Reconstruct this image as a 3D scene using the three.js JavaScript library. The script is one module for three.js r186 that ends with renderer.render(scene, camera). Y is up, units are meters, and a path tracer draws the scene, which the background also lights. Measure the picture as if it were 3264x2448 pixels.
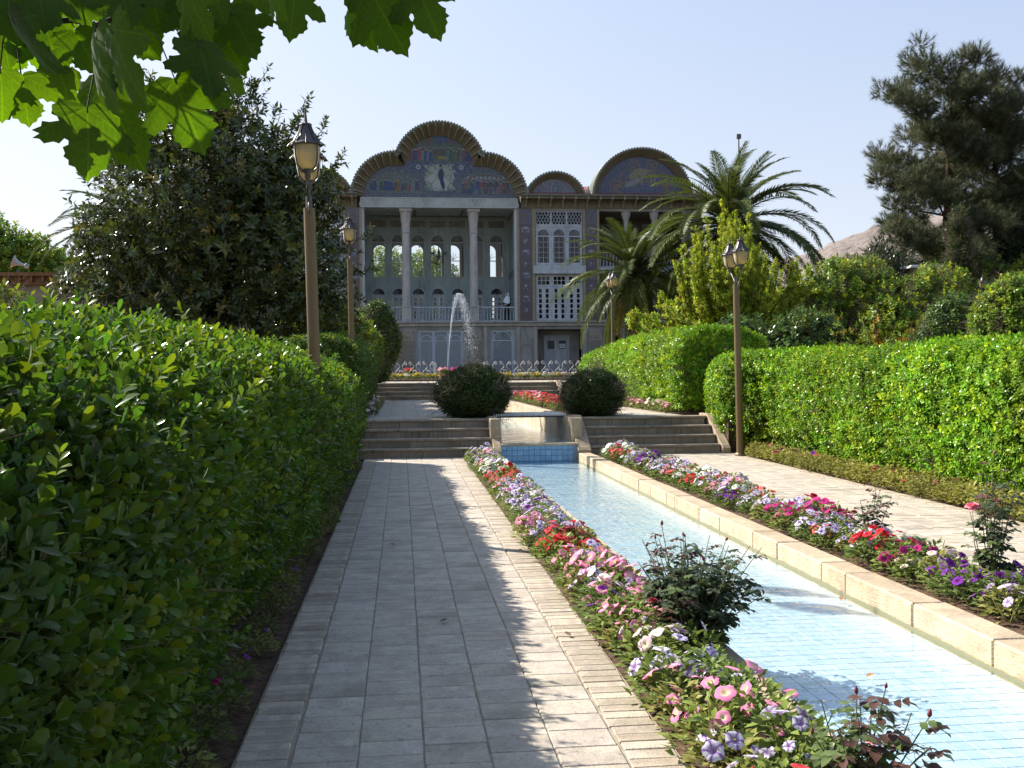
import * as THREE from 'three';
import { mergeGeometries } from 'three/addons/utils/BufferGeometryUtils.js';
import { MarchingCubes } from 'three/addons/objects/MarchingCubes.js';

// ---------------------------------------------------------------- camera, sky, sun, exposure
const scene = new THREE.Scene();
const renderer = new THREE.WebGLRenderer({ antialias: true });
renderer.toneMapping = THREE.LinearToneMapping;
renderer.toneMappingExposure = 2.3;
renderer.shadowMap.enabled = true;
const camera = new THREE.PerspectiveCamera(40.7, 4 / 3, 0.1, 4000);
camera.position.set(0, 1.6, 0);
camera.rotation.set(-0.01162, -0.10594, -0.0088, 'YXZ');

const SUN = new THREE.Vector3(-0.77 * 0.788, 0.616, -0.64 * 0.788).normalize();
const sun = new THREE.DirectionalLight(new THREE.Color().setRGB(1, 0.945, 0.86), 5);
sun.position.copy(SUN).multiplyScalar(120);
sun.target.position.set(3, 0, -25);
sun.position.add(sun.target.position);
sun.castShadow = true;
sun.shadow.camera.left = -60; sun.shadow.camera.right = 60; sun.shadow.camera.top = 60; sun.shadow.camera.bottom = -60; sun.shadow.camera.far = 300;
sun.shadow.mapSize.set(4096, 4096);
scene.add(sun, sun.target);

// a clear spring sky: pale at the horizon, deeper blue overhead, whitened round the sun
{
  const W = 512, H = 256, d = new Float32Array(W * H * 4), sm = THREE.MathUtils.smoothstep;
  for (let r = 0; r < H; r++) for (let c = 0; c < W; c++) {
    const el = ((r + 0.5) / H - 0.5) * Math.PI, az = ((c + 0.5) / W - 0.5) * 2 * Math.PI;
    const x = Math.cos(az) * Math.cos(el), y = Math.sin(el), z = Math.sin(az) * Math.cos(el);
    const cs = x * SUN.x + y * SUN.y + z * SUN.z, up = Math.max(0, y);
    const col = [0.06 + 0.36 * Math.exp(-2.6 * up), 0.126 + 0.315 * Math.exp(-2.4 * up), 0.25 + 0.20 * Math.exp(-1.3 * up)];
    const g = 0.25 * Math.pow(Math.max(0, (cs + 0.25) / 1.25), 3.2) + 0.5 * Math.pow(Math.max(0, cs), 26);
    const i = (r * W + c) * 4;
    d[i] = col[0] + g * 1.0; d[i + 1] = col[1] + g * 0.96; d[i + 2] = col[2] + g * 0.80; d[i + 3] = 1;
  }
  const t = new THREE.DataTexture(d, W, H, THREE.RGBAFormat, THREE.FloatType);
  t.mapping = THREE.EquirectangularReflectionMapping; t.magFilter = THREE.LinearFilter; t.minFilter = THREE.LinearFilter; t.needsUpdate = true;
  scene.background = t; scene.environment = t;
}

// ---------------------------------------------------------------- helpers
const V = (x, y, z) => new THREE.Vector3(x, y, z);
const UPV = V(0, 1, 0);
function rng(seed) { let s = seed | 0; return () => { s = (s + 0x6d2b79f5) | 0; let t = Math.imul(s ^ (s >>> 15), 1 | s); t = (t + Math.imul(t ^ (t >>> 7), 61 | t)) ^ t; return ((t ^ (t >>> 14)) >>> 0) / 4294967296; }; }
const lerp = (a, b, t) => a + (b - a) * t, clamp = (x, a, b) => Math.min(b, Math.max(a, x));
function hash(x, y, z) { let h = Math.imul(x | 0, 374761393) ^ Math.imul(y | 0, 668265263) ^ Math.imul(z | 0, 2147483647 ^ 1013904223); h = Math.imul(h ^ (h >>> 13), 1274126177); return ((h ^ (h >>> 16)) >>> 0) / 4294967296; }
function noise3(x, y, z) {
  const ix = Math.floor(x), iy = Math.floor(y), iz = Math.floor(z), f = (t) => t * t * (3 - 2 * t), u = f(x - ix), v = f(y - iy), w = f(z - iz);
  const c = (a, b, e) => hash(ix + a, iy + b, iz + e);
  return lerp(lerp(lerp(c(0, 0, 0), c(1, 0, 0), u), lerp(c(0, 1, 0), c(1, 1, 0), u), v), lerp(lerp(c(0, 0, 1), c(1, 0, 1), u), lerp(c(0, 1, 1), c(1, 1, 1), u), v), w);
}
// tileable value noise with p cells round the texture
function tn(u, v, p, q, seed) {
  const x = u * p, y = v * q, ix = Math.floor(x), iy = Math.floor(y), f = (t) => t * t * (3 - 2 * t), a = f(x - ix), b = f(y - iy);
  const c = (i, j) => hash(((ix + i) % p + p) % p, ((iy + j) % q + q) % q, seed);
  return lerp(lerp(c(0, 0), c(1, 0), a), lerp(c(0, 1), c(1, 1), a), b);
}
function fbm(u, v, p, seed, oct = 4) { let s = 0, a = 0.5, n = 0; for (let i = 0; i < oct; i++) { s += a * tn(u, v, p << i, p << i, seed + i * 17); n += a; a *= 0.5; } return s / n; }
function makeTex(w, h, fn, srgb = true) {
  const d = new Uint8Array(w * h * 4);
  for (let y = 0; y < h; y++) for (let x = 0; x < w; x++) { const c = fn((x + 0.5) / w, (y + 0.5) / h), i = (y * w + x) * 4; for (let k = 0; k < 3; k++) d[i + k] = clamp(Math.round((Array.isArray(c) ? c[k] : c) * 255), 0, 255); d[i + 3] = 255; }
  const t = new THREE.DataTexture(d, w, h); t.wrapS = t.wrapT = THREE.RepeatWrapping; t.magFilter = THREE.LinearFilter; t.minFilter = THREE.LinearMipmapLinearFilter;
  if (srgb) t.colorSpace = THREE.SRGBColorSpace; t.needsUpdate = true; return t;
}
const rep = (t, a, b = a) => { const c = t.clone(); c.repeat.set(a, b); c.needsUpdate = true; return c; };
const std = (r, g, b, o = {}) => { const m = new THREE.MeshStandardMaterial({ roughness: 0.85, ...o }); m.color.setRGB(r, g, b); return m; };
const phy = (r, g, b, o = {}) => { const m = new THREE.MeshPhysicalMaterial({ roughness: 0.6, ...o }); m.color.setRGB(r, g, b); return m; };
const leafMat = (r, g, b, o = {}) => phy(r, g, b, { roughness: 1, transmission: 0.36, thickness: 0, clearcoat: 0.5, clearcoatRoughness: 0.28, side: THREE.DoubleSide, specularIntensity: 0.3, ...o });

class MB {
  constructor() { this.p = []; this.n = []; this.t = []; this.i = []; this.c = null; }
  v(x, y, z, nx, ny, nz, u, w) { this.p.push(x, y, z); this.n.push(nx, ny, nz); this.t.push(u, w); return this.p.length / 3 - 1; }
  quad(a, b, c, d, ou = 0, ov = 0) {   // a b c d counter-clockwise seen from outside; uv in metres from the dominant plane
    const e = b.clone().sub(a), f = d.clone().sub(a), n = e.clone().cross(f); if (n.lengthSq() < 1e-14) n.copy(c.clone().sub(b).cross(d.clone().sub(b))); n.normalize();
    const ax = Math.abs(n.x), ay = Math.abs(n.y), az = Math.abs(n.z), uv = (q) => (ay >= ax && ay >= az ? [q.x, -q.z] : ax >= az ? [-q.z, q.y] : [q.x, q.y]);
    const s = [a, b, c, d].map((q) => { const [u, w] = uv(q); return this.v(q.x, q.y, q.z, n.x, n.y, n.z, u + ou, w + ov); });
    this.i.push(s[0], s[1], s[2], s[0], s[2], s[3]); return this;
  }
  // chamfered box (ch = 0: plain); skip: letters of faces left out, e.g. 'b' for bottom
  box(x0, y0, z0, x1, y1, z1, ch = 0, ou = 0, ov = 0, noBottom = false) {
    if (x0 > x1) [x0, x1] = [x1, x0]; if (y0 > y1) [y0, y1] = [y1, y0]; if (z0 > z1) [z0, z1] = [z1, z0];
    const X = [x0, x1], Y = [y0, y1], Z = [z0, z1], c = Math.min(ch, (x1 - x0) * 0.45, (y1 - y0) * 0.45, (z1 - z0) * 0.45), s = (k) => (k ? -1 : 1);
    const P = (i, j, k, a) => V(X[i] + (a === 0 ? 0 : s(i) * c), Y[j] + (a === 1 ? 0 : s(j) * c), Z[k] + (a === 2 ? 0 : s(k) * c));
    const Q = (f, a) => this.quad(...f.map((q) => P(...q, a)), ou, ov);
    Q([[1, 0, 1], [1, 0, 0], [1, 1, 0], [1, 1, 1]], 0); Q([[0, 0, 0], [0, 0, 1], [0, 1, 1], [0, 1, 0]], 0);
    Q([[0, 1, 1], [1, 1, 1], [1, 1, 0], [0, 1, 0]], 1); if (!noBottom) Q([[0, 0, 0], [1, 0, 0], [1, 0, 1], [0, 0, 1]], 1);
    Q([[0, 0, 1], [1, 0, 1], [1, 1, 1], [0, 1, 1]], 2); Q([[1, 0, 0], [0, 0, 0], [0, 1, 0], [1, 1, 0]], 2);
    if (c > 0) {
      const E = (q1, q2, a, b) => { const A = P(...q1, a), B = P(...q2, a), C = P(...q2, b), D = P(...q1, b), m = A.clone().add(C).multiplyScalar(0.5).sub(V((x0 + x1) / 2, (y0 + y1) / 2, (z0 + z1) / 2)), n = B.clone().sub(A).cross(D.clone().sub(A)); n.dot(m) > 0 ? this.quad(A, B, C, D, ou, ov) : this.quad(D, C, B, A, ou, ov); };
      for (const i of [0, 1]) for (const j of [0, 1]) {
        E([i, j, 0], [i, j, 1], 0, 1); if (!(noBottom && j === 0)) E([0, j, i], [1, j, i], 1, 2); E([i, 0, j], [i, 1, j], 0, 2);
        for (const k of [0, 1]) { if (noBottom && j === 0) continue; const a = P(i, j, k, 0), b = P(i, j, k, 1), d = P(i, j, k, 2), n = b.clone().sub(a).cross(d.clone().sub(a)), m = a.clone().sub(V((x0 + x1) / 2, (y0 + y1) / 2, (z0 + z1) / 2)); n.normalize(); const f = n.dot(m) > 0; if (!f) n.negate(); const q = (f ? [a, b, d] : [a, d, b]).map((w) => this.v(w.x, w.y, w.z, n.x, n.y, n.z, w.x + ou, w.z + ov)); this.i.push(...q); }
      }
    }
    return this;
  }
  tube(pts, rad, seg = 6, cap = true) {
    const n = pts.length, R = (k) => (Array.isArray(rad) ? rad[k] : rad); let prev = null, len = 0; const base = this.p.length / 3;
    for (let k = 0; k < n; k++) {
      const t = pts[Math.min(n - 1, k + 1)].clone().sub(pts[Math.max(0, k - 1)]).normalize();
      let a = prev ? prev.clone().sub(t.clone().multiplyScalar(prev.dot(t))) : (Math.abs(t.y) < 0.9 ? V(0, 1, 0) : V(1, 0, 0)).cross(t); a.normalize(); prev = a; const b = t.clone().cross(a);
      if (k) len += pts[k].distanceTo(pts[k - 1]);
      for (let j = 0; j <= seg; j++) { const g = (j / seg) * 2 * Math.PI, d = a.clone().multiplyScalar(Math.cos(g)).add(b.clone().multiplyScalar(Math.sin(g))), r = R(k); this.v(pts[k].x + d.x * r, pts[k].y + d.y * r, pts[k].z + d.z * r, d.x, d.y, d.z, (j / seg) * 2 * Math.PI * Math.max(r, 0.01), len); }
    }
    for (let k = 0; k < n - 1; k++) for (let j = 0; j < seg; j++) { const q = base + k * (seg + 1) + j; this.i.push(q, q + 1, q + seg + 2, q, q + seg + 2, q + seg + 1); }
    if (cap) for (const e of [0, n - 1]) { if (R(e) < 1e-4) continue; const t = e ? pts[n - 1].clone().sub(pts[n - 2]).normalize() : pts[0].clone().sub(pts[1]).normalize(), c = this.v(pts[e].x, pts[e].y, pts[e].z, t.x, t.y, t.z, 0, 0), o = base + e * (seg + 1), r = []; for (let j = 0; j <= seg; j++) r.push(this.v(this.p[(o + j) * 3], this.p[(o + j) * 3 + 1], this.p[(o + j) * 3 + 2], t.x, t.y, t.z, 0, 0)); for (let j = 0; j < seg; j++) e ? this.i.push(c, r[j], r[j + 1]) : this.i.push(c, r[j + 1], r[j]); }
    return this;
  }
  lathe(prof, seg, x = 0, y = 0, z = 0) {   // prof: [r, h] from bottom to top
    const base = this.p.length / 3, n = prof.length;
    for (let k = 0; k < n; k++) {
      const a = prof[Math.max(0, k - 1)], b = prof[Math.min(n - 1, k + 1)], l = Math.hypot(b[0] - a[0], b[1] - a[1]) || 1, nr = (b[1] - a[1]) / l, nh = -(b[0] - a[0]) / l;
      for (let j = 0; j <= seg; j++) { const g = (j / seg) * 2 * Math.PI, c = Math.cos(g), s = Math.sin(g); this.v(x + c * prof[k][0], y + prof[k][1], z + s * prof[k][0], c * nr, nh, s * nr, j / seg, prof[k][1]); }
    }
    for (let k = 0; k < n - 1; k++) for (let j = 0; j < seg; j++) { const q = base + k * (seg + 1) + j; this.i.push(q, q + seg + 2, q + 1, q, q + seg + 1, q + seg + 2); }
    return this;
  }
  add(g, m = null) {
    if (m) g = g.clone().applyMatrix4(m); const b = this.p.length / 3, P = g.attributes.position, N = g.attributes.normal, U = g.attributes.uv;
    for (let k = 0; k < P.count; k++) this.v(P.getX(k), P.getY(k), P.getZ(k), N.getX(k), N.getY(k), N.getZ(k), U ? U.getX(k) : 0, U ? U.getY(k) : 0);
    if (g.index) for (let k = 0; k < g.index.count; k++) this.i.push(b + g.index.getX(k)); else for (let k = 0; k < P.count; k++) this.i.push(b + k);
    return this;
  }
  // a leaf blade: stations [t, half width share], folded along the midrib and curling back
  leaf(o, dir, nrm, L, W, st = OVAL, fold = 0.25, curl = 0.15, col = null) {
    const side = dir.clone().cross(nrm).normalize(), nn = side.clone().cross(dir).normalize(); let last = null;
    for (const [t, w] of st) {
      const c = o.clone().addScaledVector(dir, L * t).addScaledVector(nn, -curl * L * t * t), ids = [];
      const put = (q, k) => { const i = this.v(q.x, q.y, q.z, nn.x, nn.y, nn.z, k, t); if (col) { (this.c ??= []); while (this.c.length < i * 3) this.c.push(1, 1, 1); this.c.push(...col); } return i; };
      if (w < 0.02) ids.push(put(c, 0.5));
      else for (const k of [-1, 0, 1]) ids.push(put(c.clone().addScaledVector(side, k * w * W).addScaledVector(nn, Math.abs(k) * fold * w * W), (k + 1) / 2));
      if (last) {
        if (last.length === 1 && ids.length === 3) this.i.push(last[0], ids[1], ids[0], last[0], ids[2], ids[1]);
        else if (last.length === 3 && ids.length === 1) this.i.push(last[0], last[1], ids[0], last[1], last[2], ids[0]);
        else if (last.length === 3) this.i.push(last[0], last[1], ids[1], last[0], ids[1], ids[0], last[1], last[2], ids[2], last[1], ids[2], ids[1]);
      }
      last = ids;
    }
    return this;
  }
  geo(smooth = false) {
    const g = new THREE.BufferGeometry();
    g.setAttribute('position', new THREE.Float32BufferAttribute(this.p, 3)); g.setAttribute('normal', new THREE.Float32BufferAttribute(this.n, 3)); g.setAttribute('uv', new THREE.Float32BufferAttribute(this.t, 2));
    if (this.c) { while (this.c.length < this.p.length) this.c.push(1, 1, 1); g.setAttribute('color', new THREE.Float32BufferAttribute(this.c, 3)); }
    g.setIndex(this.i); if (smooth) g.computeVertexNormals(); return g;
  }
}
const OVAL = [[0, 0], [0.3, 0.8], [0.62, 1], [1, 0]], OBOV = [[0, 0], [0.28, 0.5], [0.6, 1], [0.86, 0.8], [1, 0]], DIAM = [[0, 0], [0.5, 1], [1, 0]], LANCE = [[0, 0], [0.35, 1], [1, 0]];

const names = {};
const numbered = (n) => { const k = names[n] = (names[n] ?? -1) + 1; return k ? n + '_' + String(k).padStart(3, '0') : n; };
const shade = (o) => o.traverse((m) => { if (m.isMesh) { m.castShadow = true; m.receiveShadow = true; } });
function part(name, g, mat, parent) { if (g instanceof MB) g = g.geo(); const m = new THREE.Mesh(g, mat); m.name = name; parent.add(m); return m; }
function thing(name, label, category, x = 0, y = 0, z = 0, group) { const o = new THREE.Group(); o.name = numbered(name); o.position.set(x, y, z); o.userData = { label, category }; if (group) o.userData.group = group; scene.add(o); return o; }
function single(name, g, mat, label, category, group) { if (g instanceof MB) g = g.geo(); const m = new THREE.Mesh(g, mat); m.name = numbered(name); m.userData = { label, category }; if (group) m.userData.group = group; scene.add(m); return m; }
function struct(name, g, mat) { const m = g ? new THREE.Mesh(g instanceof MB ? g.geo() : g, mat) : new THREE.Group(); m.name = numbered(name); m.userData.kind = 'structure'; scene.add(m); return m; }
const stuff = (o) => { o.userData.kind = 'stuff'; return o; };
function copy(o, label, x, y, z, turn = 0, scale = 1, group) { const c = o.clone(); c.name = numbered(o.name.replace(/_\d{3}$/, '')); c.userData = { ...o.userData, label }; if (group) c.userData.group = group; c.position.set(x, y, z); c.rotation.y = turn; c.scale.setScalar(scale); scene.add(c); return c; }
const _q = new THREE.Quaternion(), _q2 = new THREE.Quaternion(), _m = new THREE.Matrix4(), _s = new THREE.Vector3(), _c = new THREE.Color();
function placeMatrix(pos, axis, spin, s) { _q.setFromUnitVectors(UPV, axis); _q2.setFromAxisAngle(UPV, spin); _q.multiply(_q2); return new THREE.Matrix4().compose(pos, _q, _s.set(s, s, s)); }
// list of {m: Matrix4, c: [r,g,b]} -> one InstancedMesh child
function instances(name, g, mat, list, parent) { const im = new THREE.InstancedMesh(g, mat, list.length); im.name = name; list.forEach((e, k) => { im.setMatrixAt(k, e.m); if (e.c) im.setColorAt(k, _c.setRGB(...e.c)); }); parent.add(im); return stuff(im); }

// ---------------------------------------------------------------- textures and materials of the setting
const T = {};
T.stone = makeTex(512, 512, (u, v) => { const a = fbm(u, v, 4, 3, 5), b = tn(u, v, 128, 128, 9), c = fbm(u, v, 16, 21, 3), pit = tn(u, v, 90, 60, 31) > 0.9 ? 0.1 : 0; const k = 0.83 + 0.24 * (a - 0.5) + 0.1 * (b - 0.5) + 0.16 * (c - 0.5) - pit; return [k * 1.0, k * (0.965 + 0.03 * (c - 0.5)), k * (0.90 + 0.05 * (a - 0.5))]; });
T.stoneBump = makeTex(512, 512, (u, v) => 0.5 + 0.35 * (tn(u, v, 170, 110, 5) - 0.5) + 0.35 * (fbm(u, v, 24, 8, 3) - 0.5) - (tn(u, v, 90, 60, 31) > 0.9 ? 0.3 : 0), false);
T.tool = makeTex(512, 512, (u, v) => { const w = tn(u, v, 6, 3, 77) * 0.05; const s = tn(u + w, v, 24, 110, 41), t = tn(u, v, 128, 128, 43); return 0.35 + 0.45 * s + 0.2 * t; }, false);
T.plaster = makeTex(512, 512, (u, v) => { const k = 0.86 + 0.16 * (fbm(u, v, 3, 51, 5) - 0.5) + 0.08 * (tn(u, v, 100, 100, 7) - 0.5) - 0.09 * Math.max(0, fbm(u, v * 0.25, 12, 63, 2) - 0.58) * 4; return [k, k * 0.99, k * 0.975]; });
T.soil = makeTex(512, 512, (u, v) => { const k = 0.35 + 0.5 * fbm(u, v, 20, 61, 4) + 0.3 * (tn(u, v, 180, 180, 2) - 0.5); return [k, k * 0.82, k * 0.62]; });
T.soilBump = makeTex(256, 256, (u, v) => fbm(u, v, 14, 19, 4), false);
T.grain = makeTex(256, 256, (u, v) => 0.5 + 0.5 * (fbm(u, v, 8, 12, 5) - 0.5), false);
T.water = makeTex(512, 512, (u, v) => 0.5 + 0.55 * (fbm(u, v, 5, 90, 3) - 0.5) + 0.2 * (tn(u, v, 34, 22, 92) - 0.5) + 0.1 * (tn(u, v, 80, 60, 95) - 0.5), false);
T.glaze = makeTex(512, 512, (u, v) => { const a = fbm(u, v, 8, 101, 4), b = tn(u, v, 20, 20, 5); const k = 0.88 + 0.2 * (a - 0.5) + 0.1 * (b - 0.5); return [k * 0.97, k, k * 1.0]; });
T.stainedRiser = makeTex(512, 256, (u, v) => { const a = fbm(u, v, 5, 131, 4), s = tn(u, v, 46, 3, 17), k = 0.8 + 0.3 * (a - 0.5) - 0.3 * Math.max(0, s - 0.55); return [k, k * 0.96, k * 0.89]; });

const slabMats = [[0.525, 0.487, 0.44], [0.545, 0.507, 0.46], [0.495, 0.455, 0.408], [0.535, 0.49, 0.437]].map((c, k) => std(...c, { map: rep(T.stone, 0.55 + 0.05 * k), bumpMap: rep(T.stoneBump, 0.7), bumpScale: 0.003, roughness: 0.8 }));
const brickMats = [[0.52, 0.465, 0.395], [0.545, 0.49, 0.42], [0.475, 0.415, 0.34], [0.53, 0.48, 0.415]].map((c) => std(...c, { map: rep(T.stone, 1.1), bumpMap: rep(T.stoneBump, 1.2), bumpScale: 0.003, roughness: 0.85 }));
const mortarMat = std(0.40, 0.36, 0.30, { map: rep(T.stone, 2), bumpMap: rep(T.stoneBump, 2), bumpScale: 0.004 });
const copingMats = [[0.56, 0.465, 0.34], [0.59, 0.50, 0.38], [0.54, 0.45, 0.335]].map((c) => std(...c, { map: rep(T.stone, 0.8), bumpMap: rep(T.tool, 1.3), bumpScale: 0.006, roughness: 0.75 }));
const stepMat = std(0.40, 0.355, 0.295, { map: rep(T.stainedRiser, 0.5, 0.5), bumpMap: rep(T.stoneBump, 0.8), bumpScale: 0.004 });
const soilMat = std(0.20, 0.155, 0.11, { map: rep(T.soil, 0.9), bumpMap: rep(T.soilBump, 1.2), bumpScale: 0.03, roughness: 1 });
const groundMat = std(0.17, 0.16, 0.10, { map: rep(T.soil, 0.3), bumpMap: rep(T.soilBump, 0.5), bumpScale: 0.05, roughness: 1 });
const tileMats = [[0.60, 0.73, 0.80], [0.63, 0.755, 0.81], [0.57, 0.705, 0.785], [0.65, 0.76, 0.81]].map((c) => std(...c, { map: rep(T.glaze, 0.4), roughness: 0.3 }));
const groutMat = std(0.26, 0.33, 0.36, { roughness: 0.9 });
const waterMat = phy(0.95, 0.985, 1, { transmission: 1, thickness: 0, roughness: 0.025, ior: 1.33, bumpMap: rep(T.water, 0.8), bumpScale: 0.02 });

// ---------------------------------------------------------------- ground, terraces, hills
struct('ground', new MB().quad(V(-1500, -0.27, 1500), V(1500, -0.27, 1500), V(1500, -0.27, -2500), V(-1500, -0.27, -2500)), groundMat);
struct('lawn', new MB().box(-60, -0.3, -19.54, -3.5, -0.04, 6).box(9.5, -0.3, -19.54, 70, -0.04, 6), groundMat);
// raised garden: two levels, cut by the water channel
{
  const m = new MB();
  m.box(-60, -0.3, -110, -0.97, 0.64, -19.55); m.box(6.3, -0.3, -110, 70, 0.64, -19.55);
  m.box(-0.97, -0.3, -110, 1.72, 0.64, -20.72); m.box(3.46, -0.3, -110, 6.3, 0.64, -20.72);
  struct('terrace', m, groundMat);
  struct('terrace', new MB().box(-60, 0.5, -112, 70, 1.2, -36.1), groundMat);
}
{ // bare hillside to the right
  const nx = 90, nz = 46, p = [], uv = [], idx = [];
  for (let j = 0; j <= nz; j++) for (let i = 0; i <= nx; i++) {
    const x = 120 + (i / nx) * 1300, z = -620 - (j / nz) * 900, s = clamp((x - 150) / 1000, 0, 1), f = Math.sin(Math.PI * clamp((j / nz) * 0.78 + 0.02, 0, 1));
    const ridge = 10 + 300 * Math.pow(s, 0.86) + 60 * s * s, gully = 26 * (noise3(x / 60, 0, z / 130) - 0.5) + 12 * (noise3(x / 22, 3, z / 30) - 0.5) + 5 * (noise3(x / 9, 7, z / 9) - 0.5);
    p.push(x, Math.max(-1, f * ridge + gully * Math.min(1, f * s * 3)), z); uv.push(x / 40, z / 40);
  }
  for (let j = 0; j < nz; j++) for (let i = 0; i < nx; i++) { const a = j * (nx + 1) + i; idx.push(a, a + 1, a + nx + 2, a, a + nx + 2, a + nx + 1); }
  const g = new THREE.BufferGeometry(); g.setAttribute('position', new THREE.Float32BufferAttribute(p, 3)); g.setAttribute('uv', new THREE.Float32BufferAttribute(uv, 2)); g.setIndex(idx); g.computeVertexNormals();
  struct('hill', g, std(0.25, 0.205, 0.18, { map: rep(T.plaster, 0.35), bumpMap: rep(T.soilBump, 0.4), bumpScale: 3, roughness: 1, side: THREE.DoubleSide }));
}

// ---------------------------------------------------------------- paved paths
// a slab with real size, worn edges and uv in metres
function slabGeo(w, d, h, r) { return new MB().box(-w / 2, -h, -d / 2, w / 2, 0, d / 2, 0.004, r() * 3, r() * 3, true).geo(); }
function pavedPath(x0, x1, z0, z1, y, seed, edge, cols, keep, edges = [true, true]) {
  const r = rng(seed), path = struct('path'); path.position.set(0, 0, 0);
  part('mortar_bed', new MB().box(x0, y - 0.09, -z1, x1, y - 0.008, -z0, 0, 0, 0, true), mortarMat, path);
  const inner0 = x0 + (edges[0] ? edge : 0), inner1 = x1 - (edges[1] ? edge : 0), cw = (inner1 - inner0) / cols, pieces = [];
  const lens = [0.175, 0.195, 0.21, 0.225, 0.25, 0.285], bank = {};
  const geoFor = (w, d) => { const key = w.toFixed(3) + d.toFixed(3), b = (bank[key] ??= []); if (b.length < 4) b.push(slabGeo(w - 0.006, d - 0.005, 0.05, r)); return b[Math.floor(r() * b.length)]; };
  for (let c = 0; c < cols; c++) { let z = z0 + r() * 0.05; while (z < z1 - 0.08) { let d = lens[Math.floor(r() * lens.length)]; if (r() < 0.5) d = 0.21; if (z + d > z1) d = z1 - z; pieces.push({ n: 'paving_slab', x: inner0 + (c + 0.5) * cw + (r() - 0.5) * 0.004, z: z + d / 2, g: geoFor(cw, Math.round(d * 1000) / 1000), m: slabMats[Math.floor(r() * 4)], dy: (r() - 0.5) * 0.003, t: (r() - 0.5) * 0.008 }); z += d; } }
  for (const s of [0, 1]) if (edges[s]) { let z = z0; const x = s ? x1 - edge / 2 : x0 + edge / 2; while (z < z1 - 0.05) { const d = r() < 0.3 ? 0.105 : 0.092, w = edge - 0.018; pieces.push({ n: 'edging_brick', x: x + (r() - 0.5) * 0.012, z: z + d / 2, g: geoFor(w, d), m: brickMats[Math.floor(r() * 4)], dy: (r() - 0.5) * 0.005 + 0.001, t: (r() - 0.5) * 0.035 }); z += d; } }
  const count = {}, rest = {};
  pieces.sort((a, b) => a.z - b.z);
  for (const q of pieces) {
    count[q.n] = (count[q.n] ?? 0) + 1;
    if (count[q.n] <= keep) { const o = part(q.n, q.g, q.m, path); o.position.set(q.x, y + q.dy, -q.z); o.rotation.y = q.t; }
    else { const mb = (rest[q.n] ??= new MB()); mb.add(q.g, new THREE.Matrix4().makeRotationY(q.t).setPosition(q.x, y + q.dy, -q.z)); }
  }
  for (const n in rest) stuff(part(n === 'paving_slab' ? 'far_paving' : 'far_edging', rest[n], n === 'paving_slab' ? slabMats[0] : brickMats[1], path));
  return path;
}
pavedPath(-0.71, 1.14, 1.6, 19.5, 0, 11, 0.235, 5, 300);
pavedPath(4.36, 6.36, 2.5, 19.5, 0, 12, 0.19, 6, 300, [false, true]);
pavedPath(-0.78, 1.16, 20.72, 34.9, 0.68, 13, 0.2, 5, 0);
pavedPath(4.3, 5.75, 20.72, 34.9, 0.68, 14, 0.2, 4, 0);
pavedPath(-4, 9.5, 36.1, 43.8, 1.24, 15, 0.3, 30, 0);

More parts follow.
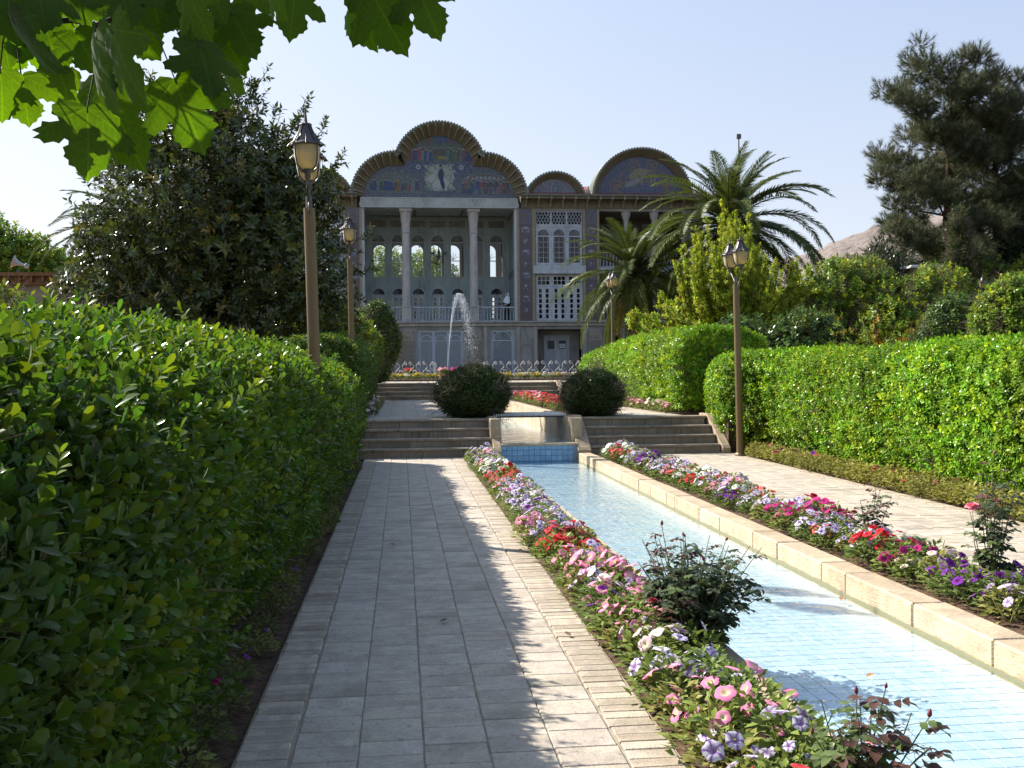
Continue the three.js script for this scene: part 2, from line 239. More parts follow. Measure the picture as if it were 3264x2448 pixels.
// ---------------------------------------------------------------- water channel
const WY = -0.1, PX0 = 1.85, PX1 = 3.3;
{
  const pool = struct('pool'), r = rng(21);
  part('basin_bed', new MB().box(PX0 - 0.1, -0.4, -19.6, PX1 + 0.1, WY - 0.045, -1.2, 0, 0, 0, true), groutMat, pool);
  // floor tiles on a 107 mm grid
  const variants = [0, 1, 2, 3].map(() => new MB().box(-0.0515, -0.02, -0.0515, 0.0515, 0, 0.0515, 0.002, r() * 4, r() * 4, true).geo());
  const rest = [new MB(), new MB(), new MB(), new MB()], P = (PX1 - PX0) / 13.5; let n = 0;
  for (let k = 0; k < 160; k++) for (let c = 0; c < 14; c++) {
    const x = PX0 + (c + 0.4) * P, z = 3.2 + k * P, q = Math.floor(r() * 4), g = variants[Math.floor(r() * 4)], dy = (r() - 0.5) * 0.0015;
    if (z > 19.45 || x > PX1 + 0.05) continue;
    const seen = x / z < 0.62; // inside the frame
    if (seen && n < 300) { const o = part('pool_tile', g, tileMats[q], pool); o.position.set(x, WY - 0.034 + dy, -z); n++; } else rest[q].add(g, new THREE.Matrix4().setPosition(x, WY - 0.034 + dy, -z));
  }
  rest.forEach((m, q) => stuff(part('far_pool_tiles', m, tileMats[q], pool)));
  // end wall of blue tiles below the upper channel
  part('wall_bed', new MB().box(PX0 - 0.02, -0.4, -19.72, PX1 + 0.05, 0.225, -19.532), groutMat, pool);
  const wv = [0, 1, 2].map(() => new MB().box(-0.0515, -0.0515, -0.016, 0.0515, 0.0515, 0.012, 0.003, r() * 4, r() * 4).geo()), endTile = [[0.22, 0.45, 0.68], [0.245, 0.475, 0.70], [0.20, 0.42, 0.655]].map((c) => std(...c, { map: rep(T.glaze, 0.6), roughness: 0.25 }));
  for (let c = 0; c < 13; c++) for (let k = 0; k < 5; k++) { const o = part('wall_tile', wv[Math.floor(r() * 3)], endTile[Math.floor(r() * 3)], pool); o.position.set(PX0 + 0.055 + c * 0.1075, 0.17 - k * 0.1075, -19.525); }
  // coping stones: a low rim to the left, a tall tooled kerb to the right
  let z = 1.2, k = 0;
  while (z < 19.4) { const d = Math.min(19.45 - z, 0.62 + r() * 0.55); const o = part('coping_stone', new MB().box(-0.075, -0.4, -d / 2 + 0.002, 0.075, 0, d / 2 - 0.002, 0.01, r() * 3, r() * 3, true), copingMats[k++ % 3], pool); o.position.set(PX0 - 0.075 + (r() - 0.5) * 0.008, 0.02 + (r() - 0.5) * 0.008, -z - d / 2); z += d; if (d < 0.1) break; }
  z = 1.4; const lens = [1.0, 0.75, 0.9, 0.38, 0.82, 0.6];
  while (z < 19.2) { const d = Math.min(19.25 - z, lens[k % 6] + r() * 0.2); const o = part('coping_stone', new MB().box(-0.115, -0.45, -d / 2 + 0.0025, 0.115, 0, d / 2 - 0.0025, 0.012, r() * 3, r() * 3, true), copingMats[k++ % 3], pool); o.position.set(PX1 + 0.115 + (r() - 0.5) * 0.006, 0.066 + (r() - 0.5) * 0.006, -z - d / 2); z += d; if (d < 0.1) break; }
  // line of algae and lime at the water's edge
  { const m = new MB(), q = rng(29); for (let z = 1.4; z < 19.2; z += 0.045) { const h = 0.008 + 0.014 * noise3(z * 2.3, 1, 0) + 0.007 * q(), h2 = 0.008 + 0.014 * noise3((z + 0.045) * 2.3, 1, 0); m.quad(V(PX1 - 0.0045, WY - 0.02, -z), V(PX1 - 0.0045, WY - 0.02, -z - 0.045), V(PX1 - 0.0045, WY + h2, -z - 0.045), V(PX1 - 0.0045, WY + h, -z)); } part('algae_line', m, std(0.17, 0.165, 0.09, { roughness: 0.7, side: THREE.DoubleSide }), pool); }
  struct('water', new MB().quad(V(PX0 - 0.01, WY, -1.2), V(PX1 + 0.01, WY, -1.2), V(PX1 + 0.01, WY, -19.53), V(PX0 - 0.01, WY, -19.53)), waterMat);
}
{ // upper channel between the paths of the first terrace
  const pool = struct('pool'), r = rng(23);
  part('basin_bed', new MB().box(1.72, -0.1, -34.6, 3.46, 0.2, -19.72, 0, 0, 0, true), groutMat, pool);
  const m = new MB(), P = 0.1075; for (let k = 0; k < 130; k++) for (let c = 0; c < 13; c++) m.box(1.9 + c * P, 0.19, -19.75 - k * P, 1.9 + c * P + 0.103, 0.212, -19.75 - k * P - 0.103, 0, 0, 0, true);
  stuff(part('channel_tiles', m, std(0.46, 0.60, 0.66, { map: rep(T.glaze, 0.5), roughness: 0.35 }), pool));
  part('lip_stone', new MB().box(1.87, 0.19, -19.78, 3.3, 0.236, -19.5, 0.008), copingMats[1], pool);
  for (const s of [0, 1]) { let z = 19.75, k = 0; while (z < 34.4) { const d = Math.min(34.5 - z, 0.8 + r() * 0.4), o = part('coping_stone', new MB().box(-0.1, -0.6, -d / 2 + 0.003, 0.1, 0, d / 2 - 0.003, 0.01, r() * 3, r() * 3, true), copingMats[k++ % 3], pool); o.position.set(s ? 3.36 : 1.78, 0.70, -z - d / 2); z += d; if (d < 0.1) break; } }
  part('end_wall', new MB().box(1.72, 0.1, -34.9, 3.46, 0.70, -34.5), copingMats[0], pool);
  struct('water', new MB().quad(V(1.88, 0.245, -19.62), V(3.26, 0.245, -19.62), V(3.26, 0.245, -34.5), V(1.88, 0.245, -34.5)), waterMat);
}
{ // small slatted footbridge over the upper channel
  const t = thing('slatted_footbridge', 'low slatted footbridge across the water channel between the two clipped ball bushes', 'footbridge', 2.57, 0.7, -21.3), mt = std(0.74, 0.72, 0.67, { roughness: 0.6 });
  const slat = new MB().box(-0.013, 0.004, -0.5, 0.013, 0.05, 0.5, 0.003).geo();
  for (let k = 0; k < 30; k++) { const o = part('slat', slat, mt, t); o.position.set(-0.725 + k * 0.05, 0, 0); }
  for (const z of [-0.36, 0.36]) part('cross_bar', new MB().box(-0.78, -0.03, z - 0.02, 0.78, 0.003, z + 0.02, 0.003), std(0.1, 0.09, 0.08, { roughness: 0.6 }), t);
}
// ---------------------------------------------------------------- stone steps
const wingMat = std(0.47, 0.38, 0.28, { map: rep(T.stone, 0.9), bumpMap: rep(T.tool, 1), bumpScale: 0.005 });
function stairs(label, x0, x1, z, y, rise, tread, n, wings) {
  const t = thing('stone_stairs', label, 'stairs', 0, 0, 0), r = rng(Math.round(x0 * 31 + z));
  for (let k = 0; k < n; k++) { // each step: a riser course of two or three blocks under one long tread slab
    const zb = -z - k * tread, yt = y + (k + 1) * rise, st = part('step', new MB().box(x0, yt - 0.045, zb - tread - (k === n - 1 ? 0.05 : 0.03), x1, yt + r() * 0.003, zb + 0.022, 0.008, r() * 2, r() * 2), stepMat, t);
    let x = x0; while (x < x1 - 0.05) { const w = Math.min(x1 - x, 0.7 + r() * 0.6); part('riser_block', new MB().box(x + 0.002, y - 0.02, zb - tread, x + w - 0.002, yt - 0.046, zb - r() * 0.004, 0.006, r() * 3, r() * 3), stepMat, st); x += w; if (w < 0.06) break; }
  }
  for (const [a, b] of wings) { // sloping side walls
    const H = n * rise + 0.03, D = n * tread, s = new THREE.Shape([[0.12, -0.3], [0.12, 0.1], [0.06, 0.15], [-D + 0.25, H], [-D - 0.25, H], [-D - 0.25, -0.3]].map(([q, w]) => new THREE.Vector2(q, w)));
    const g = new THREE.ExtrudeGeometry(s, { depth: b - a - 0.02, bevelEnabled: true, bevelThickness: 0.01, bevelSize: 0.01, bevelSegments: 1 });
    const o = part('side_wall', g, wingMat, t); o.rotation.y = -Math.PI / 2; o.position.set(b - 0.01, y, -z);
  }
  return t;
}
stairs('lower left flight of four worn stone steps at the head of the shaded path', -0.8, 1.7, 19.5, 0, 0.17, 0.3, 4, [[-0.97, -0.81], [1.71, 1.86]]);
stairs('lower right flight of four stone steps leading up to the smaller ball bush', 3.58, 6.12, 19.5, 0, 0.17, 0.3, 4, [[3.31, 3.57], [6.13, 6.29]]);
stairs('distant wide flight of four stone steps below the iron scroll fence', -0.9, 5.35, 34.9, 0.68, 0.14, 0.3, 4, [[-1.1, -0.91], [5.36, 5.55]]);
// soil of the beds
struct('soil', new MB().box(1.14, -0.2, -19.45, 1.70, -0.02, -1.2, 0, 0, 0, true), soilMat);
struct('soil', new MB().box(3.52, -0.2, -19.45, 4.36, 0.01, -1.2, 0, 0, 0, true), soilMat);
struct('soil', new MB().box(-3.5, -0.2, -19.5, -0.71, -0.03, 2, 0, 0, 0, true), soilMat);
struct('soil', new MB().box(6.36, -0.2, -19.5, 9.5, -0.02, 0, 0, 0, 0, true), soilMat);
struct('soil', new MB().box(1.16, 0.5, -34.8, 1.68, 0.66, -21, 0, 0, 0, true), soilMat);
struct('soil', new MB().box(3.46, 0.5, -34.8, 4.3, 0.67, -21, 0, 0, 0, true), soilMat);
struct('soil', new MB().box(-4, 1, -47.6, 9.5, 1.3, -43.8, 0, 0, 0, true), soilMat);
{ // pond in front of the palace
  struct('pond_rim', new MB().box(-4.5, 1, -57.2, 9.4, 1.33, -48).box(-5, 1, -57.4, -4.5, 1.36, -47.8).box(9.4, 1, -57.4, 10, 1.36, -47.8), copingMats[0]);
  struct('water', new MB().quad(V(-4.5, 1.345, -48), V(9.4, 1.345, -48), V(9.4, 1.345, -57.2), V(-4.5, 1.345, -57.2)), waterMat);
}

// ---------------------------------------------------------------- the palace
// painted tile panels: dense small flowers on blue with bordered scenes (flat glazed print)
function canvasTex(w, h, draw) { const c = document.createElement('canvas'); c.width = w; c.height = h; const x = c.getContext('2d'); draw(x, w, h); const t = new THREE.CanvasTexture(c); t.colorSpace = THREE.SRGBColorSpace; t.magFilter = THREE.LinearFilter; t.wrapS = t.wrapT = THREE.RepeatWrapping; return t; }
function flowers(x, x0, y0, x1, y1, n, cols, r, lo, hi) { for (let k = 0; k < n; k++) { const a = lerp(x0, x1, r()), b = lerp(y0, y1, r()), s = lerp(lo, hi, r()); x.fillStyle = cols[Math.floor(r() * cols.length)]; x.beginPath(); x.ellipse(a, b, s, s * (0.6 + 0.6 * r()), r() * 3, 0, 7); x.fill(); } }
function scroll(x, cx, cy, R, turns, dir, a0) { x.beginPath(); for (let t = 0; t <= 1.001; t += 0.02) { const a = a0 + dir * t * turns * 6.283, q = R * (1 - 0.85 * t); const X = cx + Math.cos(a) * q, Y = cy + Math.sin(a) * q; t ? x.lineTo(X, Y) : x.moveTo(X, Y); } x.stroke(); }
const MIX = ['#8f9db8', '#7f93ad', '#a5a08f', '#94727f', '#6d8f96', '#b3b8b5', '#7c6d8e', '#9a8a68', '#557a8c'];
// standing figures in long robes, suggested by a few strokes of glaze
function crowd(x, x0, x1, y, h, n, r) { const robe = ['#6c4a52', '#3c5690', '#476b58', '#8a5a4c', '#35508f', '#97713f', '#7d8f9d', '#5b4a78', '#a8565a']; for (let k = 0; k < n; k++) { const a = lerp(x0, x1, (k + 0.2 + 0.6 * r()) / n), s = h * (0.75 + 0.35 * r()), w = s * 0.2; x.fillStyle = robe[Math.floor(r() * robe.length)]; x.beginPath(); x.moveTo(a - w * 0.5, y - s * 0.78); x.lineTo(a + w * 0.5, y - s * 0.78); x.lineTo(a + w, y); x.lineTo(a - w, y); x.fill(); x.fillStyle = robe[Math.floor(r() * robe.length)]; x.fillRect(a - w * 0.55, y - s * 0.5, w * 1.1, s * 0.06); x.fillStyle = '#b9a48c'; x.beginPath(); x.arc(a, y - s * 0.86, s * 0.085, 0, 7); x.fill(); x.fillStyle = '#2e3348'; x.beginPath(); x.arc(a, y - s * 0.93, s * 0.07, 3.1, 6.3); x.fill(); } }
T.pediment = canvasTex(1024, 512, (x, w, h) => {   // spans 10 x 5 m
  const r = rng(71); x.fillStyle = '#667086'; x.fillRect(0, 0, w, h); flowers(x, 0, 0, w, h, 9000, MIX, r, 1, 3.2); flowers(x, 0, 0, w, h, 2200, ['#3b4d86', '#465b93', '#7a5f7c'], r, 1.5, 4);
  // court scene in the upper lobe
  x.save(); x.beginPath(); x.moveTo(320, 262); x.lineTo(320, 230); x.arc(512, 236, 196, Math.PI, 0); x.lineTo(706, 262); x.closePath(); x.clip(); x.fillStyle = '#536d62'; x.fillRect(300, 30, 420, 240); flowers(x, 310, 40, 715, 262, 2600, ['#5f7a5d', '#6d8464', '#8d8a6a', '#6c7f96', '#45605a', '#7d7f58'], r, 1, 4);
  x.fillStyle = '#7b5b5d'; x.fillRect(430, 80, 34, 90); x.fillRect(560, 84, 40, 70); x.fillStyle = '#47609a'; for (const [a, b, c, d] of [[480, 96, 26, 42], [500, 120, 30, 46], [540, 96, 26, 54], [610, 84, 24, 40], [624, 120, 26, 32]]) x.fillRect(a, b, c, d); x.strokeStyle = '#a9b3a6'; x.lineWidth = 2; x.strokeRect(400, 74, 230, 104); crowd(x, 330, 470, 258, 84, 9, r); crowd(x, 560, 700, 258, 84, 9, r); crowd(x, 470, 560, 224, 54, 6, r); x.fillStyle = '#b09a2e'; x.fillRect(505, 232, 46, 16); x.restore();
  x.strokeStyle = '#9aa6bf'; x.lineWidth = 7; x.beginPath(); x.moveTo(318, 266); x.lineTo(318, 236); x.arc(512, 236, 197, Math.PI, 0); x.lineTo(707, 266); x.stroke();
  x.fillStyle = '#3f4f8b'; x.fillRect(318, 266, 388, 60); flowers(x, 318, 266, 706, 326, 900, MIX, r, 1, 3);
  for (const a of [388, 642]) { x.fillStyle = '#b9c3cb'; x.beginPath(); x.arc(a, 296, 15, 0, 7); x.fill(); x.fillStyle = '#7a8aa0'; x.beginPath(); x.arc(a, 296, 7, 0, 7); x.fill(); }
  // side scenes
  for (const [a, q] of [[245, 1], [785, 2]]) { x.save(); x.beginPath(); x.ellipse(a, 430, 168, 106, 0, Math.PI, 0); x.lineTo(a + 168, 450); x.lineTo(a - 168, 450); x.clip(); x.fillStyle = '#6b7f8b'; x.fillRect(a - 170, 320, 340, 140); flowers(x, a - 168, 325, a + 168, 450, 1700, ['#8a99a8', '#5e7a68', '#8a6f78', '#6f86a5', '#a7a993', '#4d6b58'], r, 1, 4); if (q === 2) { x.fillStyle = '#b0b6ba'; for (let k = -4; k < 5; k++) { x.beginPath(); x.ellipse(a + k * 26, 366, 10, 20, 0, Math.PI, 0); x.fill(); } x.strokeStyle = '#8d4a5a'; x.lineWidth = 5; x.beginPath(); x.ellipse(a, 392, 125, 52, 0, Math.PI, 0); x.stroke(); } crowd(x, a - 140, a + 140, 436, 70, 14, r); if (q === 2) crowd(x, a - 140, a + 140, 452, 44, 20, r); x.restore(); }
  // central rider on a pale ground
  x.fillStyle = '#c0c9c8'; x.beginPath(); x.ellipse(514, 356, 84, 78, 0, 0, 7); x.fill(); flowers(x, 430, 280, 600, 430, 260, ['#a9b4a2', '#8fa08e', '#b7b0a0', '#c9d0cc'], r, 3, 9);
  x.fillStyle = '#d5d9d6'; x.beginPath(); x.ellipse(520, 392, 52, 24, -0.15, 0, 7); x.fill(); x.fillRect(478, 396, 9, 38); x.fillRect(500, 402, 9, 34); x.fillRect(546, 398, 9, 38); x.beginPath(); x.ellipse(470, 362, 15, 30, 0.6, 0, 7); x.fill();
  x.fillStyle = '#2c3a72'; x.beginPath(); x.ellipse(522, 340, 17, 38, 0, 0, 7); x.fill(); x.beginPath(); x.ellipse(530, 392, 12, 34, -0.25, 0, 7); x.fill(); x.fillStyle = '#b59a84'; x.beginPath(); x.arc(520, 298, 9, 0, 7); x.fill(); x.fillStyle = '#303a60'; x.fillRect(511, 280, 18, 12);
  x.fillStyle = '#474f78'; x.fillRect(0, 486, w, 26); flowers(x, 0, 460, w, 486, 1200, MIX, r, 1, 3); flowers(x, 0, 488, w, 508, 700, MIX, r, 1, 2.6);
});
T.lunette = canvasTex(512, 256, (x, w, h) => {   // spans 5.6 x 2.8 m: gold scrolls round a beast, on blue
  const r = rng(73); x.fillStyle = '#636d8c'; x.fillRect(0, 0, w, h); flowers(x, 0, 0, w, h, 4200, ['#7686b4', '#49588f', '#8d93b4', '#6a6f9c', '#9a86a0', '#40528c'], r, 1, 3);
  x.strokeStyle = '#a98a44'; x.lineWidth = 6; scroll(x, 200, 150, 70, 1.6, 1, 2.2); scroll(x, 340, 150, 70, 1.6, -1, 1); scroll(x, 110, 190, 40, 1.5, -1, 0); scroll(x, 420, 190, 40, 1.5, 1, 3.1); scroll(x, 215, 66, 34, 1.4, -1, 0.5); scroll(x, 325, 66, 34, 1.4, 1, 2.6); x.beginPath(); x.ellipse(260, 200, 150, 40, 0, 0, 7); x.stroke();
  x.fillStyle = '#a39b7c'; x.beginPath(); x.ellipse(275, 110, 62, 22, 0.15, 0, 7); x.fill(); x.beginPath(); x.ellipse(212, 128, 26, 20, -0.5, 0, 7); x.fill(); for (const [a, b] of [[230, 128], [255, 130], [310, 124], [330, 122]]) x.fillRect(a, b, 12, 48); x.strokeStyle = '#3a3f50'; x.lineWidth = 4; x.beginPath(); x.moveTo(290, 134); x.quadraticCurveTo(300, 96, 330, 118); x.stroke();
  x.fillStyle = '#9fa7ad'; x.beginPath(); x.ellipse(200, 172, 40, 14, -0.4, 0, 7); x.fill(); x.beginPath(); x.ellipse(238, 152, 16, 12, 0, 0, 7); x.fill();
});
T.fan = canvasTex(512, 256, (x, w, h) => { const r = rng(75); x.fillStyle = '#a3a4b2'; x.fillRect(0, 0, w, h); flowers(x, 0, 0, w, h, 2600, ['#54608f', '#6f5b84', '#7d87a8', '#5a4d72', '#b7b7c0', '#88607a'], r, 1.5, 4); x.fillStyle = '#5f7f9c'; x.beginPath(); x.ellipse(256, 150, 44, 60, 0, 0, 7); x.fill(); flowers(x, 216, 95, 296, 205, 200, ['#c4cad0', '#8fa6b5', '#b7a86e', '#4c5f92'], r, 2, 6); });
T.pilaster = canvasTex(128, 1024, (x, w, h) => {   // 0.8 x 6.5 m strip with medallions
  const r = rng(77); x.fillStyle = '#74686a'; x.fillRect(0, 0, w, h); flowers(x, 0, 0, w, h, 5200, ['#8a7d76', '#66616e', '#7e7f94', '#8c7468', '#5d5a66', '#94887c'], r, 1, 3); x.fillStyle = '#5b6da3'; x.fillRect(10, 12, w - 20, 120); flowers(x, 10, 12, w - 10, 132, 420, MIX, r, 1.5, 4); x.fillStyle = '#8c7a55'; x.beginPath(); x.ellipse(64, 76, 30, 46, 0, 0, 7); x.fill(); flowers(x, 36, 40, 92, 116, 130, ['#5668a0', '#a08a54', '#7d6a58'], r, 2, 5);
  for (let k = 0; k < 8; k++) { const y = 190 + k * 105, big = k % 2 === 0; x.fillStyle = big ? '#7a8098' : '#6b7796'; x.beginPath(); x.ellipse(64, y, big ? 42 : 26, big ? 36 : 30, 0, 0, 7); x.fill(); flowers(x, big ? 26 : 42, y - 22, big ? 102 : 86, y + 22, big ? 70 : 40, ['#8d4f62', '#b6b9c4', '#55709c', '#c0bfc2', '#7a4258', '#57879a'], r, 3, 7); x.fillStyle = '#c3c6cc'; x.beginPath(); x.ellipse(64, y - (big ? 16 : 8), big ? 26 : 10, 8, 0, 0, 7); x.fill(); }
  x.strokeStyle = '#8f8a86'; x.lineWidth = 5; x.strokeRect(4, 4, w - 8, h - 8);
});
T.brickTrim = canvasTex(64, 256, (x, w, h) => { const r = rng(79); x.fillStyle = '#8d8069'; x.fillRect(0, 0, w, h); for (let k = 0; k < 16; k++) { x.fillStyle = ['#a2906c', '#97876a', '#ab9a76'][Math.floor(r() * 3)]; x.fillRect(3, k * 16 + 2, w - 6, 12); } });
T.carved = canvasTex(256, 512, (x, w, h) => { x.fillStyle = '#b8b0a2'; x.fillRect(0, 0, w, h); const r = rng(80); x.strokeStyle = '#5f5a52'; x.lineWidth = 4; for (let k = 0; k < 9; k++) for (let c = 0; c < 2; c++) { const X = 18 + c * 118, Y = 96 + k * 45; x.strokeRect(X, Y, 104, 34); x.beginPath(); for (let q = 0; q < 7; q++) { x.moveTo(X + 8 + q * 13, Y + 24); x.quadraticCurveTo(X + 10 + q * 13 + r() * 8, Y + 4 + r() * 10, X + 18 + q * 13, Y + 24 - r() * 8); } x.stroke(); } x.lineWidth = 7; for (let q = 0; q < 6; q++) { x.beginPath(); x.arc(40 + q * 36, 52 + (q % 2) * 8, 16, r() * 3, 3 + r() * 3); x.stroke(); } });
T.carvedBump = T.carved.clone(); T.carvedBump.colorSpace = THREE.NoColorSpace;

const PM = {
  stone: std(0.43, 0.415, 0.38, { map: rep(T.plaster, 0.28), bumpMap: rep(T.stoneBump, 0.5), bumpScale: 0.006 }),
  ledge: std(0.52, 0.49, 0.43, { map: rep(T.plaster, 0.4) }),
  iwan: std(0.44, 0.545, 0.55, { map: rep(T.plaster, 0.3) }),
  white: std(0.60, 0.66, 0.70, { map: rep(T.plaster, 0.5), roughness: 0.6 }),
  frame: std(0.52, 0.60, 0.575, { map: rep(T.plaster, 0.5), roughness: 0.6 }),
  beam: std(0.56, 0.60, 0.585, { map: rep(T.plaster, 0.35) }),
  column: std(0.60, 0.585, 0.555, { map: rep(T.plaster, 0.4), bumpMap: rep(T.stoneBump, 0.6), bumpScale: 0.01 }),
  ochre: std(0.235, 0.205, 0.125, { map: rep(T.plaster, 0.4) }),
  bracket: std(0.36, 0.33, 0.26, { map: rep(T.plaster, 0.8) }),
  rim: std(0.17, 0.185, 0.15, { roughness: 0.7 }),
  roof: std(0.44, 0.085, 0.07, { map: rep(T.plaster, 0.3), roughness: 0.55 }),
  brick: std(0.9, 0.9, 0.9, { map: T.brickTrim }),
  iron: std(0.09, 0.09, 0.10, { roughness: 0.6 }),
  lattice: std(0.46, 0.52, 0.555, { roughness: 0.6 }),
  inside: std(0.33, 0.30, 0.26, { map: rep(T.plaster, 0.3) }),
  carved: std(0.66, 0.63, 0.58, { map: T.carved, bumpMap: T.carvedBump, bumpScale: 0.03 }),
  glass: phy(0.86, 0.9, 0.9, { transmission: 1, thickness: 0, roughness: 0.02 }),
  blueGlass: phy(0.16, 0.25, 0.62, { transmission: 1, thickness: 0, roughness: 0.05 }),
};
const palace = thing('palace', 'grand tiled palace with three-lobed painted gable, tall columned balcony and red roof', 'palace', 2.27, 0, -60);
const GY = 1.2;   // terrace level at its foot
// wall of boxes round rectangular holes [x0,x1,y0,y1]
function wallWithHoles(m, x0, x1, y0, y1, zf, zb, holes) {
  const ys = [...new Set([y0, y1, ...holes.flatMap((h) => [h[2], h[3]])])].filter((y) => y >= y0 && y <= y1).sort((a, b) => a - b);
  for (let k = 0; k < ys.length - 1; k++) {
    const a = ys[k], b = ys[k + 1], hs = holes.filter((h) => h[2] < b - 1e-6 && h[3] > a + 1e-6).sort((p, q) => p[0] - q[0]); let x = x0;
    for (const h of hs) { if (h[0] > x + 1e-6) m.box(x, a, zb, h[0], b, zf); x = Math.max(x, h[1]); }
    if (x1 > x + 1e-6) m.box(x, a, zb, x1, b, zf);
  }
  return m;
}
// spandrel filling a rectangle above a round arch: half width r, springing at y0, top at y1
function spandrel(m, cx, w, y0, y1, zf, zb, seg = 10) {
  const r = w / 2; for (let k = 0; k < seg; k++) { const a = Math.PI - (k / seg) * Math.PI, b = Math.PI - ((k + 1) / seg) * Math.PI, xa = cx + Math.cos(a) * r, xb = cx + Math.cos(b) * r, ya = y0 + Math.sin(a) * r, yb = y0 + Math.sin(b) * r; m.quad(V(xa, ya, zf), V(xb, yb, zf), V(xb, y1, zf), V(xa, y1, zf)); m.quad(V(xb, yb, zf), V(xa, ya, zf), V(xa, ya, zb), V(xb, yb, zb)); m.quad(V(xb, yb, zb), V(xa, ya, zb), V(xa, y1, zb), V(xb, y1, zb)); }
  return m;
}
function arcBar(m, cx, cy, r, a0, a1, th, zf, zb, seg = 10) { for (let k = 0; k < seg; k++) { const a = lerp(a0, a1, k / seg), b = lerp(a0, a1, (k + 1) / seg), P = (t, q, z) => V(cx + Math.cos(t) * q, cy + Math.sin(t) * q, z); m.quad(P(a, r - th / 2, zf), P(a, r + th / 2, zf), P(b, r + th / 2, zf), P(b, r - th / 2, zf)); m.quad(P(b, r - th / 2, zf), P(b, r - th / 2, zb), P(a, r - th / 2, zb), P(a, r - th / 2, zf)); m.quad(P(a, r + th / 2, zf), P(a, r + th / 2, zb), P(b, r + th / 2, zb), P(b, r + th / 2, zf)); } return m; }
function bar(m, x0, y0, x1, y1, th, zf, zb) { const l = Math.hypot(x1 - x0, y1 - y0) || 1, nx = (-(y1 - y0) / l) * th / 2, ny = ((x1 - x0) / l) * th / 2, P = (x, y, s, z) => V(x + s * nx, y + s * ny, z); m.quad(P(x0, y0, -1, zf), P(x1, y1, -1, zf), P(x1, y1, 1, zf), P(x0, y0, 1, zf)); m.quad(P(x0, y0, -1, zb), P(x1, y1, -1, zb), P(x1, y1, -1, zf), P(x0, y0, -1, zf)); m.quad(P(x0, y0, 1, zf), P(x1, y1, 1, zf), P(x1, y1, 1, zb), P(x0, y0, 1, zb)); return m; }
// diamond lattice in a rectangle
function diamonds(m, x0, x1, y0, y1, p, th, zf, zb, steep = 1.6) {
  const w = x1 - x0, h = y1 - y0; for (const s of [1, -1]) for (let c = -h / steep; c < w; c += p) { let xa = c, ya = 0, xb = c + h / steep, yb = h; if (xa < 0) { ya = -xa * steep; xa = 0; } if (xb > w) { yb = h - (xb - w) * steep; xb = w; } if (yb - ya < 0.03) continue; s > 0 ? bar(m, x0 + xa, y0 + ya, x0 + xb, y0 + yb, th, zf, zb) : bar(m, x1 - xa, y0 + ya, x1 - xb, y0 + yb, th, zf, zb); }
  return m;
}
const rectFrame = (m, x0, x1, y0, y1, t, zf, zb) => m.box(x0, y0, zb, x0 + t, y1, zf).box(x1 - t, y0, zb, x1, y1, zf).box(x0 + t, y0, zb, x1 - t, y0 + t, zf).box(x0 + t, y1 - t, zb, x1 - t, y1, zf);
const paneQuad = (x0, x1, y0, y1, z) => new MB().quad(V(x0, y0, z), V(x1, y0, z), V(x1, y1, z), V(x0, y1, z));
function archPane(cx, w, y0, ys, z) { const m = new MB(), r = w / 2; m.quad(V(cx - r, y0, z), V(cx + r, y0, z), V(cx + r, ys, z), V(cx - r, ys, z)); for (let k = 0; k < 10; k++) { const a = (k / 10) * Math.PI, b = ((k + 1) / 10) * Math.PI; m.quad(V(cx, ys, z), V(cx + r * Math.cos(a), ys + r * Math.sin(a), z), V(cx + r * Math.cos(b), ys + r * Math.sin(b), z), V(cx, ys, z - 0.0001)); } return m; }

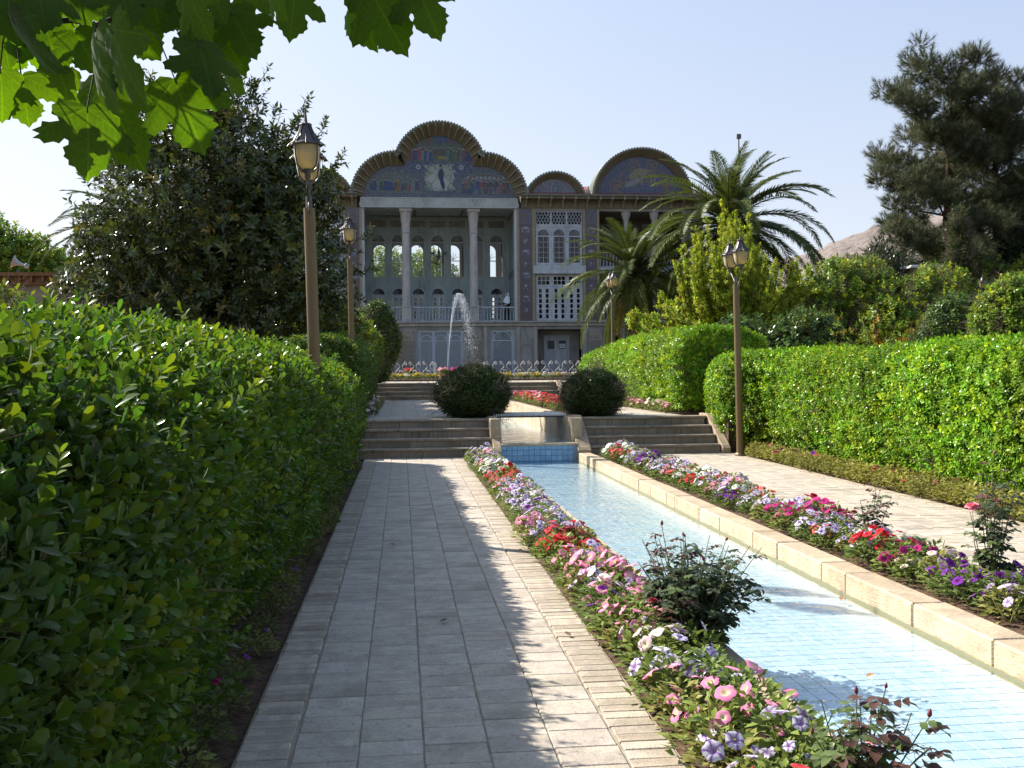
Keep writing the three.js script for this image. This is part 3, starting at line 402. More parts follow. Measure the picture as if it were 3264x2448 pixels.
const DZ = -4;   // depth of the columned balcony
{ // shell
  const m = new MB(), holes = [[-1.35, 1.35, GY - 0.1, 4.12], [2.88, 4.3, GY - 0.1, 4.12], [-4.3, -2.88, GY - 0.1, 4.12], [5.65, 8.3, GY - 0.1, 4.1], [-8.3, -5.65, GY - 0.1, 4.1], [9.75, 10.6, GY - 0.1, 3.7], [12, 13, GY - 0.1, 3.7], [-10.6, -9.75, GY - 0.1, 3.7]];
  wallWithHoles(m, -15.6, 15.6, GY - 0.2, 4.25, 0, -0.5, holes); part('ground_storey_wall', m, PM.stone, palace);
  // wing walls, upper storeys
  for (const s of [-1, 1]) {
    const w = new MB(), q = (a, b) => (s > 0 ? [a, b] : [-b, -a]);
    const [a0, a1] = q(4.42, 15.6); const hs = [[5.55, 8.36, 4.58, 7.25], [5.55, 8.36, 7.8, 11.02], [9.3, 14.4, 4.58, 7.3], [9.3, 14.4, 7.7, 11.0]].map(([x0, x1, y0, y1]) => [...q(x0, x1), y0, y1]);
    wallWithHoles(w, a0, a1, 4.55, 11.12, 0, -0.5, hs); part('wing_wall', w, PM.stone, palace);
    // tiled pilasters between brick edges
    for (const [x0, x1] of [[4.62, 5.36], [8.52, 9.18], [14.5, 15.3]]) {
      const [c0, c1] = q(x0, x1), g = new THREE.PlaneGeometry(c1 - c0, 6.5); g.translate((c0 + c1) / 2, 7.84, 0.012); part('tiled_pilaster', new MB().box(c0, 4.58, 0.001, c1, 11.1, 0.01).add(g), std(0.5, 0.48, 0.47, { map: T.pilaster, roughness: 0.4 }), palace);
      for (const e of [c0 - 0.09, c1 + 0.09]) { const mb = new MB(), gg = new THREE.BoxGeometry(0.13, 6.5, 0.05); const uv = gg.attributes.uv; for (let k = 0; k < uv.count; k++) uv.setXY(k, uv.getX(k), uv.getY(k) * 5); gg.translate(e, 7.84, 0.026); mb.add(gg); part('brick_edge', mb, PM.brick, palace); }
    }
    // lower frieze under the eaves
    const [e0, e1] = q(4.72, 16.2); part('frieze', new MB().box(e0, 11.12, -0.4, e1, 11.62, 0.05), PM.ochre, palace);
    // eaves
    part('eave', new MB().box(e0, 11.78, -1.5, e1, 11.86, 0.72), PM.rim, palace);
    part('eave_soffit', new MB().box(e0, 11.62, -0.4, e1, 11.779, 0.6), PM.ochre, palace);
    const bg = (() => { const sh = new THREE.Shape([[0, -0.42], [0.07, -0.42], [0.12, -0.25], [0.3, -0.14], [0.42, -0.05], [0.62, -0.02], [0.62, 0.16], [0, 0.16]].map(([a, b]) => new THREE.Vector2(a, b))); const g = new THREE.ExtrudeGeometry(sh, { depth: 0.1, bevelEnabled: false }); g.rotateY(-Math.PI / 2); g.translate(0.05, 11.6, 0.06); return g; })();
    for (let k = 0; k < 16; k++) { const x = s * (5.0 + k * 0.72); if (s < 0 && k > 9) break; const o = part('bracket', bg, PM.bracket, palace); o.position.x = x; }
    // inner partitions and floors of the wing rooms
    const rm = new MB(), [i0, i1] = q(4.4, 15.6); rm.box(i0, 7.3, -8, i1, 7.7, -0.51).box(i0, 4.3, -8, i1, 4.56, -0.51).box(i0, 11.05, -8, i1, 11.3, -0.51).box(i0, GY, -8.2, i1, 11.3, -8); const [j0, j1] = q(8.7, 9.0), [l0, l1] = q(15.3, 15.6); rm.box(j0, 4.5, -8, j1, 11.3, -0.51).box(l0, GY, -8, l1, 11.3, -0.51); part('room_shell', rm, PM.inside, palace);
  }
  // ledge between the storeys
  part('ledge', new MB().box(-15.8, 4.26, -0.4, 15.8, 4.46, 0.12, 0.02).box(-15.8, 4.465, -0.4, 15.8, 4.55, 0.22, 0.015), PM.ledge, palace);
  // ground floor room: dim space behind the openings
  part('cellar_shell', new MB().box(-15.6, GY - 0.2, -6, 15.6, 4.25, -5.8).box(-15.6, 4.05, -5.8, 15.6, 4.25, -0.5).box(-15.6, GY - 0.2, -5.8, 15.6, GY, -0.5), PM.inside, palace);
}
{ // ground floor: lattice doors, windows, carved panels, porch with a pair of doors
  const screen = (x0, x1, y0, y1, leaves) => {
    const f = new MB(); rectFrame(f, x0, x1, y0, y1, 0.1, -0.12, -0.24); const w = (x1 - x0 - 0.2) / leaves, door = part('lattice_door', f, PM.white, palace), lat = new MB();
    for (let k = 0; k < leaves; k++) { const a = x0 + 0.1 + k * w, b = a + w; rectFrame(lat, a + 0.01, b - 0.01, y0 + 0.1, y1 - 0.1, 0.07, -0.14, -0.22); diamonds(lat, a + 0.08, b - 0.08, y0 + 0.18, y1 - 0.75, 0.13, 0.028, -0.16, -0.19, 1.0); arcBar(lat, (a + b) / 2, y1 - 0.66, (w - 0.2) / 2, 0, Math.PI, 0.045, -0.16, -0.19, 12); lat.box(a + 0.08, y1 - 0.72, -0.21, b - 0.08, y1 - 0.66, -0.155); diamonds(lat, a + 0.08, b - 0.08, y1 - 0.66, y1 - 0.17, 0.11, 0.02, -0.17, -0.19, 1.0); }
    part('lattice', lat, PM.lattice, door); part('pane', paneQuad(x0 + 0.1, x1 - 0.1, y0 + 0.1, y1 - 0.1, -0.21), PM.glass, door);
  };
  screen(-1.35, 1.35, GY, 4.12, 3); screen(2.88, 4.3, GY, 4.12, 1); screen(-4.3, -2.88, GY, 4.12, 1);
  for (const x of [-1.95, 1.95, 9.05, -9.05]) { const g = new THREE.PlaneGeometry(0.78, 2.45); g.translate(x, 2.65, 0.034); part('carved_panel', new MB().box(x - 0.42, 1.35, 0.002, x + 0.42, 3.95, 0.03).add(g), PM.carved, palace); }
  for (const x of [-2.6, 2.6, -4.5, 4.5, 5.52, 8.43]) part('pier', new MB().box(x - 0.1, GY, 0.003, x + 0.1, 4.255, 0.06, 0.015), PM.ledge, palace);
  // carved relief of a niche on the plain wall
  { const m = new MB(); arcBar(m, 5.0, 2.9, 0.34, 0, Math.PI, 0.06, 0.03, 0.002, 12); m.box(4.63, 1.5, 0.002, 4.69, 2.9, 0.03).box(5.31, 1.5, 0.002, 5.37, 2.9, 0.03); part('carved_niche', m, PM.stone, palace); }
  for (const s of [1, -1]) {
    part('porch_back_wall', wallWithHoles(new MB(), s > 0 ? 5.65 : -8.3, s > 0 ? 8.3 : -5.65, GY, 4.04, -1.3, -1.45, []), PM.stone, palace);
    const c = s * 6.95, d = new MB(); rectFrame(d, c - 0.78, c + 0.78, GY, 3.76, 0.09, -1.22, -1.3); const door = part('double_door', d, PM.white, palace);
    for (const k of [-1, 1]) { const lx = c + k * 0.345, l = new MB(); wallWithHoles(l, lx - 0.34, lx + 0.34, GY + 0.02, 3.67, -1.245, -1.29, [[lx - 0.21, lx + 0.21, 2.95, 3.45]]); rectFrame(l, lx - 0.25, lx + 0.25, 1.45, 2.75, 0.03, -1.235, -1.244); part('door_leaf', l, PM.white, door); part('pane', paneQuad(lx - 0.21, lx + 0.21, 2.95, 3.45, -1.27), PM.glass, door); part('dark_lining', paneQuad(lx - 0.22, lx + 0.22, 2.94, 3.46, -1.295), PM.iron, door); }
    if (s > 0) { const nt = canvasTex(64, 48, (x) => { x.fillStyle = '#d9dcdd'; x.fillRect(0, 0, 64, 48); x.strokeStyle = '#404a58'; x.lineWidth = 2; for (let k = 0; k < 3; k++) { x.beginPath(); x.moveTo(54, 14 + k * 10); for (let q = 0; q < 9; q++) x.lineTo(50 - q * 5, 14 + k * 10 + ((q * 7 + k * 3) % 5) - 2); x.stroke(); } }); part('paper_notice', paneQuad(0, 1, 0, 1, 0), std(0.9, 0.9, 0.9, { map: nt }), door); const o = door.children.at(-1); o.scale.set(0.36, 0.26, 1); o.position.set(c + 0.345 - 0.18, 3.0, -1.262); }
  }
}
{ // columned balcony
  const bw = new MB(), P = 1.21, top = [], doors = [];
  for (let k = -3; k <= 3; k++) { top.push([k * P - 0.435, k * P + 0.435, 7.48, 10.2]); top.push([k * P - 0.52, k * P + 0.52, 10.48, 11.0]); doors.push([k * P - 0.4, k * P + 0.4, 4.5, 7.06]); }
  wallWithHoles(bw, -4.42, 4.42, 4.3, 11.15, DZ, DZ - 0.35, [...top, ...doors]);
  for (let k = -3; k <= 3; k++) { spandrel(bw, k * P, 0.87, 9.66, 10.2, DZ, DZ - 0.35); spandrel(bw, k * P, 0.8, 6.42, 7.06, DZ, DZ - 0.35); }
  part('balcony_back_wall', bw, PM.iwan, palace);
  part('balcony_side_wall', new MB().box(-4.6, 4.56, DZ - 0.35, -4.421, 11.12, -0.002), PM.iwan, palace); part('balcony_side_wall', new MB().box(4.421, 4.56, DZ - 0.35, 4.6, 11.12, -0.002), PM.iwan, palace);
  part('balcony_floor', new MB().box(-4.42, 4.2, DZ, 4.42, 4.552, -0.405), PM.ledge, palace);
  const ce = part('balcony_ceiling', new MB().box(-4.6, 11.16, DZ - 0.35, 4.6, 11.4, 0.1), PM.frame, palace);
  { const m = new MB(); for (const z of [-0.6, -3.4]) m.box(-4.1, 11.11, z - 0.05, 4.1, 11.159, z + 0.05); for (const x of [-4.1, -1.4, 1.4, 4.1]) m.box(x - 0.05, 11.112, -3.35, x + 0.05, 11.159, -0.65); for (let k = -6; k <= 6; k++) arcBar(m, k * 0.62, 0, 0.2, 0, 6.283, 0.04, 0.02, 0, 12); const g = m.geo(); part('ceiling_moulding', new MB().box(-4.1, 11.11, -3.45, 4.1, 11.159, -3.35).box(-4.1, 11.112, -0.65, 4.1, 11.159, -0.55).box(-1.45, 11.114, -3.35, -1.35, 11.159, -0.65).box(1.35, 11.114, -3.35, 1.45, 11.159, -0.65), PM.ochre, ce); }
  for (let k = -3; k <= 3; k++) {
    const c = k * P, zf = DZ + 0.04, zb = DZ - 0.1;
    // transom lattice
    const tf = new MB(); rectFrame(tf, c - 0.52, c + 0.52, 10.48, 11.0, 0.045, zf, zb); const tw = part('transom', tf, PM.frame, palace); const tl = new MB(); diamonds(tl, c - 0.36, c + 0.36, 10.53, 10.95, 0.2, 0.022, zf - 0.03, zf - 0.06, 1.5); for (const s of [-1, 1]) { tl.box(c + s * 0.38 - 0.01, 10.52, zf - 0.06, c + s * 0.38 + 0.01, 10.96, zf - 0.03); for (let q = 1; q < 4; q++) tl.box(c + s * 0.43 - 0.05, 10.52 + q * 0.11 - 0.008, zf - 0.06, c + s * 0.43 + 0.05, 10.52 + q * 0.11 + 0.008, zf - 0.03); } for (let q = -2; q <= 2; q++) tl.box(c + q * 0.17 - 0.06, 10.53, zf - 0.06, c + q * 0.17 + 0.06, 10.545, zf - 0.032); part('lattice', tl, PM.frame, tw);
    // tall arched window: fanlight over one big sash
    const wf = new MB(); arcBar(wf, c, 9.66, 0.415, 0, Math.PI, 0.06, zf, zb, 14); wf.box(c - 0.445, 7.45, zb, c - 0.385, 9.66, zf).box(c + 0.385, 7.45, zb, c + 0.445, 9.66, zf).box(c - 0.385, 7.45, zb, c + 0.385, 7.51, zf).box(c - 0.385, 9.58, zb, c + 0.385, 9.65, zf); const win = part('arched_window', wf, PM.frame, palace);
    const fm = new MB(); for (let q = 1; q < 6; q++) { const a = (q / 6) * Math.PI; bar(fm, c + 0.1 * Math.cos(a), 9.67 + 0.1 * Math.sin(a), c + 0.39 * Math.cos(a), 9.67 + 0.39 * Math.sin(a), 0.02, zf - 0.03, zf - 0.06); } arcBar(fm, c, 9.66, 0.11, 0, Math.PI, 0.025, zf - 0.03, zf - 0.06, 8); arcBar(fm, c, 9.66, 0.3, 0, Math.PI, 0.02, zf - 0.03, zf - 0.06, 12); part('fanlight_bars', fm, PM.frame, win); part('pane', archPane(c, 0.8, 7.5, 9.66, zf - 0.08), PM.glass, win);
    // hood mould above and panel frame round
    const hm = new MB(); arcBar(hm, c, 9.66, 0.5, 0, Math.PI, 0.03, DZ + 0.025, DZ + 0.001, 14); rectFrame(hm, c - 0.59, c + 0.59, 7.32, 10.38, 0.03, DZ + 0.025, DZ + 0.001); part('window_moulding', hm, PM.frame, palace);
    // stucco ogee over the lower doors
    const og = new MB(); bar(og, c - 0.55, 6.62, c - 0.3, 7.0, 0.03, DZ + 0.015, DZ); bar(og, c - 0.3, 6.98, c, 7.24, 0.03, DZ + 0.016, DZ); bar(og, c + 0.55, 6.62, c + 0.3, 7.0, 0.03, DZ + 0.015, DZ); bar(og, c + 0.3, 6.98, c, 7.24, 0.03, DZ + 0.016, DZ); part('stucco_ogee', og, PM.iwan, palace);
    // lower double door with lunette
    const df = new MB(); arcBar(df, c, 6.42, 0.385, 0, Math.PI, 0.05, zf, zb, 14); df.box(c - 0.41, 4.56, zb, c - 0.36, 6.42, zf).box(c + 0.36, 4.56, zb, c + 0.41, 6.42, zf).box(c - 0.36, 6.34, zb, c + 0.36, 6.41, zf); const dr = part('balcony_door', df, PM.white, palace);
    for (const s of [-1, 1]) { const lx = c + s * 0.178, l = new MB(), hs = []; for (let q = 0; q < 5; q++) hs.push([lx - 0.085, lx + 0.085, 4.95 + q * 0.265, 5.15 + q * 0.265]); wallWithHoles(l, lx - 0.175, lx + 0.175, 4.57, 6.33, zf - 0.04, zb + 0.03, hs); part('door_leaf', l, PM.white, dr); part('pane', paneQuad(lx - 0.09, lx + 0.09, 4.94, 6.22, zf - 0.06), PM.glass, dr); }
    part('lunette_pane', archPane(c, 0.74, 6.4, 6.42, zf - 0.06), PM.glass, dr);
    if (k === -1) part('lunette_pane', archPane(c, 0.1, 6.0, 6.1, zf - 0.05), PM.blueGlass, dr);
  }
  // the hall behind: windows on its far side let the garden show through
  const far = new MB(), fh = []; for (let k = -3; k <= 3; k++) { fh.push([k * P - 0.42, k * P + 0.42, 7.4, 10.1]); fh.push([k * P - 0.3, k * P + 0.3, 4.9, 6.8]); }
  wallWithHoles(far, -4.42, 4.42, 4.3, 11.3, -9, -9.3, fh); for (let k = -3; k <= 3; k++) spandrel(far, k * P, 0.84, 9.66, 10.1, -9, -9.3);
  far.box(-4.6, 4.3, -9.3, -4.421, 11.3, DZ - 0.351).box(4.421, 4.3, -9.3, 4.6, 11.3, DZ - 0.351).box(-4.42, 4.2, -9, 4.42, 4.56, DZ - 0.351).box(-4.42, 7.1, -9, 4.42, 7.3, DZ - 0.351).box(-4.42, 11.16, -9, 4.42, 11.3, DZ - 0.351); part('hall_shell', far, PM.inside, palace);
  for (let k = -3; k <= 3; k++) { const m = new MB(); m.box(k * P - 0.42, 9.0, -9.15, k * P + 0.42, 9.06, -9.1); for (let q = 1; q < 6; q++) { const a = (q / 6) * Math.PI; bar(m, k * P, 9.1, k * P + 0.4 * Math.cos(a), 9.1 + 0.5 * Math.sin(a), 0.03, -9.1, -9.13); } part('rear_window_bars', m, PM.white, palace); }
  // columns
  const cap = [[0.22, 9.66], [0.27, 9.68], [0.27, 9.74], [0.225, 9.77], [0.24, 10.0], [0.255, 10.3], [0.29, 10.42], [0.285, 10.5], [0.315, 10.75], [0.34, 10.9]], shaft = [[0.255, 5.45], [0.25, 5.6], [0.243, 7.5], [0.225, 9.66]];
  for (const x of [-1.96, 1.96]) { const c = part('column', new MB().lathe(shaft, 24, x, 0, -0.3), PM.column, palace); part('capital', new MB().lathe(cap, 24, x, 0, -0.3).box(x - 0.37, 10.9, -0.67, x + 0.37, 11.088, 0.07, 0.02), PM.column, c); part('pedestal', new MB().box(x - 0.28, 4.55, -0.58, x + 0.28, 5.38, -0.02, 0.02).box(x - 0.31, 5.38, -0.61, x + 0.31, 5.46, 0.01, 0.02), PM.column, c); }
  // beam with a sunk panel
  const be = part('beam', new MB().box(-4.55, 11.09, -0.7, 4.55, 11.68, 0.16, 0.01), PM.beam, palace); { const m = new MB(); rectFrame(m, -4.54, 4.54, 11.1, 11.67, 0.045, 0.185, 0.161); for (const s of [-1, 1]) for (const t of [-1, 1]) arcBar(m, s * 4.38, 11.385 + t * 0.2, 0.1, 0, 6.28, 0.03, 0.178, 0.162, 8); part('beam_moulding', m, PM.white, be); }
  // balustrades
  const bg = new MB().lathe([[0.018, 0], [0.02, 0.03], [0.03, 0.1], [0.034, 0.22], [0.02, 0.34], [0.017, 0.5], [0.02, 0.72]], 8).geo();
  for (const [a, b] of [[-4.36, -2.25], [-1.66, 1.66], [2.25, 4.36]]) { const m = new MB().box(a, 5.35, -0.34, b, 5.42, -0.26, 0.01).box(a, 4.57, -0.33, b, 4.63, -0.27, 0.01), bs = part('balustrade', m, PM.white, palace), n = Math.round((b - a) / 0.187); for (let k = 0; k < n; k++) { const o = part('baluster', bg, PM.white, bs); o.position.set(a + ((k + 0.5) / n) * (b - a), 4.63, -0.3); } }
  // inner pilaster strips at the mouth
  for (const s of [-1, 1]) part('jamb', new MB().box(s * 4.42 - 0.1, 4.56, -0.5, s * 4.42 + 0.1, 11.09, 0.03, 0.01), PM.white, palace);
}
{ // wing bays: large glazed windows either side
  for (const s of [-1, 1]) for (let j = 0; j < 3; j++) {
    const c = s * (6.955 + (j - 1) * 0.92), zf = -0.06, zb = -0.16;
    const tf = new MB(); rectFrame(tf, c - 0.46, c + 0.46, 10.17, 11.01, 0.05, zf, zb); const tw = part('transom', tf, PM.white, palace), tl = new MB(); diamonds(tl, c - 0.41, c + 0.41, 10.22, 10.96, 0.19, 0.036, zf - 0.02, zf - 0.05, 1.9); part('lattice', tl, PM.white, tw);
    const w = new MB(); wallWithHoles(w, c - 0.46, c + 0.46, 7.8, 10.165, zf, zb, [[c - 0.325, c + 0.325, 7.97, 9.9]]); spandrel(w, c, 0.65, 9.57, 9.9, zf, zb); const win = part('arched_window', w, PM.white, palace);
    const mu = new MB(), z0 = zf - 0.04, z1 = zf - 0.07; mu.box(c - 0.012, 7.98, z1, c + 0.012, 9.5, z0); for (let q = 1; q < 5; q++) mu.box(c - 0.31, 7.98 + q * 0.3 - 0.012, z1, c + 0.31, 7.98 + q * 0.3 + 0.012, z0); mu.box(c - 0.325, 9.49, zb, c + 0.325, 9.56, zf - 0.02).box(c - 0.27, 7.98, z1, c - 0.25, 9.49, z0).box(c + 0.25, 7.98, z1, c + 0.27, 9.49, z0); for (let q = 1; q < 6; q++) { const a = (q / 6) * Math.PI; bar(mu, c + 0.07 * Math.cos(a), 9.57 + 0.07 * Math.sin(a), c + 0.3 * Math.cos(a), 9.57 + 0.3 * Math.sin(a), 0.018, z0, z1); } arcBar(mu, c, 9.57, 0.23, 0, Math.PI, 0.018, z0, z1, 10); part('glazing_bars', mu, PM.white, win); part('pane', archPane(c, 0.65, 7.97, 9.57, zf - 0.085), PM.glass, win);
    const hm = new MB(); arcBar(hm, c, 9.57, 0.4, 0, Math.PI, 0.03, zf + 0.03, zf, 12); bar(hm, c - 0.44, 9.75, c - 0.3, 9.95, 0.025, zf + 0.02, zf); bar(hm, c + 0.44, 9.75, c + 0.3, 9.95, 0.025, zf + 0.02, zf); hm.box(c - 0.46, 10.05, zf, c + 0.46, 10.11, zf + 0.03); part('hood_moulding', hm, PM.white, win);
    // lower storey: transom of eight panes and a pair of glazed leaves
    const lt = new MB(), th = []; for (let q = 0; q < 3; q++) for (let v = 0; v < 2; v++) th.push([c - 0.34 + q * 0.24, c - 0.34 + q * 0.24 + 0.2, 6.7 + v * 0.25, 6.7 + v * 0.25 + 0.21]); wallWithHoles(lt, c - 0.46, c + 0.46, 6.58, 7.25, zf, zb, th); const ltw = part('transom', lt, PM.white, palace); part('pane', paneQuad(c - 0.4, c + 0.4, 6.66, 7.2, zf - 0.06), PM.glass, ltw);
    const ld = new MB(), lh = []; for (const e of [-1, 1]) for (let q = 0; q < 6; q++) lh.push([c + e * 0.2 - 0.085, c + e * 0.2 + 0.085, 4.72 + q * 0.3, 4.95 + q * 0.3]); wallWithHoles(ld, c - 0.46, c + 0.46, 4.57, 6.575, zf, zb, lh); const fd = part('french_window', ld, PM.white, palace); part('pane', paneQuad(c - 0.3, c + 0.3, 4.7, 6.5, zf - 0.06), PM.glass, fd);
  }
  for (const s of [-1, 1]) part('window_box', new MB().box(s * 6.955 - 1.55, 7.3, -0.2, s * 6.955 + 1.55, 7.79, 0.22, 0.02), PM.white, palace);
  // far bays: open balconies with columns, half hidden by the palms
  for (const s of [-1, 1]) {
    const c = s * 11.85; for (const y of [4.56, 7.72]) { const m = new MB().box(c - 2.5, y + 0.84, -0.3, c + 2.5, y + 0.91, -0.22).box(c - 2.5, y + 0.03, -0.3, c + 2.5, y + 0.08, -0.22), bs = part('balustrade', m, PM.white, palace); for (let k = 0; k < 26; k++) { const o = part('baluster', new MB().box(-0.022, y + 0.08, -0.28, 0.022, y + 0.84, -0.24).geo(), PM.white, bs); o.position.x = c - 2.4 + k * 0.192; } }
    for (const x of [c - 0.85, c + 0.85]) for (const [y0, y1] of [[4.56, 7.3], [7.71, 10.99]]) part('slim_column', new MB().lathe([[0.16, y0], [0.14, y0 + 0.1], [0.12, y1 - 0.7], [0.17, y1 - 0.62], [0.14, y1 - 0.55], [0.26, y1 - 0.2], [0.3, y1]], 14, x, 0, -0.3), PM.column, palace);
    for (const [y0, y1] of [[4.56, 7.2], [7.7, 10.8]]) for (let k = -1; k <= 1; k++) { const m = new MB(); rectFrame(m, c + k * 1.6 - 0.6, c + k * 1.6 + 0.6, y0, y1, 0.1, -3.9, -4.0); diamonds(m, c + k * 1.6 - 0.5, c + k * 1.6 + 0.5, y1 - 0.8, y1 - 0.1, 0.2, 0.03, -3.92, -3.95); part('balcony_screen', m, PM.frame, palace); }
    part('balcony_recess', new MB().box(c - 2.6, 4.55, -4.2, c + 2.6, 11.04, -4.01), PM.inside, palace);
    part('parapet_panel', new MB().box(c - 2.55, 7.3, -0.35, c + 2.55, 7.7, 0.02), PM.white, palace);
  }
}
// gables: painted panel under a projecting bracketed hood that follows its outline
function gable(outline, tex, uvBox, hood, depth, nBr, skip = 0) {
  // outline: points from left foot over the top to right foot
  const sh = new THREE.Shape(outline.map(([x, y]) => new THREE.Vector2(x, y))), g = new THREE.ExtrudeGeometry(sh, { depth: 0.4, bevelEnabled: false }); const uv = g.attributes.uv, ps = g.attributes.position; for (let k = 0; k < uv.count; k++) uv.setXY(k, (ps.getX(k) - uvBox[0]) / uvBox[2], (ps.getY(k) - uvBox[1]) / uvBox[3]); g.translate(0, 0, -0.42);
  const panel = part('painted_gable', g, std(0.47, 0.48, 0.45, { map: tex, roughness: 0.35 }), palace);
  const n = outline.length, nor = outline.map((p, k) => { const a = outline[Math.max(0, k - 1)], b = outline[Math.min(n - 1, k + 1)], l = Math.hypot(b[0] - a[0], b[1] - a[1]); return [-(b[1] - a[1]) / l, (b[0] - a[0]) / l]; });
  const off = (k, d) => [outline[k][0] + nor[k][0] * d, outline[k][1] + nor[k][1] * d], so = new MB(), ri = new MB();
  for (let k = 0; k < n - 1; k++) {
    const a0 = off(k, -0.06), b0 = off(k + 1, -0.06), a1 = off(k, hood), b1 = off(k + 1, hood), a2 = off(k, hood + 0.09), b2 = off(k + 1, hood + 0.09), P = (q, z) => V(q[0], q[1], z);
    so.quad(P(a0, 0.03), P(a1, depth), P(b1, depth), P(b0, 0.03)); so.quad(P(b1, depth), P(a1, depth), P(a1, -0.5), P(b1, -0.5)); ri.quad(P(a1, depth + 0.02), P(a2, depth + 0.02), P(b2, depth + 0.02), P(b1, depth + 0.02)); ri.quad(P(a1, depth + 0.02), P(b1, depth + 0.02), P(b1, -1.2), P(a1, -1.2)); ri.quad(P(a2, depth + 0.02), P(a2, -1.2), P(b2, -1.2), P(b2, depth + 0.02));
  }
  part('hood', so, PM.ochre, panel);
  // rounded rim tiles along the edge
  const len = [0]; for (let k = 1; k < n; k++) len.push(len[k - 1] + Math.hypot(off(k, hood)[0] - off(k - 1, hood)[0], off(k, hood)[1] - off(k - 1, hood)[1]));
  const at = (d, o) => { let k = 1; while (k < n - 1 && len[k] < d) k++; const t = (d - len[k - 1]) / (len[k] - len[k - 1]), a = off(k - 1, o), b = off(k, o); return [lerp(a[0], b[0], t), lerp(a[1], b[1], t), Math.atan2(b[1] - a[1], b[0] - a[0])]; };
  for (let d = 0.08; d < len[n - 1]; d += 0.17) { const [x, y] = at(d, hood + 0.08); ri.tube([V(x, y, depth + 0.05), V(x, y, -1.1)], 0.075, 6); }
  part('rim_tiles', ri, PM.rim, panel);
  if (nBr) { const b = new THREE.ExtrudeGeometry(new THREE.Shape([[0.02, -hood - 0.02], [0.12, -hood - 0.05], [depth * 0.5 + 0.15, -hood * 0.5 - 0.06], [depth + 0.01, -0.14], [depth + 0.01, -0.01], [depth * 0.5, -hood * 0.48]].map(([x, y]) => new THREE.Vector2(x, y))), { depth: 0.08, bevelEnabled: false }); b.rotateY(-Math.PI / 2); b.translate(0.04, 0, 0); for (let k = 0; k < nBr; k++) { const [x, y, a] = at(((k + 0.5) / nBr) * len[n - 1], hood); const o = part('bracket', b, PM.bracket, panel); o.position.set(x, y, 0); o.rotation.z = a; } }
  return panel;
}
{
  const out = [], R = 2.02, r2 = 1.86, cy = 13.3, sx = 2.55, sy = 11.72;
  const join = Math.asin(clamp((sy + r2 - cy) / R, -1, 1));
  for (let k = 0; k <= 14; k++) { const a = Math.PI - (k / 14) * Math.PI * 0.5; out.push([-sx + Math.cos(a) * r2, sy + Math.sin(a) * r2]); }
  for (let k = 0; k <= 26; k++) { const a = Math.PI - join - (k / 26) * (Math.PI - 2 * join); const p = [Math.cos(a) * R, cy + Math.sin(a) * R]; if (k === 0 && Math.hypot(p[0] - out.at(-1)[0], p[1] - out.at(-1)[1]) < 0.05) continue; out.push(p); }
  for (let k = 14; k >= 0; k--) { const a = Math.PI - (k / 14) * Math.PI * 0.5, p = [sx - Math.cos(a) * r2, sy + Math.sin(a) * r2]; if (Math.hypot(p[0] - out.at(-1)[0], p[1] - out.at(-1)[1]) > 0.05) out.push(p); }
  gable(out, T.pediment, [-5, 11.35, 10, 5], 0.52, 0.75, 34);
  const arc = (cx, w, y, h, n = 22) => { const R = (w * w / 4 + h * h) / (2 * h), a0 = Math.asin(clamp(w / 2 / R, -1, 1)), q = h > w / 2 ? Math.PI - a0 : a0, o = []; for (let k = 0; k <= n; k++) { const a = -q + (k / n) * 2 * q; o.push([cx + Math.sin(a) * R, y + h - R + Math.cos(a) * R]); } return o; };
  for (const s of [-1, 1]) { gable(arc(s * 6.73, 2.9, 11.87, 1.05), T.fan, [s * 6.73 - 1.5, 11.8, 3, 1.25], 0.2, 0.4, 0); gable(arc(s * 11.85, 5.2, 11.87, 2.4), T.lunette, [s * 11.85 - 2.7, 11.75, 5.4, 2.7], 0.28, 0.5, 0); }
  // red metal roofs behind the gables
  const rf = new MB(), hip = (x0, x1, z0, z1, y, h, e) => { const cx0 = x0 + e, cx1 = x1 - e, cz = (z0 + z1) / 2; const A = V(x0, y, z0), B = V(x1, y, z0), C = V(x1, y, z1), D = V(x0, y, z1), E = V(cx0, y + h, cz), F = V(cx1, y + h, cz); rf.quad(A, B, F, E); rf.quad(C, D, E, F); rf.quad(B, C, F, F.clone().add(V(0, 0, 1e-4))); rf.quad(D, A, E, E.clone().add(V(0, 0, 1e-4))); };
  hip(4.8, 16.3, 0.7, -9.5, 11.87, 1.35, 2.2); hip(-16.3, -4.8, 0.7, -9.5, 11.87, 1.35, 2.2); hip(-5, 5, -0.6, -9.5, 11.9, 1.6, 2); part('roof', rf, PM.roof, palace);
  for (const s of [-1, 1]) for (const x of [5.0, 8.6]) part('roof_finial', new MB().lathe([[0.05, 11.86], [0.16, 11.95], [0.12, 12.1], [0.05, 12.2], [0.07, 12.28], [0.01, 12.4]], 10, s * x, 0, 0.5), PM.ledge, palace);
}
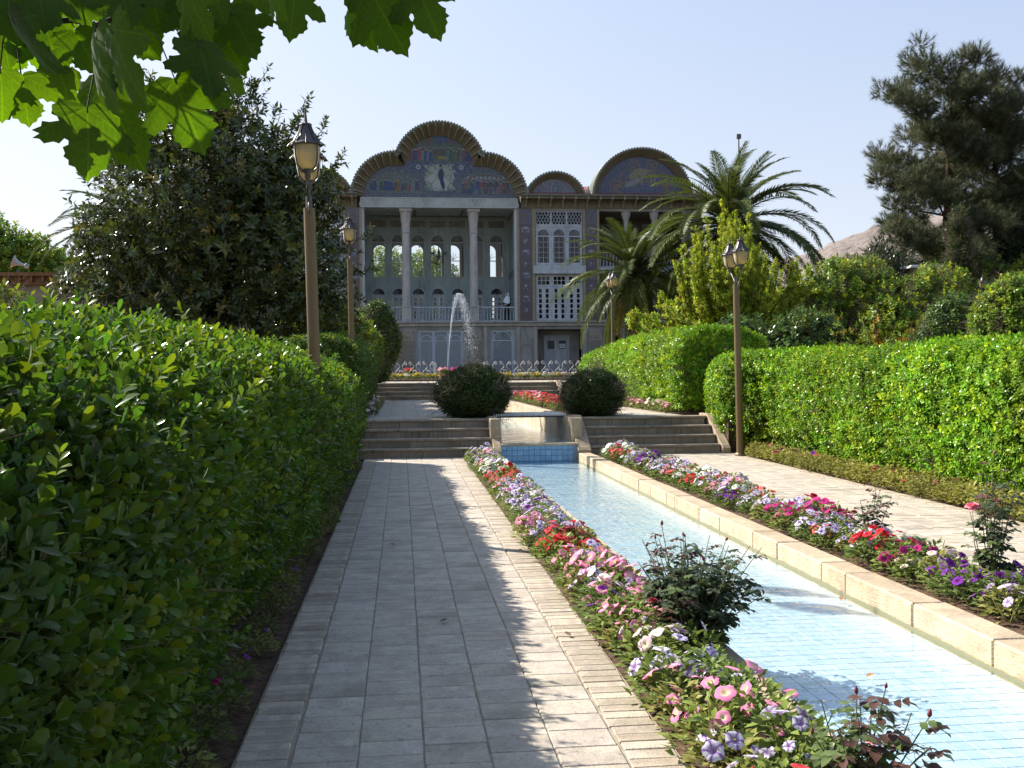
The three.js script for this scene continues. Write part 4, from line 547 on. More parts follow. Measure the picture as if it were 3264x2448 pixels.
// hanging lamp in the balcony
{ const t = thing('hanging_lamp', 'chandelier hanging on a long dark rod in the palace balcony', 'chandelier', 2.27, 11.11, -62.2); part('rod', new MB().tube([V(0, 0, 0), V(0, -1.9, 0)], 0.016, 6), PM.iron, t); const b = part('body', new MB().lathe([[0.02, -2.75], [0.12, -2.65], [0.05, -2.5], [0.1, -2.3], [0.03, -2.1], [0.02, -1.9]], 10), PM.iron, t); for (let k = 0; k < 8; k++) { const a = (k / 8) * 6.283, d = V(Math.cos(a), 0, Math.sin(a)); part('arm', new MB().tube([V(0, -2.45, 0), d.clone().multiplyScalar(0.25).setY(-2.6), d.clone().multiplyScalar(0.45).setY(-2.45)], 0.012, 5).lathe([[0.03, 0], [0.05, 0.05], [0.055, 0.16]], 8, d.x * 0.45, -2.45, d.z * 0.45), PM.iron, t); } }
{ const t = thing('antenna_mast', 'thin grey mast rising behind the tall palm, beyond the palace', 'mast', 25.1, 1.2, -75); part('pole', new MB().tube([V(0, 0, 0), V(0, 17.6, 0)], [0.11, 0.05], 6), PM.iron, t); part('antenna_head', new MB().box(-0.16, 17.6, -0.1, 0.16, 17.95, 0.1, 0.02), PM.iron, t); }

// ---------------------------------------------------------------- foliage
// a shoot: a thin stem (local +y) with leaves set round it
function shoot({ seed, n, len, L, W, st = DIAM, rise = 0.6, fold = 0.25, curl = 0.15, stem = 0.0025, tip = true, pairs = false, vary = 0.25, from = 0.1 }) {
  const r = rng(seed), m = new MB(); if (stem) m.tube([V(0, 0, 0), V(0, len, 0)], [stem, stem * 0.5], 3, false);
  for (let k = 0; k < n; k++) {
    const t = from + (1 - from) * (k / Math.max(1, n - 1)), a = pairs ? (k >> 1) * 1.571 + (k & 1) * Math.PI + (r() - 0.5) * 0.5 : k * 2.4 + (r() - 0.5) * 0.6, el = tip && k === n - 1 ? 1.35 : lerp(rise * 0.7, rise * 1.25, t) + (r() - 0.5) * 0.4;
    const d = V(Math.cos(a) * Math.cos(el), Math.sin(el), Math.sin(a) * Math.cos(el)), nr = V(-Math.cos(a) * Math.sin(el), Math.cos(el), -Math.sin(a) * Math.sin(el)); nr.applyAxisAngle(d, (r() - 0.5) * 1.2);
    m.leaf(V(0, len * (pairs ? from + (1 - from) * ((k >> 1) / Math.max(1, (n >> 1) - 1)) : t), 0), d, nr, L * (1 + (r() - 0.5) * 2 * vary), W * (1 + (r() - 0.5) * 2 * vary), st, fold, curl);
  }
  return m.geo(true);
}
const jitter = (r, s) => V(r() - 0.5, r() - 0.5, r() - 0.5).multiplyScalar(2 * s);
const twigMat = std(0.17, 0.13, 0.09, { roughness: 1 });
const twigClump = (() => { const r = rng(9), m = new MB(); m.tube([V(0, 0, 0), V(0.02, 0.25, 0.01), V(0, 0.5, 0)], [0.006, 0.004, 0.002], 3, false); for (let k = 0; k < 12; k++) { const y = 0.06 + k * 0.035, a = k * 2.4, e = V(Math.cos(a) * (0.1 + 0.1 * r()), y + 0.06 + 0.1 * r(), Math.sin(a) * (0.1 + 0.1 * r())); m.tube([V(0, y, 0), e.clone().multiplyScalar(0.5).setY(y + 0.03), e], [0.003, 0.0022, 0.0012], 3, false); for (const q of [-1, 1]) m.tube([e.clone().multiplyScalar(0.6).setY((y + e.y) / 2), e.clone().add(V(q * 0.05, 0.03, -q * 0.05))], [0.0018, 0.001], 3, false); } return m.geo(); })();
const barkMat = std(0.14, 0.11, 0.08, { map: rep(T.soil, 1.5), bumpMap: rep(T.soilBump, 2), bumpScale: 0.02, roughness: 1 });

// clipped hedge: profile [[x,y]...] bottom front -> over the top -> bottom back, run along z from za (near) to zb (far)
function hedge({ name = 'hedge', label, prof, za, zb, y0 = 0, taper = () => 1, seed, density, geos, mat, tint, up = 0.6, depth = 0.12, keep = 0, endNear = true, endFar = true, group, top = 1, sil = 0.05, axisX, shift = () => 0 }) {
  const r = rng(seed), t = thing(name, label, 'hedge', 0, y0, 0, group), pts = prof.map((p) => new THREE.Vector2(...p)), seg = []; let total = 0;
  const ctr = pts.reduce((a, p) => a.add(p), new THREE.Vector2()).multiplyScalar(1 / pts.length);
  for (let k = 0; k < pts.length - 1; k++) { const d = pts[k + 1].clone().sub(pts[k]), l = d.length(); let nx = -d.y / l, ny = d.x / l; const mid = pts[k].clone().add(pts[k + 1]).multiplyScalar(0.5).sub(ctr); if (nx * mid.x + ny * mid.y < 0) { nx = -nx; ny = -ny; } seg.push({ a: pts[k], d, l, nx, ny, w: l }); total += l; }
  const xs = pts.map((p) => p.x), ys = pts.map((p) => p.y), X0 = Math.min(...xs), X1 = Math.max(...xs), Y1 = Math.max(...ys);
  const inside = (x, y) => { let c = false; for (let i = 0, j = pts.length - 1; i < pts.length; j = i++) if ((pts[i].y > y) !== (pts[j].y > y) && x < ((pts[j].x - pts[i].x) * (y - pts[i].y)) / (pts[j].y - pts[i].y) + pts[i].x) c = !c; return c; };
  // the branching wood inside
  const wood = []; for (let k = 0; k < (X1 - X0) * Y1 * (zb - za) * 75; k++) { const x = lerp(X0, X1, r()), y = r() * Y1, z = lerp(za + 0.1, zb - 0.1, r()); if (!inside((x - ctr.x) * 1.5 + ctr.x, y * 1.22)) continue; wood.push({ m: placeMatrix(V(x + shift(z), Math.max(0, y - 0.25) * taper(z), -z), V((x - ctr.x) * 0.5, 1, 0).add(jitter(r, 0.5)).normalize(), r() * 6.28, 0.8 + 0.5 * r()) }); } instances('twigs', twigClump, twigMat, wood, t);
  const patch = (c, p) => { const k = 0.72 + 0.56 * noise3(p.z * 1.6, p.y * 0.7, seed), w = 0.9 + 0.2 * noise3(p.z * 0.6, p.y * 0.5 + 9, seed); return [c[0] * k * w, c[1] * k, c[2] * k]; }, list = geos.map(() => []), put = (pos, ax) => { const g = Math.floor(r() * geos.length), e = { m: placeMatrix(pos, ax.normalize(), r() * 6.28, 0.75 + r() * 0.55), c: patch(tint(r), pos), pos, g }; list[g].push(e); };
  const n = Math.round(total * (zb - za) * density);
  for (let k = 0; k < n; k++) {
    let q = r() * total, s = 0; while (s < seg.length - 1 && q > seg[s].l) { q -= seg[s].l; s++; } const g = seg[s], f = clamp(q / g.l, 0, 1), z = lerp(za, zb, axisX ? Math.pow(r(), 1.5) : r()), sc = taper(z);
    if (g.ny < -0.3) continue;
    const lump = (noise3(z * 1.7, (g.a.y + g.d.y * f) * 1.9, s * 0.3 + seed) - 0.5) * 0.13, e = Math.min(z - za, zb - z), rd = e < 0.25 ? (0.25 - e) * (0.25 - e) * 1.6 : 0, dp = -(r() < 0.6 ? Math.pow(r(), 1.6) * depth : depth + r() * 0.55) + lump - rd + (r() < 0.04 ? sil * r() : 0);
    const pos = V(g.a.x + g.d.x * f + g.nx * dp + shift(z), Math.max(0.06, (g.a.y + g.d.y * f) * sc + g.ny * dp), -z);
    put(pos, V(g.nx, g.ny + up, 0).normalize().add(jitter(r, 0.5)));
  }
  for (const [on, z, s] of [[endNear, za, 1], [endFar, zb, -1]]) if (on) for (let k = 0; k < (X1 - X0) * Y1 * density * 1.2; k++) { const x = lerp(X0, X1, r()), y = r() * Y1; if (!inside(x, y)) continue; const edge = Math.min(x - X0, X1 - x, Y1 - y); put(V(x + shift(z), y * taper(z), -z + s * (-0.02 - Math.pow(r(), 1.5) * depth - (edge < 0.25 ? (0.25 - edge) * 0.6 : 0))), V(0, up, s).normalize().add(jitter(r, 0.5))); }
  if (keep) { // the shoots that show largest are parts of their own
    const all = list.flat().sort((a, b) => a.pos.length() - b.pos.length()), front = all.filter((e) => e.pos.z < -1.9 && Math.abs(e.pos.x / e.pos.z) < 0.42).slice(0, keep), set = new Set(front), pal = [0, 1, 2, 3].map((k) => { const m = mat.clone(); m.color.setRGB(...tint(r).map((c, i) => c * [mat.color.r, mat.color.g, mat.color.b][i])); return m; });
    for (const e of front) { const o = part('leafy_shoot', geos[e.g], pal[Math.floor(r() * 4)], t); e.m.decompose(o.position, o.quaternion, o.scale); }
    list.forEach((l, g) => instances('foliage', geos[g], mat, l.filter((e) => !set.has(e)), t));
  } else list.forEach((l, g) => instances('foliage', geos[g], mat, l, t));
  return t;
}
const hedgeShoots = [1, 2, 3, 4].map((s) => shoot({ seed: s, n: 8, len: 0.075, L: 0.05, W: 0.0155, st: OBOV, rise: 0.75, pairs: true, fold: 0.18, curl: 0.12, stem: 0.0022 }));
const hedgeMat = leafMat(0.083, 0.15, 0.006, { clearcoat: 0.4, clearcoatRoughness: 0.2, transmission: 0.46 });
const greenTint = (r) => { const y = r(), k = 0.65 + 0.6 * r(); return r() < 0.17 ? [k * 1.9, k * 1.45, k * 0.9] : [k * (0.7 + 0.4 * y), k, k * (0.7 + 0.7 * r())]; };
hedge({ label: 'tall dark green glossy-leaved hedge close on the left of the paved path', prof: [[-1.06, 0.08], [-0.93, 0.6], [-0.87, 1.0], [-0.9, 1.28], [-1.0, 1.48], [-1.17, 1.65], [-1.42, 1.77], [-1.75, 1.84], [-2.1, 1.84], [-2.35, 1.6], [-2.4, 0.9], [-2.4, 0.1]], za: 0.9, zb: 19.2, seed: 31, density: 900, geos: hedgeShoots, mat: hedgeMat, tint: greenTint, keep: 300, depth: 0.16, sil: 0.16, up: 0.75, axisX: true, shift: (z) => 0.13 * THREE.MathUtils.smoothstep(z, 6, 9.5), taper: (z) => lerp(0.89, 1, THREE.MathUtils.smoothstep(z, 2.4, 5.6)) - 0.05 * THREE.MathUtils.smoothstep(z, 14, 19) + 0.012 * Math.sin(z * 0.9) + 0.014 * Math.sin(z * 2.3 + 1) });
const fineShoots = [11, 12, 13].map((s) => shoot({ seed: s, n: 8, len: 0.075, L: 0.052, W: 0.0165, st: OVAL, rise: 0.36, pairs: true, fold: 0.2, curl: 0.15, stem: 0 }));
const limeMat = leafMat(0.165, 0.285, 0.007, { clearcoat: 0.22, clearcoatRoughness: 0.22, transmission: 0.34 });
hedge({ label: 'long bright green clipped hedge along the right-hand path, lit by the sun', prof: [[6.95, 0.16], [6.82, 0.6], [6.75, 1.2], [6.8, 1.62], [6.98, 1.82], [7.3, 1.9], [8.0, 1.88], [8.25, 1.6], [8.3, 0.1]], za: 7.5, zb: 20.9, shift: (z) => -0.52 * THREE.MathUtils.smoothstep(z, 18.7, 19.8), seed: 33, density: 600, geos: fineShoots, mat: limeMat, tint: greenTint, keep: 0, depth: 0.12, sil: 0.09, up: 0.7, taper: (z) => 1 + 0.018 * Math.sin(z * 1.1) });
hedge({ label: 'bright green clipped hedge on the upper terrace to the right, behind the smaller ball bush', prof: [[5.92, 0.1], [5.82, 0.6], [5.8, 1.3], [5.95, 1.68], [6.3, 1.84], [7.2, 1.82], [7.7, 1.6], [7.85, 0.1]], y0: 0.66, za: 21.3, zb: 33.6, seed: 35, density: 330, geos: fineShoots, mat: limeMat, tint: greenTint, depth: 0.14, sil: 0.1, up: 0.7, taper: (z) => lerp(1, 0.82, clamp((z - 27) / 7, 0, 1)) });
hedge({ label: 'shaded clipped hedge on the upper terrace to the left, beyond the second lamp post', prof: [[-1.0, 0.1], [-0.86, 0.6], [-0.86, 1.3], [-1.0, 1.62], [-1.4, 1.76], [-2.2, 1.72], [-2.5, 1.4], [-2.5, 0.1]], y0: 0.66, za: 21, zb: 34, seed: 37, density: 310, geos: fineShoots, mat: hedgeMat, tint: greenTint, depth: 0.14, sil: 0.12, up: 0.7, taper: (z) => 1 + 0.04 * Math.sin(z * 0.8) });

// a mass of leaves over ellipsoid lobes [x,y,z,rx,ry,rz]
function leafMass(t, lobes, { seed, n, geos, mat, tint = greenTint, up = 0.35, jit = 0.6, shell = 0.4, inner = 0.25, scale = [0.75, 1.3], partName = 'foliage', rough = 0.16, freq = 1.4, down = 0, ground = -9 }) {
  const r = rng(seed), w = lobes.map((l) => (l[3] * l[4] + l[4] * l[5] + l[3] * l[5]) / 3), tot = w.reduce((a, b) => a + b, 0), list = geos.map(() => []); let made = 0, tries = 0;
  while (made < n && tries++ < n * 12) {
    let q = r() * tot, k = 0; while (k < w.length - 1 && q > w[k]) q -= w[k++]; const l = lobes[k], u = r() * 2 - 1, a = r() * 6.283, s = Math.sqrt(1 - u * u), d = V(s * Math.cos(a), u, s * Math.sin(a));
    const deep = r() < inner ? r() * 0.6 : 1 - shell * Math.pow(r(), 1.7), bump = 1 + rough * 2 * (noise3(d.x * freq * l[3] + l[0], d.y * freq * l[4] + l[1], d.z * freq * l[5] + l[2]) - 0.5), f = deep * bump;
    const p = V(l[0] + d.x * l[3] * f, l[1] + d.y * l[4] * f, l[2] + d.z * l[5] * f); if (p.y < ground) continue;
    if (deep > 0.6 && lobes.some((o, j) => j !== k && ((p.x - o[0]) / o[3]) ** 2 + ((p.y - o[1]) / o[4]) ** 2 + ((p.z - o[2]) / o[5]) ** 2 < 0.55) && r() < 0.85) continue;
    const nrm = V(d.x / l[3], d.y / l[4], d.z / l[5]).normalize(), ax = nrm.clone().add(V(0, up - down, 0)).add(jitter(r, jit)).normalize(), g = Math.floor(r() * geos.length);
    list[g].push({ m: placeMatrix(p, ax, r() * 6.28, lerp(scale[0], scale[1], r())), c: tint(r) }); made++;
  }
  list.forEach((l, g) => instances(partName, geos[g], mat, l, t));
}
function limbs(t, base, tops, r0, seed, mat = barkMat) { // trunk that forks to the lobes
  const r = rng(seed), fork = base.clone().lerp(tops.reduce((a, b) => a.add(b), V(0, 0, 0)).multiplyScalar(1 / tops.length), 0.42); part('trunk', new MB().tube([base, base.clone().lerp(fork, 0.5).add(jitter(r, r0 * 0.5).setY(0)), fork], [r0, r0 * 0.8, r0 * 0.66], 9), mat, t);
  for (const e of tops) { const m = fork.clone().lerp(e, 0.5).add(jitter(r, 0.25)); part('limb', new MB().tube([fork, m, e], [r0 * 0.5, r0 * 0.33, r0 * 0.1], 6, false), mat, t); }
}
const coreOf = (t, lobes, k = 0.7) => { const r = rng(Math.round(lobes[0][0] * 97)), wood = []; for (const l of lobes) for (let j = 0; j < 40 + l[3] * l[4] * l[5] * 150; j++) { const d = jitter(r, 1); if (d.length() > 1) { j--; continue; } const f = 0.85; wood.push({ m: placeMatrix(V(l[0] + d.x * l[3] * f, l[1] + d.y * l[4] * f - 0.15, l[2] + d.z * l[5] * f), d.clone().add(V(0, 0.8, 0)).normalize(), r() * 6.28, 0.8 + 0.6 * r()) }); } instances('twigs', twigClump, twigMat, wood, t); };

// two clipped ball bushes on the landing
const ballTint = (r) => { const k = 0.6 + 0.7 * r(); return r() < 0.1 ? [k * 1.3, k * 1.2, k] : [k * 0.9, k, k * 0.9]; };
const ballShoots = [21, 22].map((s) => shoot({ seed: s, n: 7, len: 0.05, L: 0.034, W: 0.011, st: DIAM, rise: 0.7, pairs: true, stem: 0 })), ballMat = leafMat(0.045, 0.072, 0.014, { transmission: 0.25, clearcoat: 0.3 });
for (const [x, y, z, rx, ry, rz, lab, sd] of [[1.47, 1.17, -21.25, 0.72, 0.53, 0.66, 'larger dark clipped ball bush at the head of the left stone steps', 41], [3.96, 1.13, -21.2, 0.61, 0.46, 0.56, 'smaller dark clipped ball bush at the head of the right stone steps', 42]]) {
  const t = thing('ball_bush', lab, 'bush', x, 0.66, z), L = [[0, y - 0.66, 0, rx, ry, rz]]; coreOf(t, L, 0.8); part('stem', new MB().tube([V(0, 0, 0), V(0, 0.3, 0)], 0.05, 6), barkMat, t); leafMass(t, L, { seed: sd, n: 9500, geos: ballShoots, mat: ballMat, tint: ballTint, up: 0.2, shell: 0.22, inner: 0.3, rough: 0.1, freq: 4, jit: 0.7, ground: 0.02 });
}
// magnolia
const magShoots = [51, 52, 53].map((s) => shoot({ seed: s, n: 9, len: 0.26, L: 0.17, W: 0.038, st: LANCE, rise: 0.55, fold: 0.2, curl: 0.18, stem: 0.006 })), magMat = leafMat(0.066, 0.083, 0.016, { clearcoat: 0.85, clearcoatRoughness: 0.2, transmission: 0.28 });
{
  const t = thing('magnolia_tree', 'large dark evergreen tree with leathery leaves behind the left hedge', 'tree', 0, 0, 0), B = V(-5.0, 0.64, -27.6);
  const L = [[-5.0, 5.0, -27.6, 2.7, 2.5, 2.4], [-3.3, 5.0, -27.2, 1.7, 2.1, 1.7], [-6.9, 4.8, -27.2, 1.35, 1.9, 1.4], [-4.5, 7.9, -27.4, 0.85, 1.75, 0.9], [-3.0, 7.0, -27.3, 0.75, 1.1, 0.8], [-6.0, 7.3, -27.3, 1.15, 1.35, 1.1], [-2.2, 3.5, -27.0, 0.95, 1.5, 1.1], [-5.2, 3.0, -27.0, 2.7, 1.5, 2.1], [-7.6, 3.4, -27.0, 1.0, 1.5, 1.2], [-3.9, 6.2, -27.0, 1.3, 1.4, 1.3], [-2.35, 5.9, -27.2, 0.7, 0.9, 0.7]];
  limbs(t, B, L.slice(0, 7).map((l) => V(l[0], l[1] + l[4] * 0.5, l[2])), 0.2, 55);
  leafMass(t, L, { seed: 56, n: 5600, geos: magShoots, mat: magMat, tint: (r) => { const k = 0.55 + 0.8 * r(); return r() < 0.05 ? [k * 3.2, k * 1.9, k] : r() < 0.25 ? [k * 1.6, k * 1.5, k * 0.9] : [k * 0.9, k, k]; }, up: 0.25, shell: 0.55, inner: 0.25, rough: 0.4, jit: 0.8, down: 0.1 });
  // loose leading shoots that break the outline
  const r = rng(57), sp = []; for (const [x, y, z, dx, dy, n] of [[-4.2, 9.2, -27.4, 0.35, 0.9, 9], [-3.9, 8.6, -27.3, 0.5, 0.8, 8], [-2.8, 7.8, -27.3, 0.35, 0.8, 9], [-2.4, 7.3, -27.3, 0.5, 0.75, 9], [-2.1, 6.6, -27.2, 0.6, 0.6, 8], [-5.0, 9.2, -27.4, -0.1, 0.9, 8], [-6.1, 8.4, -27.3, -0.2, 0.8, 8], [-6.8, 7.8, -27.3, -0.3, 0.6, 7], [-1.6, 4.7, -27, 0.7, 0.5, 7], [-1.5, 4.0, -26.9, 0.8, 0.3, 7]]) { const dir = V(dx, dy, 0).normalize(), m = new MB(), e = V(x, y, z).addScaledVector(dir, 1.0); m.tube([V(x, y, z).addScaledVector(dir, -0.8), V(x, y, z).add(jitter(r, 0.05)), e], [0.025, 0.016, 0.006], 4, false); part('twig', m, barkMat, t); for (let k = 0; k < n; k++) { const f = k / n, p = V(x, y, z).addScaledVector(dir, f * 1.0); sp.push({ m: placeMatrix(p, dir.clone().add(jitter(r, 0.9)).normalize(), r() * 6.28, 0.7 + 0.4 * r()), c: [1, 1, 0.9] }); } }
  instances('foliage', magShoots[0], magMat, sp, t);
}
// generic broadleaf shoots
const bigShoots = [61, 62, 63].map((s) => shoot({ seed: s, n: 10, len: 0.2, L: 0.105, W: 0.033, st: DIAM, rise: 0.4, stem: 0, curl: 0.2 }));
const citrusMat = leafMat(0.165, 0.24, 0.010, { clearcoat: 0.35, transmission: 0.36 }), deepMat = leafMat(0.07, 0.115, 0.016, { clearcoat: 0.4, transmission: 0.3 });
const citrusTint = (r) => { const k = 0.6 + 0.6 * r(); return r() < 0.3 ? [k * 2.0, k * 1.5, k * 0.8] : [k * 0.85, k, k]; };
function tree(name, label, base, lobes, opt) { const t = thing(name, label, 'tree', 0, 0, 0, opt.group); limbs(t, V(...base), lobes.slice(0, 5).map((l) => V(l[0], l[1], l[2])), opt.r0 ?? 0.12, opt.seed + 1); if (opt.core) coreOf(t, lobes, opt.core); leafMass(t, lobes, opt); return t; }
function shrub(name, label, base, lobes, opt) { const t = thing(name, label, 'shrub', 0, 0, 0, opt.group); part('stem', new MB().tube([V(...base), V(lobes[0][0], lobes[0][1], lobes[0][2])], [0.06, 0.03], 6), barkMat, t); if (opt.core !== 0) coreOf(t, lobes, opt.core ?? 0.62); leafMass(t, lobes, opt); return t; }
// leaning clipped shrub by the upper steps, and loose bushes left of it
shrub('topiary_shrub', 'dark rounded topiary shrub leaning in front of the palace balcony', [-0.95, 1.2, -37.2], [[-0.85, 3.3, -37.2, 0.48, 0.75, 0.48], [-0.6, 2.7, -37.2, 0.5, 0.8, 0.5], [-0.85, 2.1, -37.2, 0.45, 0.8, 0.45]], { seed: 81, n: 3400, geos: fineShoots, mat: deepMat, up: 0.4, shell: 0.25, inner: 0.25, rough: 0.08, scale: [1.3, 2] });
shrub('loose_shrub', 'loose light green shrub rising behind the left terrace hedge', [-2.4, 0.7, -30.5], [[-2.3, 2.9, -30.5, 0.9, 0.95, 0.8], [-1.7, 2.5, -31, 0.6, 0.8, 0.6], [-3.2, 2.4, -30.3, 0.8, 0.9, 0.7]], { seed: 83, n: 1900, geos: bigShoots, mat: citrusMat, tint: citrusTint, up: 0.6, rough: 0.25 });
shrub('loose_shrub', 'small leafy shrub between the second lamp post and the dark topiary', [-1.6, 0.7, -34.8], [[-1.55, 2.6, -34.8, 0.55, 0.8, 0.5], [-1.2, 2.3, -35.4, 0.45, 0.7, 0.45]], { seed: 85, n: 1100, geos: bigShoots, mat: citrusMat, tint: citrusTint, up: 0.6, rough: 0.25 });
// spring-green tree with upright leafy sprays
{
  const t = thing('spring_tree', 'yellow-green tree in fresh leaf behind the right terrace hedge', 'tree', 0, 0, 0), B = V(10.4, 0.64, -31.2), r = rng(91), tufts = [92, 93].map((s) => shoot({ seed: s, n: 11, len: 0.16, L: 0.075, W: 0.03, st: DIAM, rise: 0.4, stem: 0, curl: 0.3 })), mat = leafMat(0.36, 0.41, 0.03, { transmission: 0.42, clearcoat: 0.1 }), list = [[], []];
  const add = (p, ax, s = 1) => list[r() < 0.5 ? 0 : 1].push({ m: placeMatrix(p, ax.clone().add(jitter(r, 0.8)).normalize(), r() * 6.28, s * (0.7 + 0.6 * r())), c: (() => { const k = 0.6 + 0.55 * r(); return [k * (0.8 + 0.35 * r()), k, k * 0.8]; })() });
  part('trunk', new MB().tube([B, V(10.4, 1.9, -31.2), V(10.35, 2.6, -31.2)], [0.16, 0.13, 0.1], 8), barkMat, t);
  for (let k = 0; k < 118; k++) {
    const a = r() * 6.283, q = Math.pow(r(), 0.6), bx = 10.2 + Math.cos(a) * q * 2.75, bz = -31.2 + Math.sin(a) * q * 1.9, topY = 3.0 + 3.2 * (1 - q * q * 0.75) * (0.6 + 0.45 * r()) + (bx > 9.6 && bx < 10.6 ? 0.5 : 0) - (bx < 8.9 ? 0.5 : 0), y0 = 1.9 + 1.2 * r(), e = V(bx + (bx - 10.3) * 0.22, topY, bz), s = V(lerp(10.35, bx, 0.55), y0, lerp(-31.2, bz, 0.55)), mid = s.clone().lerp(e, 0.5).add(V((bx - 10.3) * 0.22, 0, 0));
    part('spray', new MB().tube([s, mid, e], [0.028, 0.017, 0.006], 4, false), barkMat, t);
    const cv = new THREE.QuadraticBezierCurve3(s, mid, e), L = cv.getLength(), n = Math.round(L * 17); for (let j = 0; j < n; j++) { const u = 0.12 + 0.88 * (j / n), p = cv.getPoint(u); add(p.add(jitter(r, 0.11 * (1.25 - u))), cv.getTangent(u), u > 0.7 ? 0.9 : 1.1); }
  }
  list.forEach((l, g) => instances('foliage', tufts[g], mat, l, t));
}
// citrus trees and garden shrubs on the right
const CT = 'citrus trees beyond the right hedge';
[['bushy citrus tree just right of the spring-green tree', [13.6, 0.64, -31], [[13.6, 3.4, -31, 1.3, 1.5, 1.2], [12.8, 2.7, -30.6, 1.0, 1.2, 1.0], [14.4, 3.9, -31, 0.9, 1.1, 0.9]]],
  ['bushy citrus tree in front of the pale gate pillar', [15.2, 0.64, -30], [[15.1, 2.9, -30, 1.3, 1.3, 1.1], [16.2, 3.3, -30, 1.2, 1.3, 1.1], [14.3, 2.6, -29.5, 0.9, 1.1, 0.9]]],
  ['rounded citrus tree directly behind the far right lamp', [25.0, 1.2, -42.8], [[24.8, 4.5, -42.8, 1.9, 2.1, 1.7], [26.1, 3.9, -42.2, 1.7, 2.0, 1.6], [24.5, 5.9, -43, 1.0, 1.2, 1.0]]],
  ['citrus tree at the right edge of the view below the pine', [27.4, 1.2, -42], [[27.3, 4.2, -42, 2.0, 2.3, 1.9], [28.4, 5.0, -42.3, 1.6, 1.9, 1.6]]]].forEach(([lab, b, l], k) => tree('citrus_tree', lab, b, l, { seed: 200 + k * 5, n: 3600, geos: bigShoots, mat: citrusMat, tint: citrusTint, up: 0.5, shell: 0.35, rough: 0.24, core: 0.62, group: CT, ground: 0.7 }));
shrub('round_shrub', 'large rounded glossy shrub below the far right lamp', [12.55, 0.64, -22.6], [[12.55, 1.95, -22.6, 0.72, 1.2, 0.7]], { seed: 231, n: 3000, geos: fineShoots, mat: deepMat, up: 0.4, shell: 0.22, rough: 0.1, scale: [1.2, 1.9] });
shrub('round_shrub', 'tall glossy clipped shrub cut by the right edge of the view', [12.9, 0.64, -20.6], [[12.9, 2.1, -20.6, 0.85, 1.4, 0.85]], { seed: 232, n: 3800, geos: fineShoots, mat: citrusMat, up: 0.4, shell: 0.22, rough: 0.1, scale: [1.2, 1.9] });
shrub('dark_shrub', 'dark leafy shrub behind the right hedge, left of the bare twiggy bush', [10.4, 0.64, -25.5], [[10.3, 2.0, -25.5, 0.9, 0.9, 0.8], [9.6, 1.7, -25.8, 0.8, 0.8, 0.8], [8.9, 1.8, -26.5, 0.8, 1.0, 0.8]], { seed: 234, n: 3000, geos: bigShoots, mat: deepMat, up: 0.5, rough: 0.2, ground: 0.7 });
{ // open twiggy bush
  const t = thing('twiggy_bush', 'open bush of bare brownish twigs and sparse leaves behind the right hedge', 'bush', 11.6, 0.64, -24), r = rng(240), list = [], red = std(0.16, 0.07, 0.05, { roughness: 1 });
  for (let k = 0; k < 70; k++) { const a = r() * 6.28, q = 0.4 + r() * 0.9, e = V(Math.cos(a) * q * 1.25, 1.0 + 1.5 * r(), Math.sin(a) * q * 0.9), m = V(e.x * 0.35, e.y * 0.55, e.z * 0.35); part('twig', new MB().tube([V(r() * 0.1, 0, r() * 0.1), m, e], [0.016, 0.01, 0.004], 4, false), k % 3 ? barkMat : red, t); const cv = new THREE.QuadraticBezierCurve3(V(0, 0, 0), m, e); for (let j = 0; j < 9; j++) { const u = 0.35 + 0.65 * r(); list.push({ m: placeMatrix(cv.getPoint(u).add(jitter(r, 0.08)), cv.getTangent(u).add(jitter(r, 0.9)).normalize(), r() * 6, 0.5 + 0.4 * r()), c: r() < 0.25 ? [2.2, 0.9, 1.2] : [0.9, 0.9, 0.9] }); } }
  instances('foliage', bigShoots[0], citrusMat, list, t);
}
// left background
tree('garden_tree', 'leafy green tree at the far left edge above the low building', [-17.2, 0.64, -47], [[-17.4, 6.0, -47, 2.0, 2.0, 1.8], [-15.6, 5.6, -47, 1.3, 1.9, 1.3], [-14.6, 5.0, -47, 0.9, 1.6, 0.9], [-18.6, 7.2, -47.5, 1.3, 1.8, 1.3]], { seed: 250, n: 4200, geos: bigShoots, mat: citrusMat, up: 0.5, shell: 0.5, inner: 0.15, rough: 0.3, scale: [1.1, 2], r0: 0.2 });
shrub('flowering_shrub', 'loose shrub with a few red blooms beyond the left hedge', [-6.4, 0, -17], [[-6.4, 1.9, -17, 1.0, 1.0, 0.9], [-5.2, 1.8, -17.2, 0.9, 0.9, 0.9], [-7.2, 2.3, -17.4, 0.7, 0.9, 0.8]], { seed: 253, n: 2300, geos: bigShoots, mat: citrusMat, tint: (r) => { const k = 0.7 + 0.5 * r(); return r() < 0.025 ? [8, 0.7, 3] : [k, k * 0.9, k]; }, up: 0.6, rough: 0.3, scale: [0.6, 1.1] });
shrub('feathery_shrub', 'pale feathery shrub at the left edge below the low building', [-9.2, 0, -20.5], [[-8.9, 2.3, -20.5, 1.0, 1.1, 0.9], [-9.8, 2.9, -20.8, 0.8, 1.2, 0.8]], { seed: 255, n: 1900, geos: fineShoots, mat: limeMat, up: 0.9, rough: 0.3, scale: [1.4, 2.4] });
